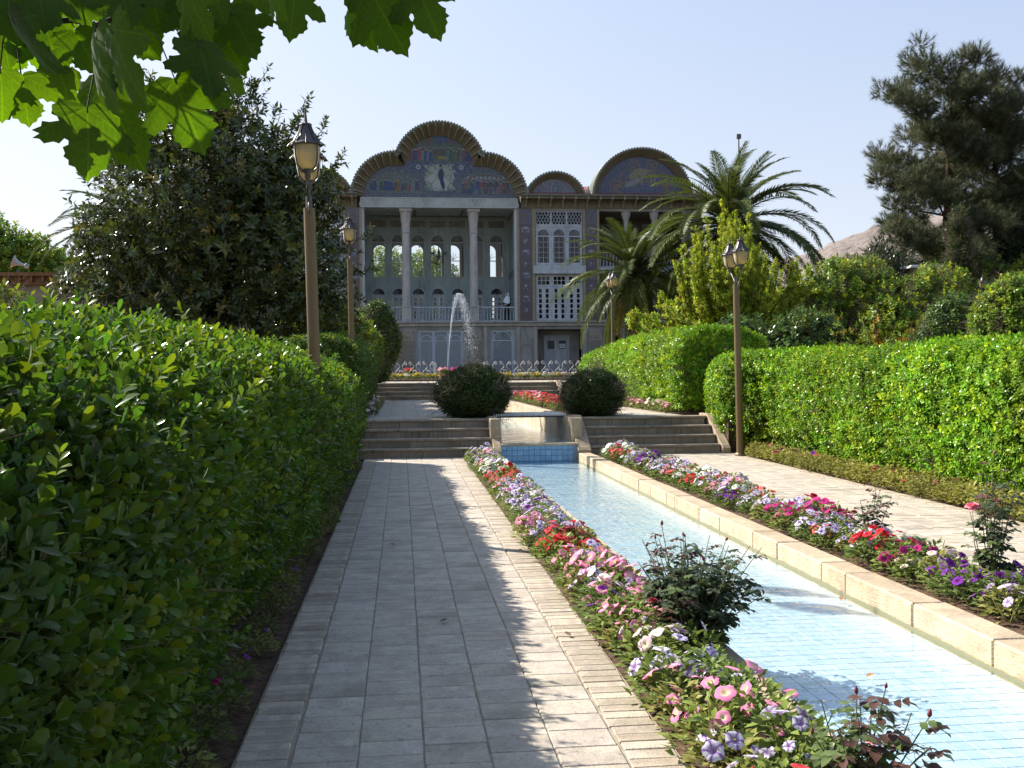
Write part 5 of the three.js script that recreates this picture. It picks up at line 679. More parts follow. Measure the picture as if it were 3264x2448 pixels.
for (const [x, z, sd] of [[-1.6, -79, 260], [2.2, -80.5, 263], [-5, -82, 266]]) tree('garden_tree', { 260: 'sunlit tree seen through the left balcony windows of the palace', 263: 'sunlit tree seen through the middle balcony windows of the palace', 266: 'tree behind the palace, glimpsed through its leftmost balcony window' }[sd], [x, 1.2, z], [[x, 8.4, z, 2.1, 2.6, 2], [x - 1.2, 6.6, z, 1.5, 1.9, 1.4], [x + 1.0, 6.2, z, 1.4, 2, 1.4]], { seed: sd, n: 2300, geos: bigShoots, mat: citrusMat, tint: citrusTint, up: 0.5, shell: 0.5, rough: 0.3, scale: [1.4, 2.4], r0: 0.2 });

// palms
function frondGeo(el, bend, seed) { // unit-length frond leaving at elevation el and bending down by bend
  const r = rng(seed), m = new MB(), N = 16, P = [V(0, 0, 0)]; for (let k = 0; k < N; k++) { const t = (k + 0.5) / N, a = el - bend * Math.pow(t, 1.35); P.push(P[k].clone().add(V(Math.cos(a) / N, Math.sin(a) / N, 0))); }
  const at = (t) => { const q = clamp(t, 0, 1) * N, k = Math.min(N - 1, Math.floor(q)); return P[k].clone().lerp(P[k + 1], q - k); }; m.tube(P, P.map((_, k) => 0.008 * (1 - (k / N) * 0.85)), 5, false);
  for (let k = 0; k < 84; k++) for (const s of [-1, 1]) { const t = 0.09 + 0.91 * ((k + r() * 0.7) / 84), p = at(t), tg = at(t + 0.03).sub(at(t - 0.03)).normalize(), L = 0.125 * Math.pow(Math.sin(Math.PI * clamp(0.1 + 0.84 * t, 0, 1)), 0.6) * (0.85 + 0.3 * r()), up = V(-tg.y, tg.x, 0), d = V(0, 0, s * 0.8).addScaledVector(tg, 0.55 + 0.5 * t).addScaledVector(up, 0.42 - 0.3 * r()).normalize(); m.leaf(p, d, up.clone().add(V(0, 0, -s * 0.5)).normalize(), L, 0.0046 + 0.0014 * r(), LANCE, 0.5, 0.12 + 0.16 * r()); }
  return m.geo(true);
}
const frondBank = [[1.45, 0.7], [1.15, 1.05], [0.85, 1.3], [0.5, 1.35], [0.15, 1.2], [-0.3, 0.9], [-0.75, 0.6]].flatMap(([e, b], k) => [frondGeo(e, b, 300 + k), frondGeo(e - 0.12, b + 0.15, 320 + k)]);
const palmMat = leafMat(0.068, 0.092, 0.014, { transmission: 0.3, clearcoat: 0.2 }), palmYellow = leafMat(0.16, 0.13, 0.03, { transmission: 0.3 }), palmTrunk = std(0.16, 0.11, 0.07, { roughness: 1, bumpMap: rep(T.soilBump, 3), bumpScale: 0.05 });
function palm(label, x, y0, z, crown, len, n, seed, r0 = 0.26) {
  const t = thing('date_palm', label, 'palm', x, y0, z, 'palms in the palace garden'), r = rng(seed), H = crown - y0, tr = new MB(); tr.tube([V(0, 0, 0), V(0.05, H * 0.5, 0), V(0, H, 0)], [r0 * 1.1, r0, r0 * 1.15], 12); part('trunk', tr, palmTrunk, t);
  const stub = new MB(); for (let k = 0; k < 60; k++) { const a = k * 2.4, y = H - 0.1 - (k / 60) * Math.min(1.6, H * 0.5), d = V(Math.cos(a), 0.9, Math.sin(a)).normalize(); stub.tube([V(Math.cos(a) * r0 * 0.9, y - 0.1, Math.sin(a) * r0 * 0.9), V(Math.cos(a) * r0, y, Math.sin(a) * r0).addScaledVector(d, 0.22)], [0.07, 0.025], 5); } part('leaf_bases', stub, std(0.17, 0.10, 0.05, { roughness: 1 }), t);
  for (let k = 0; k < n; k++) { const q = k / n, cls = clamp(Math.floor(q * 6.9 + (r() - 0.5) * 0.9), 0, 6), o = part('frond', frondBank[cls * 2 + (r() < 0.5 ? 0 : 1)], q > 0.9 && r() < 0.4 ? palmYellow : palmMat, t), s = len * (0.82 + 0.3 * r()) * (q < 0.16 ? 0.68 : q < 0.3 ? 0.85 : 1); o.position.set(0, H + 0.05, 0); o.rotation.set((r() - 0.5) * 0.5, k * 2.39996 + (r() - 0.5) * 0.4, (r() - 0.5) * 0.15, 'YXZ'); o.scale.setScalar(s); }
  return t;
}
palm('tall date palm with arching fronds in front of the palace wing', 13.0, 1.2, -40, 7.3, 4.5, 92, 401, 0.34);
palm('shorter date palm with drooping fronds close to the palace windows', 9.9, 1.2, -43.5, 5.6, 3.7, 88, 402, 0.32);
palm('date palm mostly hidden behind the large magnolia at left', -9.5, 0.66, -38, 6.6, 3.6, 50, 403, 0.3);

// pines
{
  const tuft = (seed) => { const r = rng(seed), m = new MB(); m.tube([V(0, -0.05, 0), V(0, 0.2, 0)], [0.012, 0.008], 3, false); for (let k = 0; k < 34; k++) { const a = r() * 6.283, el = -0.1 + r() * 1.5, d = V(Math.cos(a) * Math.cos(el), Math.sin(el), Math.sin(a) * Math.cos(el)), s = V(-Math.sin(a), 0, Math.cos(a)).multiplyScalar(0.0055), o = V(0, r() * 0.2, 0), e = o.clone().addScaledVector(d, 0.16 + 0.1 * r()), b = m.p.length / 3; for (const q of [o.clone().sub(s), o.clone().add(s), e]) m.v(q.x, q.y, q.z, 0, 1, 0, 0, 0); m.i.push(b, b + 1, b + 2); } return m.geo(true); };
  const tufts = [501, 502, 503].map(tuft), mat = leafMat(0.088, 0.105, 0.046, { transmission: 0.2, clearcoat: 0.1 });
  const pine = (label, x, z, top, spread, seed, lean) => {
    const t = thing('pine_tree', label, 'tree', x, 1.2, z, 'pines behind the garden'), r = rng(seed), H = top - 1.2, list = tufts.map(() => []); part('trunk', new MB().tube([V(0, 0, 0), V(lean * 0.3, H * 0.35, 0), V(lean * 0.7, H * 0.7, 0), V(lean, H * 0.97, 0)], [0.32, 0.25, 0.14, 0.04], 9), barkMat, t);
    const clump = (c, R) => { const n = Math.round(75 * R * R * 1.9); for (let k = 0; k < n; k++) { const u = r() * 2 - 1, a = r() * 6.283, s = Math.sqrt(1 - u * u), d = V(s * Math.cos(a), u * 0.7, s * Math.sin(a)), p = c.clone().addScaledVector(d, R * (0.45 + 0.6 * r())); const kk = 0.55 + 0.75 * r(); list[Math.floor(r() * 3)].push({ m: placeMatrix(p, d.clone().add(V(0, 0.7, 0)).add(jitter(r, 0.4)).normalize(), r() * 6, 0.9 + 0.6 * r()), c: [kk * (0.9 + 0.3 * r()), kk, kk] }); } };
    for (let k = 0; k < 34; k++) {
      const f = 0.16 + 0.82 * (k / 33), y = H * f, a = k * 2.4 + (r() - 0.5), L = spread * (0.35 + 0.75 * Math.sin(Math.PI * clamp((1 - f) * 0.62 + 0.06, 0, 1))) * (0.65 + 0.5 * r()), rise = L * lerp(0.05, 0.7, f), b = V(lean * f, y, 0), e = V(lean * f + Math.cos(a) * L, y + rise, Math.sin(a) * L), m = b.clone().lerp(e, 0.5).add(V(0, -0.15, 0));
      part('branch', new MB().tube([b, m, e], [0.09 * (1.2 - f), 0.055 * (1.2 - f), 0.015], 5, false), barkMat, t);
      const cv = new THREE.QuadraticBezierCurve3(b, m, e), n = Math.max(2, Math.round(L / 0.62)); for (let j = 0; j < n; j++) { const u = 0.38 + 0.62 * ((j + 0.5) / n); clump(cv.getPoint(u).add(jitter(r, 0.42)).add(V(0, 0.15, 0)), 0.38 + 0.34 * r()); if (j > 0) { const side = V(-Math.sin(a), 0.15, Math.cos(a)).multiplyScalar((r() < 0.5 ? -1 : 1) * (0.5 + 0.6 * r())); clump(cv.getPoint(u).add(side), 0.32 + 0.28 * r()); } }
    }
    clump(V(lean, H, 0), 0.6); list.forEach((l, g) => instances('needles', tufts[g], mat, l, t));
  };
  pine('left of two tall grey-green pines at the right of the view', 24.6, -45, 15.0, 3.8, 511, 0.5); pine('right of two tall grey-green pines, cut by the edge of the view', 28.3, -46.5, 14.3, 3.7, 512, -0.3);
  // ivy-clad dark mass on the lower trunks
  for (const [x, lab, sd] of [[25.2, 'dark ivy climbing the trunk of the left pine', 521], [28.1, 'dark ivy climbing the trunk of the right pine', 522]]) { const t = thing('ivy', lab, 'ivy', 0, 0, 0), L = [[x, 5.6, -44.6, 0.9, 3.2, 0.8], [x + 0.3, 3.4, -44.6, 1.2, 2.0, 1.0]]; coreOf(t, L, 0.7); leafMass(t, L, { seed: sd, n: 2600, geos: bigShoots, mat: leafMat(0.04, 0.06, 0.016, { transmission: 0.2 }), up: 0, shell: 0.3, rough: 0.25, scale: [1.2, 2] }); }
  // narrow cypress
  const t = thing('cypress_tree', 'slender green cypress in front of the pines', 'tree', 21.7, 0.66, -38.4); part('trunk', new MB().tube([V(0, 0, 0), V(0, 5, 0)], [0.12, 0.03], 6), barkMat, t); const spr = [531, 532].map((s) => shoot({ seed: s, n: 12, len: 0.3, L: 0.1, W: 0.016, st: DIAM, rise: 1.05, stem: 0.004 })), L = []; for (let k = 0; k < 9; k++) L.push([(k % 2 - 0.5) * 0.12, 0.9 + k * 0.68, 0, 0.62 * (1 - k * 0.085), 0.75, 0.62 * (1 - k * 0.085)]); coreOf(t, L, 0.6); leafMass(t, L, { seed: 533, n: 3200, geos: spr, mat: leafMat(0.055, 0.080, 0.020, { transmission: 0.2, clearcoat: 0.1 }), up: 1.6, jit: 0.4, shell: 0.3, rough: 0.15 });
  // small dark conifers against the hill
  for (const [x, y, z, sd, lab] of [[19.6, 5.9, -40.5, 541, 'small dark conifer showing against the hill, left one'], [21.2, 5.6, -42, 542, 'small dark conifer showing against the hill, right one']]) tree('conifer', lab, [x, 1.2, z], [[x, y - 1.2, z, 0.9, 1.3, 0.9], [x, y - 0.2, z, 0.45, 0.9, 0.45], [x + 0.5, y - 1.8, z, 0.9, 1.2, 0.9]], { seed: sd, n: 1000, geos: spr, mat: leafMat(0.040, 0.055, 0.028, { transmission: 0.15 }), up: 0.8, shell: 0.45, rough: 0.3, scale: [1, 1.8] });
}

// ---------------------------------------------------------------- bedding flowers
// a petunia bloom: ruffled five-lobed trumpet facing +y; star: alternate wedges of white and dye
function bloomGeo(R, edge, heart, star, seed) {
  const r = rng(seed), m = new MB(), N = 20, C = []; m.c = C; const ring = []; const ct = m.v(0, -R * 0.35, 0, 0, 1, 0, 0.5, 0.5); C.push(...heart);
  for (const [q, h] of [[0.22, -0.12], [0.62, 0.06], [1, 0.0]]) { const row = []; for (let k = 0; k < N; k++) { const a = (k / N) * 6.283, lobe = 1 - 0.13 * Math.pow(Math.abs(Math.cos(a * 2.5)), 6) , ruf = q === 1 ? (r() - 0.5) * 0.16 - 0.06 : 0; row.push(m.v(Math.cos(a) * R * q * (q === 1 ? lobe : 1), R * (h + ruf), Math.sin(a) * R * q * (q === 1 ? lobe : 1), 0, 1, 0, 0, 0)); const c = star && Math.abs(Math.cos(a * 2.5)) < 0.62 && q > 0.3 ? star : q < 0.3 ? heart : edge; C.push(...c); } ring.push(row); }
  for (let k = 0; k < N; k++) { const j = (k + 1) % N; m.i.push(ct, ring[0][j], ring[0][k]); for (let q = 0; q < 2; q++) m.i.push(ring[q][k], ring[q][j], ring[q + 1][j], ring[q][k], ring[q + 1][j], ring[q + 1][k]); }
  return m.geo(true);
}
const petal = phy(1, 1, 1, { vertexColors: true, roughness: 1, transmission: 0.3, thickness: 0, side: THREE.DoubleSide, specularIntensity: 0.3 });
const KIND = {
  striped: ['purple-striped', [0.72, 0.68, 0.78], [0.35, 0.2, 0.45], [0.16, 0.03, 0.30]], white: ['white', [0.80, 0.78, 0.76], [0.7, 0.7, 0.4], null], red: ['red', [0.62, 0.02, 0.035], [0.25, 0.01, 0.02], null], coral: ['coral red', [0.70, 0.10, 0.11], [0.5, 0.12, 0.1], null],
  pink: ['pink', [0.78, 0.24, 0.42], [0.75, 0.6, 0.35], null], magenta: ['magenta', [0.52, 0.03, 0.20], [0.3, 0.02, 0.14], null], purple: ['deep purple', [0.19, 0.03, 0.30], [0.08, 0.01, 0.12], null], pale: ['pale pink', [0.80, 0.58, 0.62], [0.7, 0.6, 0.4], null], yellow: ['yellow', [0.72, 0.52, 0.05], [0.4, 0.25, 0.02], null],
};
const petMat = [leafMat(0.19, 0.245, 0.045, { clearcoat: 0.1, transmission: 0.3 }), leafMat(0.135, 0.195, 0.04, { clearcoat: 0.1, transmission: 0.3 }), leafMat(0.26, 0.26, 0.06, { clearcoat: 0.1, transmission: 0.3 })];
function bedFoliage(seed, R, H, n) { // low mound of soft leaves on many stems
  const r = rng(seed), m = new MB(); for (let k = 0; k < 9; k++) { const a = r() * 6.28; m.tube([V(0, -0.02, 0), V(Math.cos(a) * R * 0.5, H * 0.45, Math.sin(a) * R * 0.5), V(Math.cos(a) * R * 0.85, H * (0.6 + 0.4 * r()), Math.sin(a) * R * 0.85)], [0.004, 0.003, 0.002], 3, false); }
  for (let k = 0; k < n; k++) { const a = r() * 6.283, q = Math.sqrt(r()), y = H * (0.12 + 0.88 * Math.pow(r(), 0.7)) * Math.sqrt(Math.max(0.05, 1 - q * q * 0.8)), o = V(Math.cos(a) * q * R, y, Math.sin(a) * q * R), d = V(Math.cos(a) * (0.5 + q), 0.5 + 0.6 * r(), Math.sin(a) * (0.5 + q)).add(jitter(r, 0.7)).normalize(), nr = V(0, 1, 0).add(jitter(r, 0.6)).normalize(); m.leaf(o, d, nr, 0.034 + 0.02 * r(), 0.009 + 0.004 * r(), DIAM, 0.2, 0.3); }
  return m.geo(true);
}
const bedGeos = [0, 1, 2, 3, 4].map((k) => bedFoliage(600 + k, 0.13, 0.19, 190)), blooms = {};
for (const k in KIND) blooms[k] = [0, 1, 2].map((j) => bloomGeo(0.031, KIND[k][1], KIND[k][2], KIND[k][3], 640 + j));
function bloomSpots(seed, R, H, n) { const r = rng(seed), out = []; for (let k = 0; k < n; k++) { const a = k * 2.4 + r(), q = Math.sqrt((k + 0.4) / n) * 0.95, y = H * (0.72 + 0.42 * r()) * Math.sqrt(Math.max(0.1, 1 - q * q * 0.7)); out.push({ p: V(Math.cos(a) * q * R, y + 0.01, Math.sin(a) * q * R), d: V(Math.cos(a) * q * 1.0 - 0.25, 0.9, Math.sin(a) * q * 1.0 + 0.35).add(jitter(r, 0.35)).normalize(), s: 0.75 + 0.5 * r(), spin: r() * 6 }); } return out; }
let plantNo = 0;
const farBlooms = {}, mass = { leaf: bedGeos.map(() => []), bloom: {} };   // plants beyond the 300 that show largest
function petunia(kind, where, x, y, z, { n = 9, single: sep = false, s = 1, H = 0.19, sparse = false, far = false }) {
  const r = rng(7000 + plantNo++), spots = bloomSpots(plantNo, 0.13, H, n), turn = r() * 6.28;
  if (far) {
    const base = new THREE.Matrix4().makeRotationY(turn).scale(V(s, s, s)).setPosition(x, y, z), k = 0.7 + 0.5 * r(); mass.leaf[Math.floor(r() * 5)].push({ m: base, c: sparse ? [k * 1.35, k * 1.12, k] : [k * 0.9, k * 0.9, k] });
    for (const b of spots) (mass.bloom[kind] ??= []).push({ m: base.clone().multiply(placeMatrix(b.p, b.d, b.spin, b.s)) }); return;
  }
  const lab = `${KIND[kind][0]} petunia plant ${where}`, t = thing('petunia_plant', lab, 'flower', x, y, z, lab); t.rotation.y = turn; t.scale.setScalar(s);
  part('leaves', bedGeos[Math.floor(r() * 5)], petMat[sparse ? (r() < 0.6 ? 2 : 0) : Math.floor(r() * 2.3)], t);
  if (sep) for (const b of spots) { const o = part('blossom', blooms[kind][Math.floor(r() * 3)], petal, t); placeMatrix(b.p, b.d, b.spin, b.s).decompose(o.position, o.quaternion, o.scale); }
  else stuff(part('blossoms', (farBlooms[kind + n] ??= [0, 1, 2].map((q) => { const gs = bloomSpots(900 + q, 0.13, H, n).map((b, j) => blooms[kind][j % 3].clone().applyMatrix4(placeMatrix(b.p, b.d, b.spin, b.s))); return mergeGeometries(gs); }))[Math.floor(r() * 3)], petal, t));
  return t;
}
const pick = (r, a) => { let q = r() * a.reduce((s, e) => s + e[1], 0); for (const e of a) { if ((q -= e[1]) < 0) return e[0]; } return a[0][0]; };
{
  const r = rng(71); let lastL = 'pink';
  const mixFar = [['striped', 3.2], ['white', 0.8], ['coral', 0.9], ['red', 0.9], ['pink', 1.8], ['purple', 1.2], ['magenta', 1.0]], mixNear = [['pink', 3.4], ['magenta', 1.8], ['striped', 1.8], ['white', 0.15], ['red', 0.7], ['purple', 0.8], ['pale', 0.8]];
  for (let z = 3.3; z < 19.1; z += 0.2 + z * 0.002) for (const x of [1.28, 1.52]) { const xx = x + (r() - 0.5) * 0.1, zz = z + (r() - 0.5) * 0.1; const near = zz < 6.6; petunia(lastL = r() < 0.45 ? lastL : pick(r, near ? mixNear : mixFar), `in the left bed, ${x < 1.4 ? 'path side' : 'pool side'}, ${zz < 5.2 ? 'nearest the camera' : zz < 6.6 ? 'beside the dark rose bush' : zz < 9 ? 'just beyond the rose bush' : zz < 12.5 ? 'midway along the pool' : zz < 16 ? 'towards the steps' : 'next to the left steps'}`, xx, -0.02, -zz, { n: near ? 5 : 8 + Math.floor(r() * 4), single: zz < 9.5, s: 1.14 * (0.7 + 0.6 * r()), sparse: near && r() < 0.6 }); }
  const mixR = [['striped', 3.2], ['purple', 1.6], ['red', 0.9], ['coral', 0.7], ['white', 0.7], ['magenta', 0.9], ['pink', 0.9]], mixRn = [['pale', 2.4], ['white', 1.4], ['purple', 1.6], ['striped', 1.2], ['magenta', 0.9], ['coral', 0.6]];
  for (let z = 5.6; z < 19.0; z += 0.215 + z * 0.003) for (const x of [3.76, 4.0, 4.2]) { const xx = x + (r() - 0.5) * 0.1, zz = z + (r() - 0.5) * 0.1; if (xx / zz > 0.64) continue; if (x > 4.1 && r() < 0.55) continue; const near = zz < 7.8; petunia(lastL = r() < 0.45 ? lastL : pick(r, near ? mixRn : mixR), `in the right bed, ${x < 3.9 ? 'kerb row' : x < 4.1 ? 'middle row' : 'path row'}, ${zz < 7.8 ? 'near the pink rose' : zz < 9.6 ? 'beside the slim rose' : zz < 12.5 ? 'midway along the kerb' : zz < 16 ? 'towards the steps' : 'next to the right steps'}`, xx, 0.01, -zz, { n: near ? 6 : 9 + Math.floor(r() * 4), single: zz < 9.5, s: (near ? 1.28 : 1.18) * (0.7 + 0.6 * r()) }); }
  // sparse border under the right hedge
  for (let z = 9.2; z < 18.9; z += 0.25) for (const x of [6.5, 6.72]) { const k = pick(r, [['magenta', 4], ['purple', 1], ['coral', 0.6]]); petunia(k, 'in the straggly border under the right hedge', x + (r() - 0.5) * 0.1, -0.02, -z + (r() - 0.5) * 0.12, { n: r() < 0.4 ? 1 : 0, s: 1.1 + 0.5 * r(), sparse: true, far: true }); }
  // shaded border at the foot of the left hedge
  for (let z = 3.6; z < 18.5; z += 0.5) { petunia(r() < 0.7 ? 'purple' : 'magenta', 'in the dark border at the foot of the left hedge', -0.86 + (r() - 0.5) * 0.1, -0.03, -z, { n: r() < 0.3 ? 1 : 0, s: 0.7 + 0.35 * r(), far: true }); }
  // upper terrace
  for (let z = 21.8; z < 34; z += 0.42) for (const [x, k] of [[3.75, 0], [4.08, 1], [1.4, 2]]) petunia(pick(r, [['red', 3], ['coral', 2], ['pink', 1.2]]), k < 2 ? 'in the right bed of the upper terrace' : 'in the left bed of the upper terrace', x + (r() - 0.5) * 0.15, 0.67, -z, { n: 11, s: 1.5, far: true });
  for (let z = 22; z < 32; z += 0.7) petunia(pick(r, [['pink', 2], ['coral', 1], ['pale', 1]]), 'at the foot of the right terrace hedge', 5.72 + (r() - 0.5) * 0.1, 0.66, -z, { n: 8, s: 1.4, far: true });
  for (let z = 22; z < 31; z += 1.1) petunia(pick(r, [['pale', 2], ['purple', 1]]), 'at the foot of the left terrace hedge', -0.72, 0.66, -z, { n: 5, s: 1.4, far: true });
  // bed below the scroll fence
  for (let x = -2.2; x < 8; x += 0.3) for (const z of [44.4, 45.4]) petunia(pick(r, x < 2 ? [['yellow', 4], ['white', 1.5]] : [['yellow', 2], ['pale', 2.5], ['white', 1]]), 'in the bed below the scroll fence', x + (r() - 0.5) * 0.2, 1.3, -z, { n: 11, s: 1.35, far: true });
}
{ const t = new THREE.Group(); t.name = 'border_flowers'; t.userData = { kind: 'stuff', label: 'massed bedding flowers in the borders under the hedges and on the terraces', category: 'flowers' }; scene.add(t); const lm = leafMat(0.205, 0.24, 0.05, { clearcoat: 0.1, transmission: 0.3 }); mass.leaf.forEach((l, k) => instances('leaves', bedGeos[k], lm, l, t)); for (const k in mass.bloom) instances('blossoms', blooms[k][0], petal, mass.bloom[k], t); }
// potted flowers on the terrace
{
  const clay = std(0.34, 0.20, 0.11, { roughness: 0.9 }), r = rng(731);
  for (const [x, z, k, lab] of [[1.75, -43.4, 'pink', 'flower pot with pink petunias beside the fence post'], [2.25, -43.5, 'magenta', 'flower pot with magenta petunias near the fountain jet'], [0.35, -47.0, 'red', 'pot of red geraniums behind the left scroll fence']]) { const t = thing('flower_pot', lab, 'flower pot', x, 1.24, z); part('pot', new MB().lathe([[0.0, 0.0], [0.14, 0.0], [0.2, 0.28], [0.225, 0.29], [0.225, 0.34], [0.19, 0.34], [0.18, 0.29], [0, 0.28]], 16), clay, t); for (let j = 0; j < 5; j++) { const a = j * 1.26, l = part('leaves', bedGeos[j], petMat[0], t); l.position.set(Math.cos(a) * 0.1, 0.28, Math.sin(a) * 0.1); l.scale.setScalar(1.3); } for (const b of bloomSpots(740, 0.3, 0.3, 26)) { const o = part('blossom', blooms[k][0], petal, t); placeMatrix(b.p.add(V(0, 0.28, 0)), b.d, b.spin, b.s * 1.5).decompose(o.position, o.quaternion, o.scale); } }
}
// roses
{
  const roseLeaf = leafMat(0.050, 0.072, 0.030, { clearcoat: 0.25, clearcoatRoughness: 0.4, transmission: 0.25 }), youngLeaf = leafMat(0.095, 0.045, 0.030, { transmission: 0.3, clearcoat: 0.3 }), freshLeaf = leafMat(0.10, 0.145, 0.035, { transmission: 0.35 }), cane = std(0.09, 0.10, 0.04, { roughness: 0.7 });
  const budG = new MB().lathe([[0.002, 0], [0.007, 0.004], [0.009, 0.012], [0.007, 0.022], [0.001, 0.034]], 8).geo();
  const roseG = (() => { const m = new MB(), r = rng(7); for (let k = 0; k < 26; k++) { const q = k / 26, a = k * 2.4, el = lerp(1.35, 0.15, q), d = V(Math.cos(a) * Math.cos(el), Math.sin(el), Math.sin(a) * Math.cos(el)), nr = V(-Math.cos(a) * Math.sin(el), Math.cos(el), -Math.sin(a) * Math.sin(el)); m.leaf(V(Math.cos(a) * 0.004, 0, Math.sin(a) * 0.004), d, nr, 0.024 + 0.016 * q, 0.013 + 0.008 * q, OBOV, 0.3, -0.2 + 0.5 * q); } return m.geo(true); })();
  function rose(label, x, y, z, H, R, n, seed, lean, flowers, fresh) {
    const t = thing('rose_bush', label, 'rose bush', x, y, z), r = rng(seed); let leafN = 0;
    for (let k = 0; k < n; k++) {
      const a = r() * 6.283, q = 0.25 + 0.75 * r(), tall = k === 0, h = H * (tall ? 1 : 0.5 + 0.38 * r()), e = V(Math.cos(a) * R * q + lean[0] * h, h, Math.sin(a) * R * q + lean[1] * h); if (tall) e.set(lean[2] ?? -0.12, h, 0);
      const m = V(e.x * 0.45, h * 0.5, e.z * 0.45).add(jitter(r, 0.03)), cv = new THREE.QuadraticBezierCurve3(V((r() - 0.5) * 0.06, -0.03, (r() - 0.5) * 0.06), m, e), pts = cv.getPoints(6); part('cane', new MB().tube(pts, pts.map((_, j) => 0.005 - j * 0.0005), 5, false), cane, t);
      const cnt = tall ? 15 : 9, lm = fresh ? (r() < 0.6 ? freshLeaf : youngLeaf) : tall || r() < 0.14 ? youngLeaf : r() < 0.15 ? freshLeaf : roseLeaf; let lv = new MB(); for (let j = 0; j < cnt; j++) { const own = leafN < 290; if (own) { lv = new MB(); leafN++; } const u = 0.25 + 0.72 * (j / cnt), p = cv.getPoint(u), b = j * 2.4 + r(), d = V(Math.cos(b), 0.25 + 0.3 * r(), Math.sin(b)).normalize(), st = p.clone().addScaledVector(d, 0.03 + 0.02 * r()), S = V(-Math.sin(b), 0, Math.cos(b)); lv.tube([p, st, p.clone().addScaledVector(d, 0.085).add(V(0, -0.012, 0))], 0.0012, 3, false); const L = 0.056 * (1.15 - u * 0.45) * (0.8 + 0.4 * r()), N1 = V(0, 1, 0).add(jitter(r, 0.5)).normalize(); lv.leaf(p.clone().addScaledVector(d, 0.085).add(V(0, -0.012, 0)), d.clone().add(V(0, -0.45, 0)).normalize(), N1, L * 1.15, L * 0.36, OVAL, 0.25, 0.25); for (const s of [-1, 1]) for (const w of [0.045, 0.075]) lv.leaf(p.clone().addScaledVector(d, w), d.clone().multiplyScalar(0.6).addScaledVector(S, s).add(V(0, -0.3, 0)).normalize(), N1, L * 0.95, L * 0.32, OVAL, 0.25, 0.25); if (own) { part('leaf', lv.geo(true), lm, t); lv = new MB(); } }
      if (lv.p.length) stuff(part('leaf_spray', lv.geo(true), lm, t));
      if (k < flowers.buds) { const o = part('bud', budG, std(0.16, 0.02, 0.03, { roughness: 0.7 }), t); o.position.copy(e); o.scale.setScalar(0.65 + 0.35 * r()); o.rotation.set((r() - 0.5), r() * 6, (r() - 0.5)); }
    }
    for (const [fx, fy, fz, c, s] of flowers.open) { const mt = phy(...c, { roughness: 0.9, transmission: 0.2, thickness: 0, side: THREE.DoubleSide }), st = new MB().tube([V(fx * 0.3, 0.0, fz * 0.3), V(fx * 0.9, fy * 0.6, fz * 0.9), V(fx, fy, fz)], [0.004, 0.003, 0.002], 4, false), o = part('rose_bloom', roseG, mt, t); o.position.set(fx, fy, fz); o.scale.setScalar(s); o.rotation.set(0.3, fx * 20, -0.25); part('flower_stalk', st, cane, t); }
  }
  rose('dark-leaved rose bush with many buds in the left bed, leaning over the water', 1.62, -0.02, -5.75, 0.74, 0.4, 84, 801, [0.12, 0, -0.16], { buds: 18, open: [[-0.27, 0.36, 0.22, [0.36, 0.012, 0.035], 0.75], [0.2, 0.5, 0.05, [0.74, 0.60, 0.62], 0.5], [-0.3, 0.22, 0.25, [0.74, 0.70, 0.52], 0.6]] });
  rose('slim young rose with reddish shoots and small dark red blooms in the right bed', 4.04, 0.01, -8.6, 0.62, 0.22, 9, 803, [0, 0, 0.05], { buds: 4, open: [[-0.2, 0.36, 0.1, [0.30, 0.012, 0.02], 0.8], [-0.08, 0.24, 0.12, [0.32, 0.012, 0.02], 0.7]] });
  rose('tall rose with one open pink bloom at the right edge of the view', 4.1, 0.01, -6.85, 0.98, 0.24, 16, 805, [0.02, 0, 0.02], { buds: 3, open: [[-0.17, 0.62, 0.05, [0.80, 0.26, 0.32], 1.3]] });
  rose('fresh leafy rose in the bottom corner of the left bed by the pool rim', 1.62, -0.02, -3.55, 0.47, 0.22, 17, 807, [0.14, 0, 0.1], { buds: 4, open: [[0.02, 0.3, 0.06, [0.75, 0.34, 0.38], 0.8]] }, true);
}
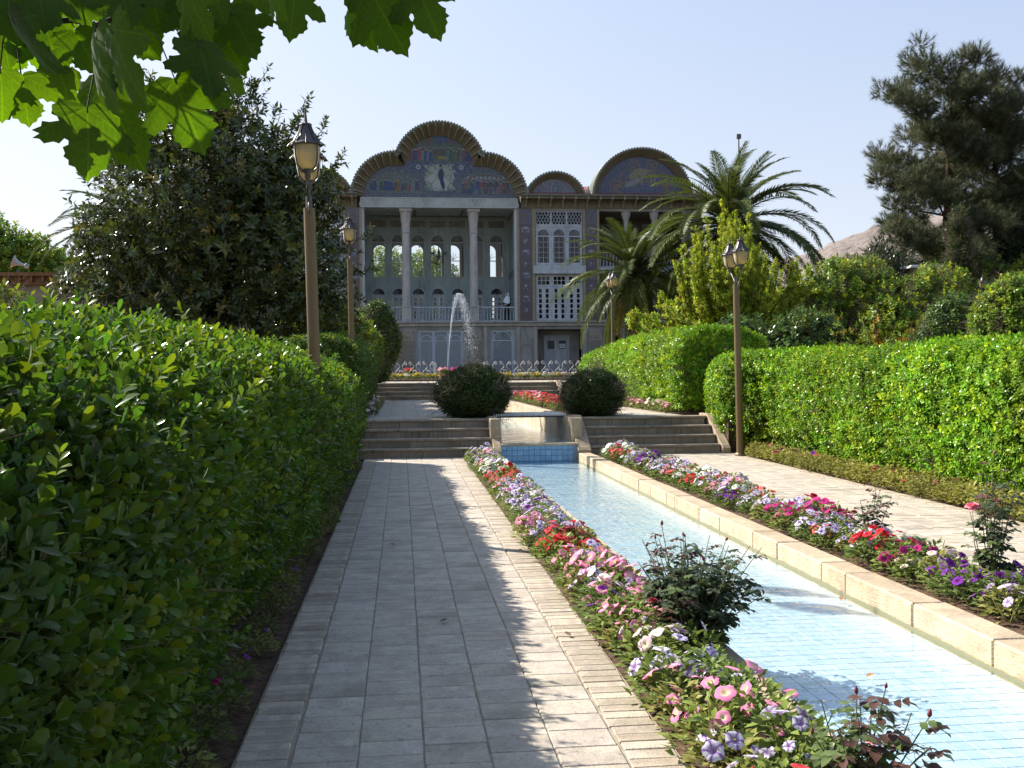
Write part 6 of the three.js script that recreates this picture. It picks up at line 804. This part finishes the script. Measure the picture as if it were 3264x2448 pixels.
// ---------------------------------------------------------------- garden lamps
{
  const paint = std(0.145, 0.098, 0.038, { roughness: 0.5, metalness: 0.25, bumpMap: rep(T.grain, 2), bumpScale: 0.0015 }), dark = std(0.085, 0.075, 0.07, { roughness: 0.42, metalness: 0.5 }), glass = phy(0.62, 0.50, 0.24, { transmission: 0.55, thickness: 0, roughness: 0.75, clearcoat: 0.6, clearcoatRoughness: 0.1, side: THREE.DoubleSide });
  const capG = new MB().lathe([[0.165, 0.0], [0.17, 0.012], [0.15, 0.02], [0.115, 0.05], [0.085, 0.1], [0.062, 0.15], [0.048, 0.19], [0.044, 0.2], [0.062, 0.206], [0.058, 0.218], [0.03, 0.225], [0.018, 0.235], [0.012, 0.3], [0.002, 0.4]], 8).geo(), capRidge = new MB();
  for (let k = 0; k < 8; k++) { const a = (k / 8) * 6.283, P = (q, h) => V(Math.cos(a) * q, h, Math.sin(a) * q); capRidge.tube([P(0.185, -0.005), P(0.17, 0.016), P(0.118, 0.054), P(0.066, 0.152), P(0.05, 0.2)], 0.006, 4); }
  const bowlG = new MB().lathe([[0.05, -0.235], [0.085, -0.215], [0.108, -0.17], [0.122, -0.1], [0.128, -0.002]], 16).geo(), cupG = new MB().lathe([[0.012, -0.36], [0.02, -0.33], [0.035, -0.3], [0.028, -0.275], [0.06, -0.25], [0.065, -0.235], [0.045, -0.23]], 12).geo();
  const ribG = new MB().tube([V(0.15, 0, 0), V(0.15, -0.1, 0), V(0.13, -0.2, 0), V(0.07, -0.25, 0)], 0.009, 5).geo();
  function lamp(label, x, y, z, lean, turn, H = 3.3) {
    const t = thing('garden_lamp', label, 'lamp', x, y, z, 'double lanterns along the paths'); t.rotation.set(0, turn, lean, 'ZYX');
    part('pole', new MB().tube([V(0, -0.05, 0), V(0, 0.3, 0), V(0, H, 0)], [0.072, 0.066, 0.059], 14).lathe([[0.11, 0], [0.11, 0.03], [0.085, 0.06]], 14), paint, t);
    const arm = new MB().tube([V(0, H - 0.05, 0), V(0, H + 0.12, 0)], [0.035, 0.03], 8); for (const s of [-1, 1]) { const c = []; for (let k = 0; k <= 16; k++) { const f = k / 16, a = -Math.PI / 2 + f * Math.PI * 0.9; c.push(V(0, H + 0.12 + Math.sin(a) * 0.1 + 0.02, s * (0.3 * f))); } arm.tube(c, 0.014, 5); const sc = []; for (let k = 0; k <= 18; k++) { const a = (k / 18) * 8, q = 0.07 * (1 - k / 22); sc.push(V(0, H - 0.02 + Math.sin(a) * q, s * (0.1 + Math.cos(a) * q))); } arm.tube(sc, 0.009, 4); arm.tube([V(0, H + 0.18, s * 0.3), V(0, H + 0.24, s * 0.3)], 0.016, 6); } part('arm', arm, dark, t);
    for (const s of [-1, 1]) { const l = part('lantern', capG, dark, t); l.position.set(0, H + 0.57, s * 0.3); part('cap_ridges', capRidge.geo(), dark, l); part('glass_bowl', bowlG, glass, l); part('cup', cupG, dark, l); for (let k = 0; k < 4; k++) { const o = part('rib', ribG, dark, l); o.rotation.y = k * 1.5708 + 0.785; } }
    return t;
  }
  lamp('large double lantern on a tall leaning brown post beside the left hedge', -0.85, -0.03, -10.75, 0.022, 0.06, 3.32);
  lamp('shaded double lantern on a brown post at the corner of the left terrace hedge', -1.0, 0.66, -21.6, 0.012, 0.05, 3.3);
  lamp('double lantern on a brown post at the foot of the right steps', 6.27, 0, -18.75, 0.02, 0, 3.2);
  lamp('distant double lantern on a post rising from the right terrace hedge, before the palm', 6.75, 0.66, -32.6, 0.008, 0, 3.3);
  lamp('double lantern among the citrus trees at the far right', 23.25, 1.2, -40, 0, 0.85, 3.3);
}
// ---------------------------------------------------------------- scroll fence
{
  const iron = std(0.58, 0.56, 0.53, { roughness: 0.55 }), spiral = (cx, cy, R, a0, turns, dir) => { const p = []; for (let k = 0; k <= 16; k++) { const f = k / 16, a = a0 + dir * f * turns * 6.283, q = R * (1 - 0.75 * f); p.push(V(cx + Math.cos(a) * q, cy + Math.sin(a) * q, 0)); } return p; };
  const unit = (() => { const m = new MB(); for (const s of [-1, 1]) { const S = (p) => p.map((v) => V(v.x * s, v.y, 0)); const top = spiral(0.2, 0.57, 0.075, Math.PI * 0.95, 1.4, -1), bot = spiral(0.13, 0.12, 0.06, 0.2, 1.2, 1); const body = []; for (let k = 0; k <= 8; k++) { const f = k / 8; body.push(V(lerp(0.19, 0.125, f) - Math.sin(f * Math.PI * 2) * -0.085, lerp(0.14, 0.57, f), 0)); } m.tube(S(body), 0.013, 5); m.tube(S(top), 0.012, 5); m.tube(S(bot), 0.011, 5); m.tube(S(spiral(0.05, 0.3, 0.05, 3.1, 1.1, -1)), 0.009, 4); m.tube(S([V(0.0, 0.06, 0), V(0.1, 0.24, 0), V(0.26, 0.08, 0)]), 0.01, 4); } return m.geo(); })();
  const post = new MB().box(-0.06, 0, -0.06, 0.06, 0.72, 0.06, 0.01).box(-0.045, 0.72, -0.045, 0.045, 0.76, 0.045, 0.01).geo();
  for (const [x0, x1, lab] of [[-3.4, 1.5, 'left run of pale wrought-iron scroll fence before the palace'], [3.7, 9.4, 'right run of pale wrought-iron scroll fence before the palace']]) {
    const t = thing('scroll_fence', lab, 'fence', 0, 1.29, -46.5); part('bottom_rail', new MB().box(x0, 0.03, -0.012, x1, 0.055, 0.012), iron, t); const n = Math.round((x1 - x0) / 0.62); for (let k = 0; k < n; k++) { const o = part('scroll_panel', unit, iron, t); o.position.x = x0 + ((k + 0.5) / n) * (x1 - x0); o.scale.y = 1.25; } for (const x of [x0, x1]) { const o = part('post', post, iron, t); o.position.x = x; }
  }
}
// ---------------------------------------------------------------- fountain
{
  const t = thing('fountain_jet', 'white fountain jet arching up in front of the palace balcony', 'fountain', 2.15, 1.34, -50), r = rng(901), dm = phy(0.92, 0.95, 0.97, { roughness: 0.15, transmission: 0.3, thickness: 0, clearcoat: 0.6 }), list = [];
  part('nozzle', new MB().lathe([[0.1, -0.1], [0.08, 0.0], [0.03, 0.05], [0.02, 0.09]], 10), std(0.3, 0.26, 0.18, { roughness: 0.4, metalness: 0.8 }), t);
  const g = 9.81, vy = 8.95, vx = 0.72; for (let k = 0; k < 3000; k++) { const f = Math.pow(r(), 0.75), T0 = f * 1.8, sp = 0.02 + 0.3 * f * f, kx = vx * (0.82 + 0.36 * f * (r() + r() - 0.7) + 0.2 * r()), y = (vy - 0.5 * r() * r()) * T0 - 0.5 * g * T0 * T0; if (y < 0.02) continue; const s = f < 0.4 ? 0.010 + 0.007 * r() : 0.006 + 0.009 * r() * r(); list.push({ m: new THREE.Matrix4().compose(V(kx * T0 + (r() - 0.5) * sp * 0.6, y, (r() - 0.5) * sp), new THREE.Quaternion(), V(s, s * (1 + r()), s)) }); }
  instances('droplets', new THREE.IcosahedronGeometry(1, 1), dm, list, t);
  const col = []; for (let k = 0; k <= 20; k++) { const T0 = (k / 20) * 0.62; col.push(V(vx * T0 + (r() - 0.5) * 0.02, vy * T0 - 0.5 * g * T0 * T0, 0)); } part('water_column', new MB().tube(col, col.map((_, k) => 0.02 + 0.007 * r()), 7), dm, t);
}
// ---------------------------------------------------------------- visitor on the balcony
{
  const res = 56, mc = new MarchingCubes(res, twigMat, false, false, 60000), caps = [], cap = (a, b, r1, r2) => caps.push([V(...a), V(...b), r1, r2]);
  cap([0, 0.02, 0], [0, 0.95, 0], 0.2, 0.15); cap([0, 0.95, 0], [0, 1.34, 0.0], 0.155, 0.13); cap([-0.17, 1.33, 0], [0.17, 1.33, 0], 0.06, 0.06); cap([0, 1.38, 0], [0, 1.48, 0.01], 0.05, 0.045); cap([0, 1.54, 0.02], [0, 1.6, 0.0], 0.085, 0.09);
  cap([0.19, 1.32, 0], [0.24, 1.06, 0.1], 0.055, 0.045); cap([0.24, 1.06, 0.1], [0.06, 1.0, 0.28], 0.042, 0.034); cap([-0.19, 1.32, 0], [-0.23, 1.07, 0.1], 0.055, 0.045); cap([-0.23, 1.07, 0.1], [-0.03, 0.99, 0.28], 0.042, 0.034);
  for (const s of [-1, 1]) { cap([s * 0.04, 0.99, 0.29], [s * -0.02, 0.985, 0.32], 0.03, 0.026); for (let k = 0; k < 4; k++) cap([s * -0.02, 1.0 - k * 0.016, 0.315], [s * -0.09, 0.995 - k * 0.016, 0.325], 0.009, 0.008); cap([s * 0.02, 1.0, 0.3], [s * -0.01, 1.03, 0.325], 0.01, 0.009); }
  const S = 1.76, pos = V(0, 0, 0), smin = (a, b, k) => { const h = clamp(0.5 + (0.5 * (b - a)) / k, 0, 1); return lerp(b, a, h) - k * h * (1 - h); };
  mc.isolation = 0; let i = 0; for (let z = 0; z < res; z++) for (let y = 0; y < res; y++) for (let x = 0; x < res; x++) { pos.set((x / (res / 2) - 1) * 0.5, (y / (res / 2) - 1) * 0.9 + 0.86, (z / (res / 2) - 1) * 0.5); let d = 9; for (const [a, b, r1, r2] of caps) { const ab = b.clone().sub(a), f = clamp(pos.clone().sub(a).dot(ab) / ab.lengthSq(), 0, 1); d = smin(d, pos.distanceTo(a.clone().addScaledVector(ab, f)) - lerp(r1, r2, f), 0.03); } mc.field[i++] = -d; }
  mc.update(); const n = mc.count, P = new Float32Array(n * 3), N = new Float32Array(n * 3); for (let k = 0; k < n; k++) { P[k * 3] = mc.positionArray[k * 3] * 0.5; P[k * 3 + 1] = mc.positionArray[k * 3 + 1] * 0.9 + 0.86; P[k * 3 + 2] = mc.positionArray[k * 3 + 2] * 0.5; N[k * 3] = mc.normalArray[k * 3]; N[k * 3 + 1] = mc.normalArray[k * 3 + 1]; N[k * 3 + 2] = mc.normalArray[k * 3 + 2]; }
  const g = new THREE.BufferGeometry(); g.setAttribute('position', new THREE.BufferAttribute(P, 3)); g.setAttribute('normal', new THREE.BufferAttribute(N, 3)); const col = new Float32Array(n * 3); for (let k = 0; k < n; k++) { const y = P[k * 3 + 1], z = P[k * 3 + 2], skin = y > 1.44 || (z > 0.275 && y < 1.06 && y > 0.9); col.set(skin ? [0.42, 0.26, 0.18] : [0.018, 0.018, 0.022], k * 3); } g.setAttribute('color', new THREE.BufferAttribute(col, 3));
  const t = thing('person', 'person in a white headscarf and dark robe leaning at the balcony rail with hands joined', 'person', 6.22, 4.552, -60.72); t.rotation.y = -0.5;
  part('body', g, std(1, 1, 1, { vertexColors: true, roughness: 0.9 }), t);
  const sc = new MB(), prof = [[0.0, 1.72], [0.07, 1.71], [0.11, 1.66], [0.122, 1.58], [0.118, 1.5], [0.15, 1.42], [0.22, 1.33], [0.26, 1.2], [0.255, 1.08]], M = 28; // scarf open at the face
  const ids = prof.map(([q, y], j) => { const row = []; for (let k = 0; k <= M; k++) { const a = (k / M) * 6.283 + Math.PI / 2; const open = y > 1.5 && y < 1.67 ? 0.5 : 0; const aa = Math.PI / 2 + open + (k / M) * (6.283 - 2 * open); const fold = 1 + 0.04 * Math.sin(a * 7 + j); row.push(sc.v(Math.cos(aa) * q * fold, y - (q > 0.2 ? 0.04 * Math.sin(a * 2) : 0), Math.sin(aa) * q * fold * 0.85 - 0.01, 0, 1, 0, 0, 0)); } return row; });
  for (let j = 0; j < prof.length - 1; j++) for (let k = 0; k < M; k++) sc.i.push(ids[j][k], ids[j][k + 1], ids[j + 1][k + 1], ids[j][k], ids[j + 1][k + 1], ids[j + 1][k]);
  part('headscarf', sc.geo(true), std(0.66, 0.74, 0.78, { roughness: 0.9, side: THREE.DoubleSide }), t);
  const face = new MB(); for (const s of [-1, 1]) face.lathe([[0.001, -0.006], [0.011, 0], [0.001, 0.006]], 8, s * 0.034, 1.575, 0.094); part('eyes', face, std(0.02, 0.015, 0.012), t); part('nose', new MB().lathe([[0.014, 0], [0.011, 0.02], [0.004, 0.045]], 7, 0, 1.535, 0.1), std(0.42, 0.26, 0.18), t); part('mouth', new MB().box(-0.022, 1.508, 0.092, 0.022, 1.518, 0.104, 0.004), std(0.28, 0.10, 0.09), t);
}
// ---------------------------------------------------------------- small buildings at the edges
{
  const t = thing('garden_pavilion', 'low beige building with an orange wooden cornice behind the left hedge', 'building', -16.2, 0.64, -38.5), wall = std(0.50, 0.41, 0.30, { map: rep(T.plaster, 0.4) }), wood = std(0.36, 0.16, 0.05, { map: rep(T.plaster, 0.8), roughness: 0.7 });
  part('wall', new MB().box(-3, 0, -3, 5.0, 4.2, 0), wall, t); const c = part('cornice', new MB().box(-3.25, 4.2, -3.2, 5.25, 4.28, 0.25).box(-3.35, 4.5, -3.3, 5.35, 4.62, 0.38).box(-3.2, 4.28, -3.1, 5.2, 4.5, 0.2), wood, t); for (let k = 0; k < 22; k++) { const o = part('cornice_bracket', new MB().box(-0.04, 4.285, 0.201, 0.04, 4.495, 0.34).geo(), wood, c); o.position.x = -3.1 + k * 0.395; }
  const h = thing('horn_loudspeaker', 'grey horn loudspeaker on the roof of the low beige building', 'loudspeaker', -13.55, 5.26, -38.6), gm = std(0.5, 0.52, 0.55, { roughness: 0.5, metalness: 0.2, side: THREE.DoubleSide }); part('bracket', new MB().box(-0.05, 0, -0.05, 0.05, 0.14, 0.05, 0.01), PM.iron, h); const hn = part('horn', new MB().lathe([[0.04, 0], [0.05, 0.1], [0.09, 0.22], [0.16, 0.33], [0.25, 0.39]], 18), gm, h); hn.position.set(0.2, 0.3, 0); hn.rotation.set(0.5, 0, 1.2); const dr = part('driver', new MB().lathe([[0.0, -0.16], [0.08, -0.15], [0.085, -0.02], [0.04, 0.0]], 14), gm, h); dr.position.copy(hn.position); dr.rotation.copy(hn.rotation);
  const g = thing('gate_pillar', 'pale brick gate pillar with a flat white cap among the trees at right', 'pillar', 20.96, 0.66, -40), br = std(0.42, 0.33, 0.22, { map: rep(T.plaster, 1) }); for (let k = 0; k < 38; k++) for (let j = 0; j < 3; j++) { const off = (k % 2) * 0.2; if (k < 26) continue; part('brick', new MB().box(-0.5 + j * 0.335 + off * 0.3, k * 0.13 + 0.004, 0.501, -0.5 + j * 0.335 + 0.32, (k + 1) * 0.13 - 0.006, 0.515), br, g); } part('shaft', new MB().box(-0.52, 0, -0.5, 0.52, 4.94, 0.5), br, g); part('cap', new MB().box(-0.74, 4.94, -0.7, 0.74, 5.06, 0.7, 0.02), std(0.62, 0.6, 0.56), g);
  const f = thing('picket_fence', 'short brown picket fence in the shade behind the right terrace hedge', 'fence', 11.5, 0.64, -29.2), pk = std(0.11, 0.07, 0.045); for (let k = 0; k < 16; k++) { const o = part('picket', new MB().box(-0.035, 0, -0.01, 0.035, 1.75 + 0.06 * (k % 2), 0.01, 0.004).geo(), pk, f); o.position.x = -0.9 + k * 0.12; } part('rail', new MB().box(-0.95, 1.3, -0.04, 0.95, 1.38, -0.012), pk, f);
  // far corner of a flat-roofed wing that shows past the magnolia
  const w = thing('roof_corner', 'flat tiled roof corner showing left of the magnolia', 'building', -17.0, 1.2, -62); part('wall', new MB().box(-0.2, 0, -6, 6, 9.2, 0), PM.stone, w); part('eave', new MB().box(-0.9, 9.2, -6.5, 6.4, 9.36, 0.8).box(-0.55, 9.36, -6.4, 6.2, 9.8, 0.4).box(-1.1, 9.8, -6.6, 6.6, 9.95, 1.0), PM.bracket, w);
}

// ---------------------------------------------------------------- maple branch overhead
{
  // outline of one half of a five-lobed leaf, base at 0, tip at y = 1 (x, y), with toothed edges
  const half = [[0, 0], [0.07, -0.07], [0.2, -0.13], [0.3, -0.1], [0.37, -0.13], [0.44, -0.05], [0.5, 0.0], [0.47, 0.06], [0.52, 0.13], [0.44, 0.17], [0.41, 0.23], [0.52, 0.25], [0.6, 0.24], [0.64, 0.31], [0.74, 0.35], [0.7, 0.41], [0.75, 0.48], [0.64, 0.5], [0.6, 0.56], [0.5, 0.53], [0.42, 0.54], [0.33, 0.48], [0.27, 0.5], [0.29, 0.57], [0.35, 0.6], [0.33, 0.67], [0.36, 0.72], [0.28, 0.76], [0.27, 0.82], [0.19, 0.84], [0.15, 0.91], [0.07, 0.93], [0, 1]];
  const maple = (seed) => { const r = rng(seed), R = half.map(([x, y]) => [x * (1 + (r() - 0.5) * 0.1), y + (r() - 0.5) * 0.02]), Lf = half.slice(1, -1).map(([x, y]) => [-x * (1 + (r() - 0.5) * 0.12), y + (r() - 0.5) * 0.03]).reverse(), s = new THREE.Shape([...R, ...Lf].map((p) => new THREE.Vector2(...p))); let g = new THREE.ShapeGeometry(s); // split the triangles so that the blade can bend
    for (let pass = 0; pass < 2; pass++) { const P = g.attributes.position, I = g.index, np = [], ni = []; for (let k = 0; k < P.count; k++) np.push(P.getX(k), P.getY(k), P.getZ(k)); const mid = {}, md = (a, b) => { const key = Math.min(a, b) + '_' + Math.max(a, b); if (mid[key] === undefined) { mid[key] = np.length / 3; np.push((np[a * 3] + np[b * 3]) / 2, (np[a * 3 + 1] + np[b * 3 + 1]) / 2, 0); } return mid[key]; }; for (let k = 0; k < I.count; k += 3) { const a = I.getX(k), b = I.getX(k + 1), c = I.getX(k + 2), x = md(a, b), y = md(b, c), z = md(c, a); ni.push(a, x, z, b, y, x, c, z, y, x, y, z); } g = new THREE.BufferGeometry(); g.setAttribute('position', new THREE.Float32BufferAttribute(np, 3)); g.setIndex(ni); }
    const P = g.attributes.position, uv = [], bend = 0.25 + 0.3 * r(), cup = 0.18 + 0.2 * r(); for (let k = 0; k < P.count; k++) { const x = P.getX(k), y = P.getY(k), a = Math.atan2(x, y + 0.02), v = Math.abs(((Math.abs(a) / 0.62 + 0.5) % 1) - 0.5) * 2; P.setZ(k, -bend * y * y * 0.5 - cup * x * x + 0.035 * (v - 0.5) * Math.hypot(x, y) + 0.012 * (noise3(x * 9, y * 9, seed) - 0.5)); uv.push(x * 0.5 + 0.5, y * 0.85 + 0.13); } g.setAttribute('uv', new THREE.Float32BufferAttribute(uv, 2)); g.computeVertexNormals(); return g; };
  // blade colour with paler veins
  const veins = canvasTex(256, 256, (x) => { x.fillStyle = '#c9d0b4'; x.fillRect(0, 0, 256, 256); const r = rng(5); for (let k = 0; k < 1500; k++) { x.fillStyle = ['#c1c8a8', '#d3dabd', '#b9c2a2'][k % 3]; x.fillRect(r() * 256, r() * 256, 2 + r() * 5, 2 + r() * 5); } const X = (u) => u * 128 + 128, Y = (v) => 256 - (v * 0.85 + 0.13) * 256; x.strokeStyle = '#f3f4d4'; const line = (a, b, c, d, w) => { x.lineWidth = w; x.beginPath(); x.moveTo(X(a), Y(b)); x.lineTo(X(c), Y(d)); x.stroke(); }; line(0, 0, 0, 1, 3.2); for (const s of [-1, 1]) { line(0, 0, s * 0.72, 0.42, 2.6); line(0, 0, s * 0.48, 0.02, 2); for (let k = 0; k < 6; k++) { const t = 0.2 + k * 0.12; line(0, t, s * 0.3 * (1 - k * 0.1), t + 0.17, 1.1); line(s * 0.72 * t, 0.42 * t, s * (0.72 * t + 0.14), 0.42 * t - 0.02, 0.9); line(s * 0.72 * t, 0.42 * t, s * (0.72 * t - 0.01), 0.42 * t + 0.16, 0.9); } } });
  const mats = [[0.125, 0.235, 0.004], [0.10, 0.195, 0.004], [0.145, 0.26, 0.004]].map((c) => leafMat(...c, { map: veins, transmission: 0.8, clearcoat: 0.1, clearcoatRoughness: 0.35, specularIntensity: 0.3 }));
  const geos = [1, 2, 3, 4, 5].map((k) => maple(1000 + k)), t = thing('maple_tree', 'maple branch with large backlit lobed leaves hanging into the top left of the view', 'tree', 0, 0, 0), bark = std(0.055, 0.042, 0.03, { roughness: 0.9 });
  part('trunk', new MB().tube([V(-3.6, -0.05, 1.4), V(-3.5, 1.6, 1.2), V(-3.3, 3.2, 0.6)], [0.2, 0.17, 0.13], 10), barkMat, t);
  part('limb', new MB().tube([V(-3.3, 3.2, 0.6), V(-2.5, 2.95, -0.9), V(-1.7, 2.7, -2.1), V(-1.05, 2.43, -2.5), V(-0.89, 2.41, -2.5), V(-0.76, 2.43, -2.52), V(-0.7, 2.42, -2.52), V(-0.61, 2.45, -2.5), V(-0.5, 2.52, -2.48), V(-0.3, 2.6, -2.45), V(0.08, 2.62, -2.42)], [0.07, 0.045, 0.028, 0.012, 0.008, 0.007, 0.007, 0.006, 0.005, 0.004, 0.003], 7), bark, t);
  const L = [
  [-0.49,2.25,-2.35,-0.43,2.09,-2.3,8,1.05],
  [-0.72,2.22,-2.5,-0.69,2.06,-2.42,-12,1.1],
  [-0.61,2.34,-2.3,-0.55,2.16,-2.25,62,0.9],
  [-0.9,2.32,-2.6,-0.87,2.2,-2.55,5,1.15],
  [-0.93,2.32,-2.55,-0.9,2.2,-2.5,-20,1.1],
  [-0.71,2.32,-2.6,-0.62,2.09,-2.5,25,0.85],
  [-0.91,2.51,-2.8,-0.86,2.38,-2.75,10,1.25],
  [-0.82,2.48,-2.75,-0.75,2.37,-2.7,-15,1.2],
  [-0.68,2.51,-2.7,-0.6,2.39,-2.65,12,1.1],
  [-0.45,2.43,-2.3,-0.41,2.31,-2.25,40,0.95],
  [-0.5,2.47,-2.5,-0.47,2.37,-2.5,-10,1.2],
  [-0.44,2.33,-2.35,-0.39,2.21,-2.3,-35,1.15],
  [-0.44,2.47,-2.6,-0.38,2.33,-2.6,15,1],
  [-0.4,2.47,-2.55,-0.34,2.36,-2.5,-5,1.15],
  [-0.37,2.6,-2.7,-0.41,2.49,-2.7,10,1.1],
  [-0.24,2.52,-2.5,-0.25,2.38,-2.45,0,0.95],
  [-0.28,2.46,-2.35,-0.26,2.37,-2.3,60,0.9],
  [-0.23,2.57,-2.6,-0.22,2.5,-2.6,0,1.1],
  [-0.07,2.49,-2.4,0.01,2.32,-2.35,12,0.95],
  [-0.1,2.53,-2.5,-0.08,2.36,-2.45,48,0.9],
  [0.03,2.49,-2.35,0.09,2.35,-2.3,-8,0.95],
  [-0.86,2.49,-2.45,-0.85,2.35,-2.4,25,1.2],
  [-0.78,2.46,-2.35,-0.74,2.34,-2.3,-30,1.25],
  [-0.76,2.52,-2.5,-0.71,2.41,-2.45,20,1.2],
  [-0.62,2.48,-2.4,-0.58,2.37,-2.35,-15,1.2],
  [-0.59,2.54,-2.55,-0.56,2.41,-2.5,15,1.2],
  [-0.83,2.37,-2.35,-0.73,2.23,-2.3,72,0.8],
  [-0.67,2.36,-2.4,-0.65,2.17,-2.35,70,0.8],
  [-0.83,2.56,-2.7,-0.91,2.47,-2.7,30,1.2],
  [-0.57,2.59,-2.65,-0.53,2.45,-2.6,-20,1.2],
  [-0.95,2.46,-2.8,-0.99,2.39,-2.8,0,1.2],
  [-0.86,2.38,-2.75,-0.81,2.27,-2.7,-25,1.1],
  [-0.95,2.52,-2.6,-0.97,2.43,-2.6,0,1.2],
  [-0.43,2.5,-2.45,-0.4,2.4,-2.4,30,1.1],
  [-0.76,2.61,-2.75,-0.74,2.49,-2.7,5,1.25],
  [-0.56,2.62,-2.75,-0.59,2.52,-2.7,0,1.2],
  [-1.01,2.5,-2.8,-0.99,2.39,-2.75,20,1.15],
  [-0.41,2.33,-2.55,-0.37,2.26,-2.5,50,0.9]];
  const r = rng(77), spine = [V(-0.89, 2.41, -2.5), V(-0.76, 2.43, -2.52), V(-0.7, 2.42, -2.52), V(-0.61, 2.45, -2.5), V(-0.5, 2.52, -2.48), V(-0.3, 2.6, -2.45), V(0.08, 2.62, -2.42), V(-1.05, 2.43, -2.5)];
  for (const [bx, by, bz, tx, ty, tz, roll, w] of L) {
    const b = V(bx, by, bz), e = V(tx, ty, tz), y = e.clone().sub(b), len = y.length(); y.normalize(); let z = V(0, 1.6, 0).sub(b).normalize(); z.sub(y.clone().multiplyScalar(z.dot(y))).normalize().applyAxisAngle(y, roll * Math.PI / 180); const x = y.clone().cross(z), o = part('leaf', geos[Math.floor(r() * 5)], mats[Math.floor(r() * 3)], t);
    o.matrix.makeBasis(x.multiplyScalar(len * w * 0.76), y.clone().multiplyScalar(len), z.multiplyScalar(len)).setPosition(b); o.matrix.decompose(o.position, o.quaternion, o.scale);
    const near = spine.slice().sort((p, q) => p.distanceTo(b) - q.distanceTo(b))[0], m = near.clone().lerp(b, 0.55).add(V((r() - 0.5) * 0.03, 0.02, 0)); part('petiole', new MB().tube([near, m, b, b.clone().addScaledVector(y, 0.012)], 0.0019, 4, false), bark, t);
  }
  // the rest of the crown, above and beyond the frame, which shades these leaves
  const cr = [], rr = rng(88); for (let k = 0; k < 420; k++) { const e = L[Math.floor(rr() * L.length)], d = 0.25 + 1.5 * rr(), p = V(e[0], e[1], e[2]).addScaledVector(SUN, d).add(jitter(rr, 0.22)); const top = 1.6 + 0.385 * Math.hypot(p.x - 0.25, p.z); if (p.y < top + 0.14) continue; if (L.slice(0, 2).some((q) => { const w = p.clone().sub(V((q[0] + q[3]) / 2, (q[1] + q[4]) / 2, (q[2] + q[5]) / 2)); return w.sub(SUN.clone().multiplyScalar(w.dot(SUN))).length() < 0.2; })) continue; cr.push({ m: placeMatrix(p, jitter(rr, 1).setY(-0.9).normalize(), rr() * 6.28, 0.15 + 0.05 * rr()) }); } for (let k = 0; k < 700; k++) { const p = V(-2.6 + (rr() - 0.5) * 2.4, 3.9 + (rr() - 0.5) * 1.6, 0.2 + (rr() - 0.5) * 3.4); if (p.y < 1.9 + 0.42 * Math.hypot(p.x, p.z)) continue; cr.push({ m: placeMatrix(p, jitter(rr, 1).setY(-0.9).normalize(), rr() * 6.28, 0.15 + 0.05 * rr()) }); } instances('crown', geos[0], mats[0], cr, t);
}
// fallen leaves on the water and the paving
{ const fl = new MB().leaf(V(-0.03, 0, 0), V(1, 0, 0), V(0, 1, 0), 0.06, 0.018, OVAL, 0.35, -0.25).geo(true), mats = [std(0.30, 0.15, 0.06, { side: THREE.DoubleSide }), std(0.13, 0.09, 0.05, { side: THREE.DoubleSide })]; for (const [x, y, z, k, a, lab] of [[2.55, WY + 0.006, -5.45, 0, 0.4, 'brown fallen leaf floating in the middle of the pool'], [3.2, WY + 0.006, -7.3, 0, 1.2, 'orange fallen leaf floating against the pool kerb'], [0.98, 0.014, -6.15, 1, 2, 'dark dry leaf on the brick edge of the sunny path'], [0.25, 0.014, -6.6, 1, 0.6, 'dark dry leaf on the shaded paving slabs'], [-0.1, 0.014, -9.6, 1, 2.6, 'small dry leaf on the shaded paving near the left hedge']]) { const o = single('fallen_leaf', fl, mats[k], lab, 'leaf'); o.position.set(x, y, z); o.rotation.y = a; } }

scene.traverse((o) => { if (o.isMesh) { o.castShadow = true; o.receiveShadow = true; } });
renderer.render(scene, camera);
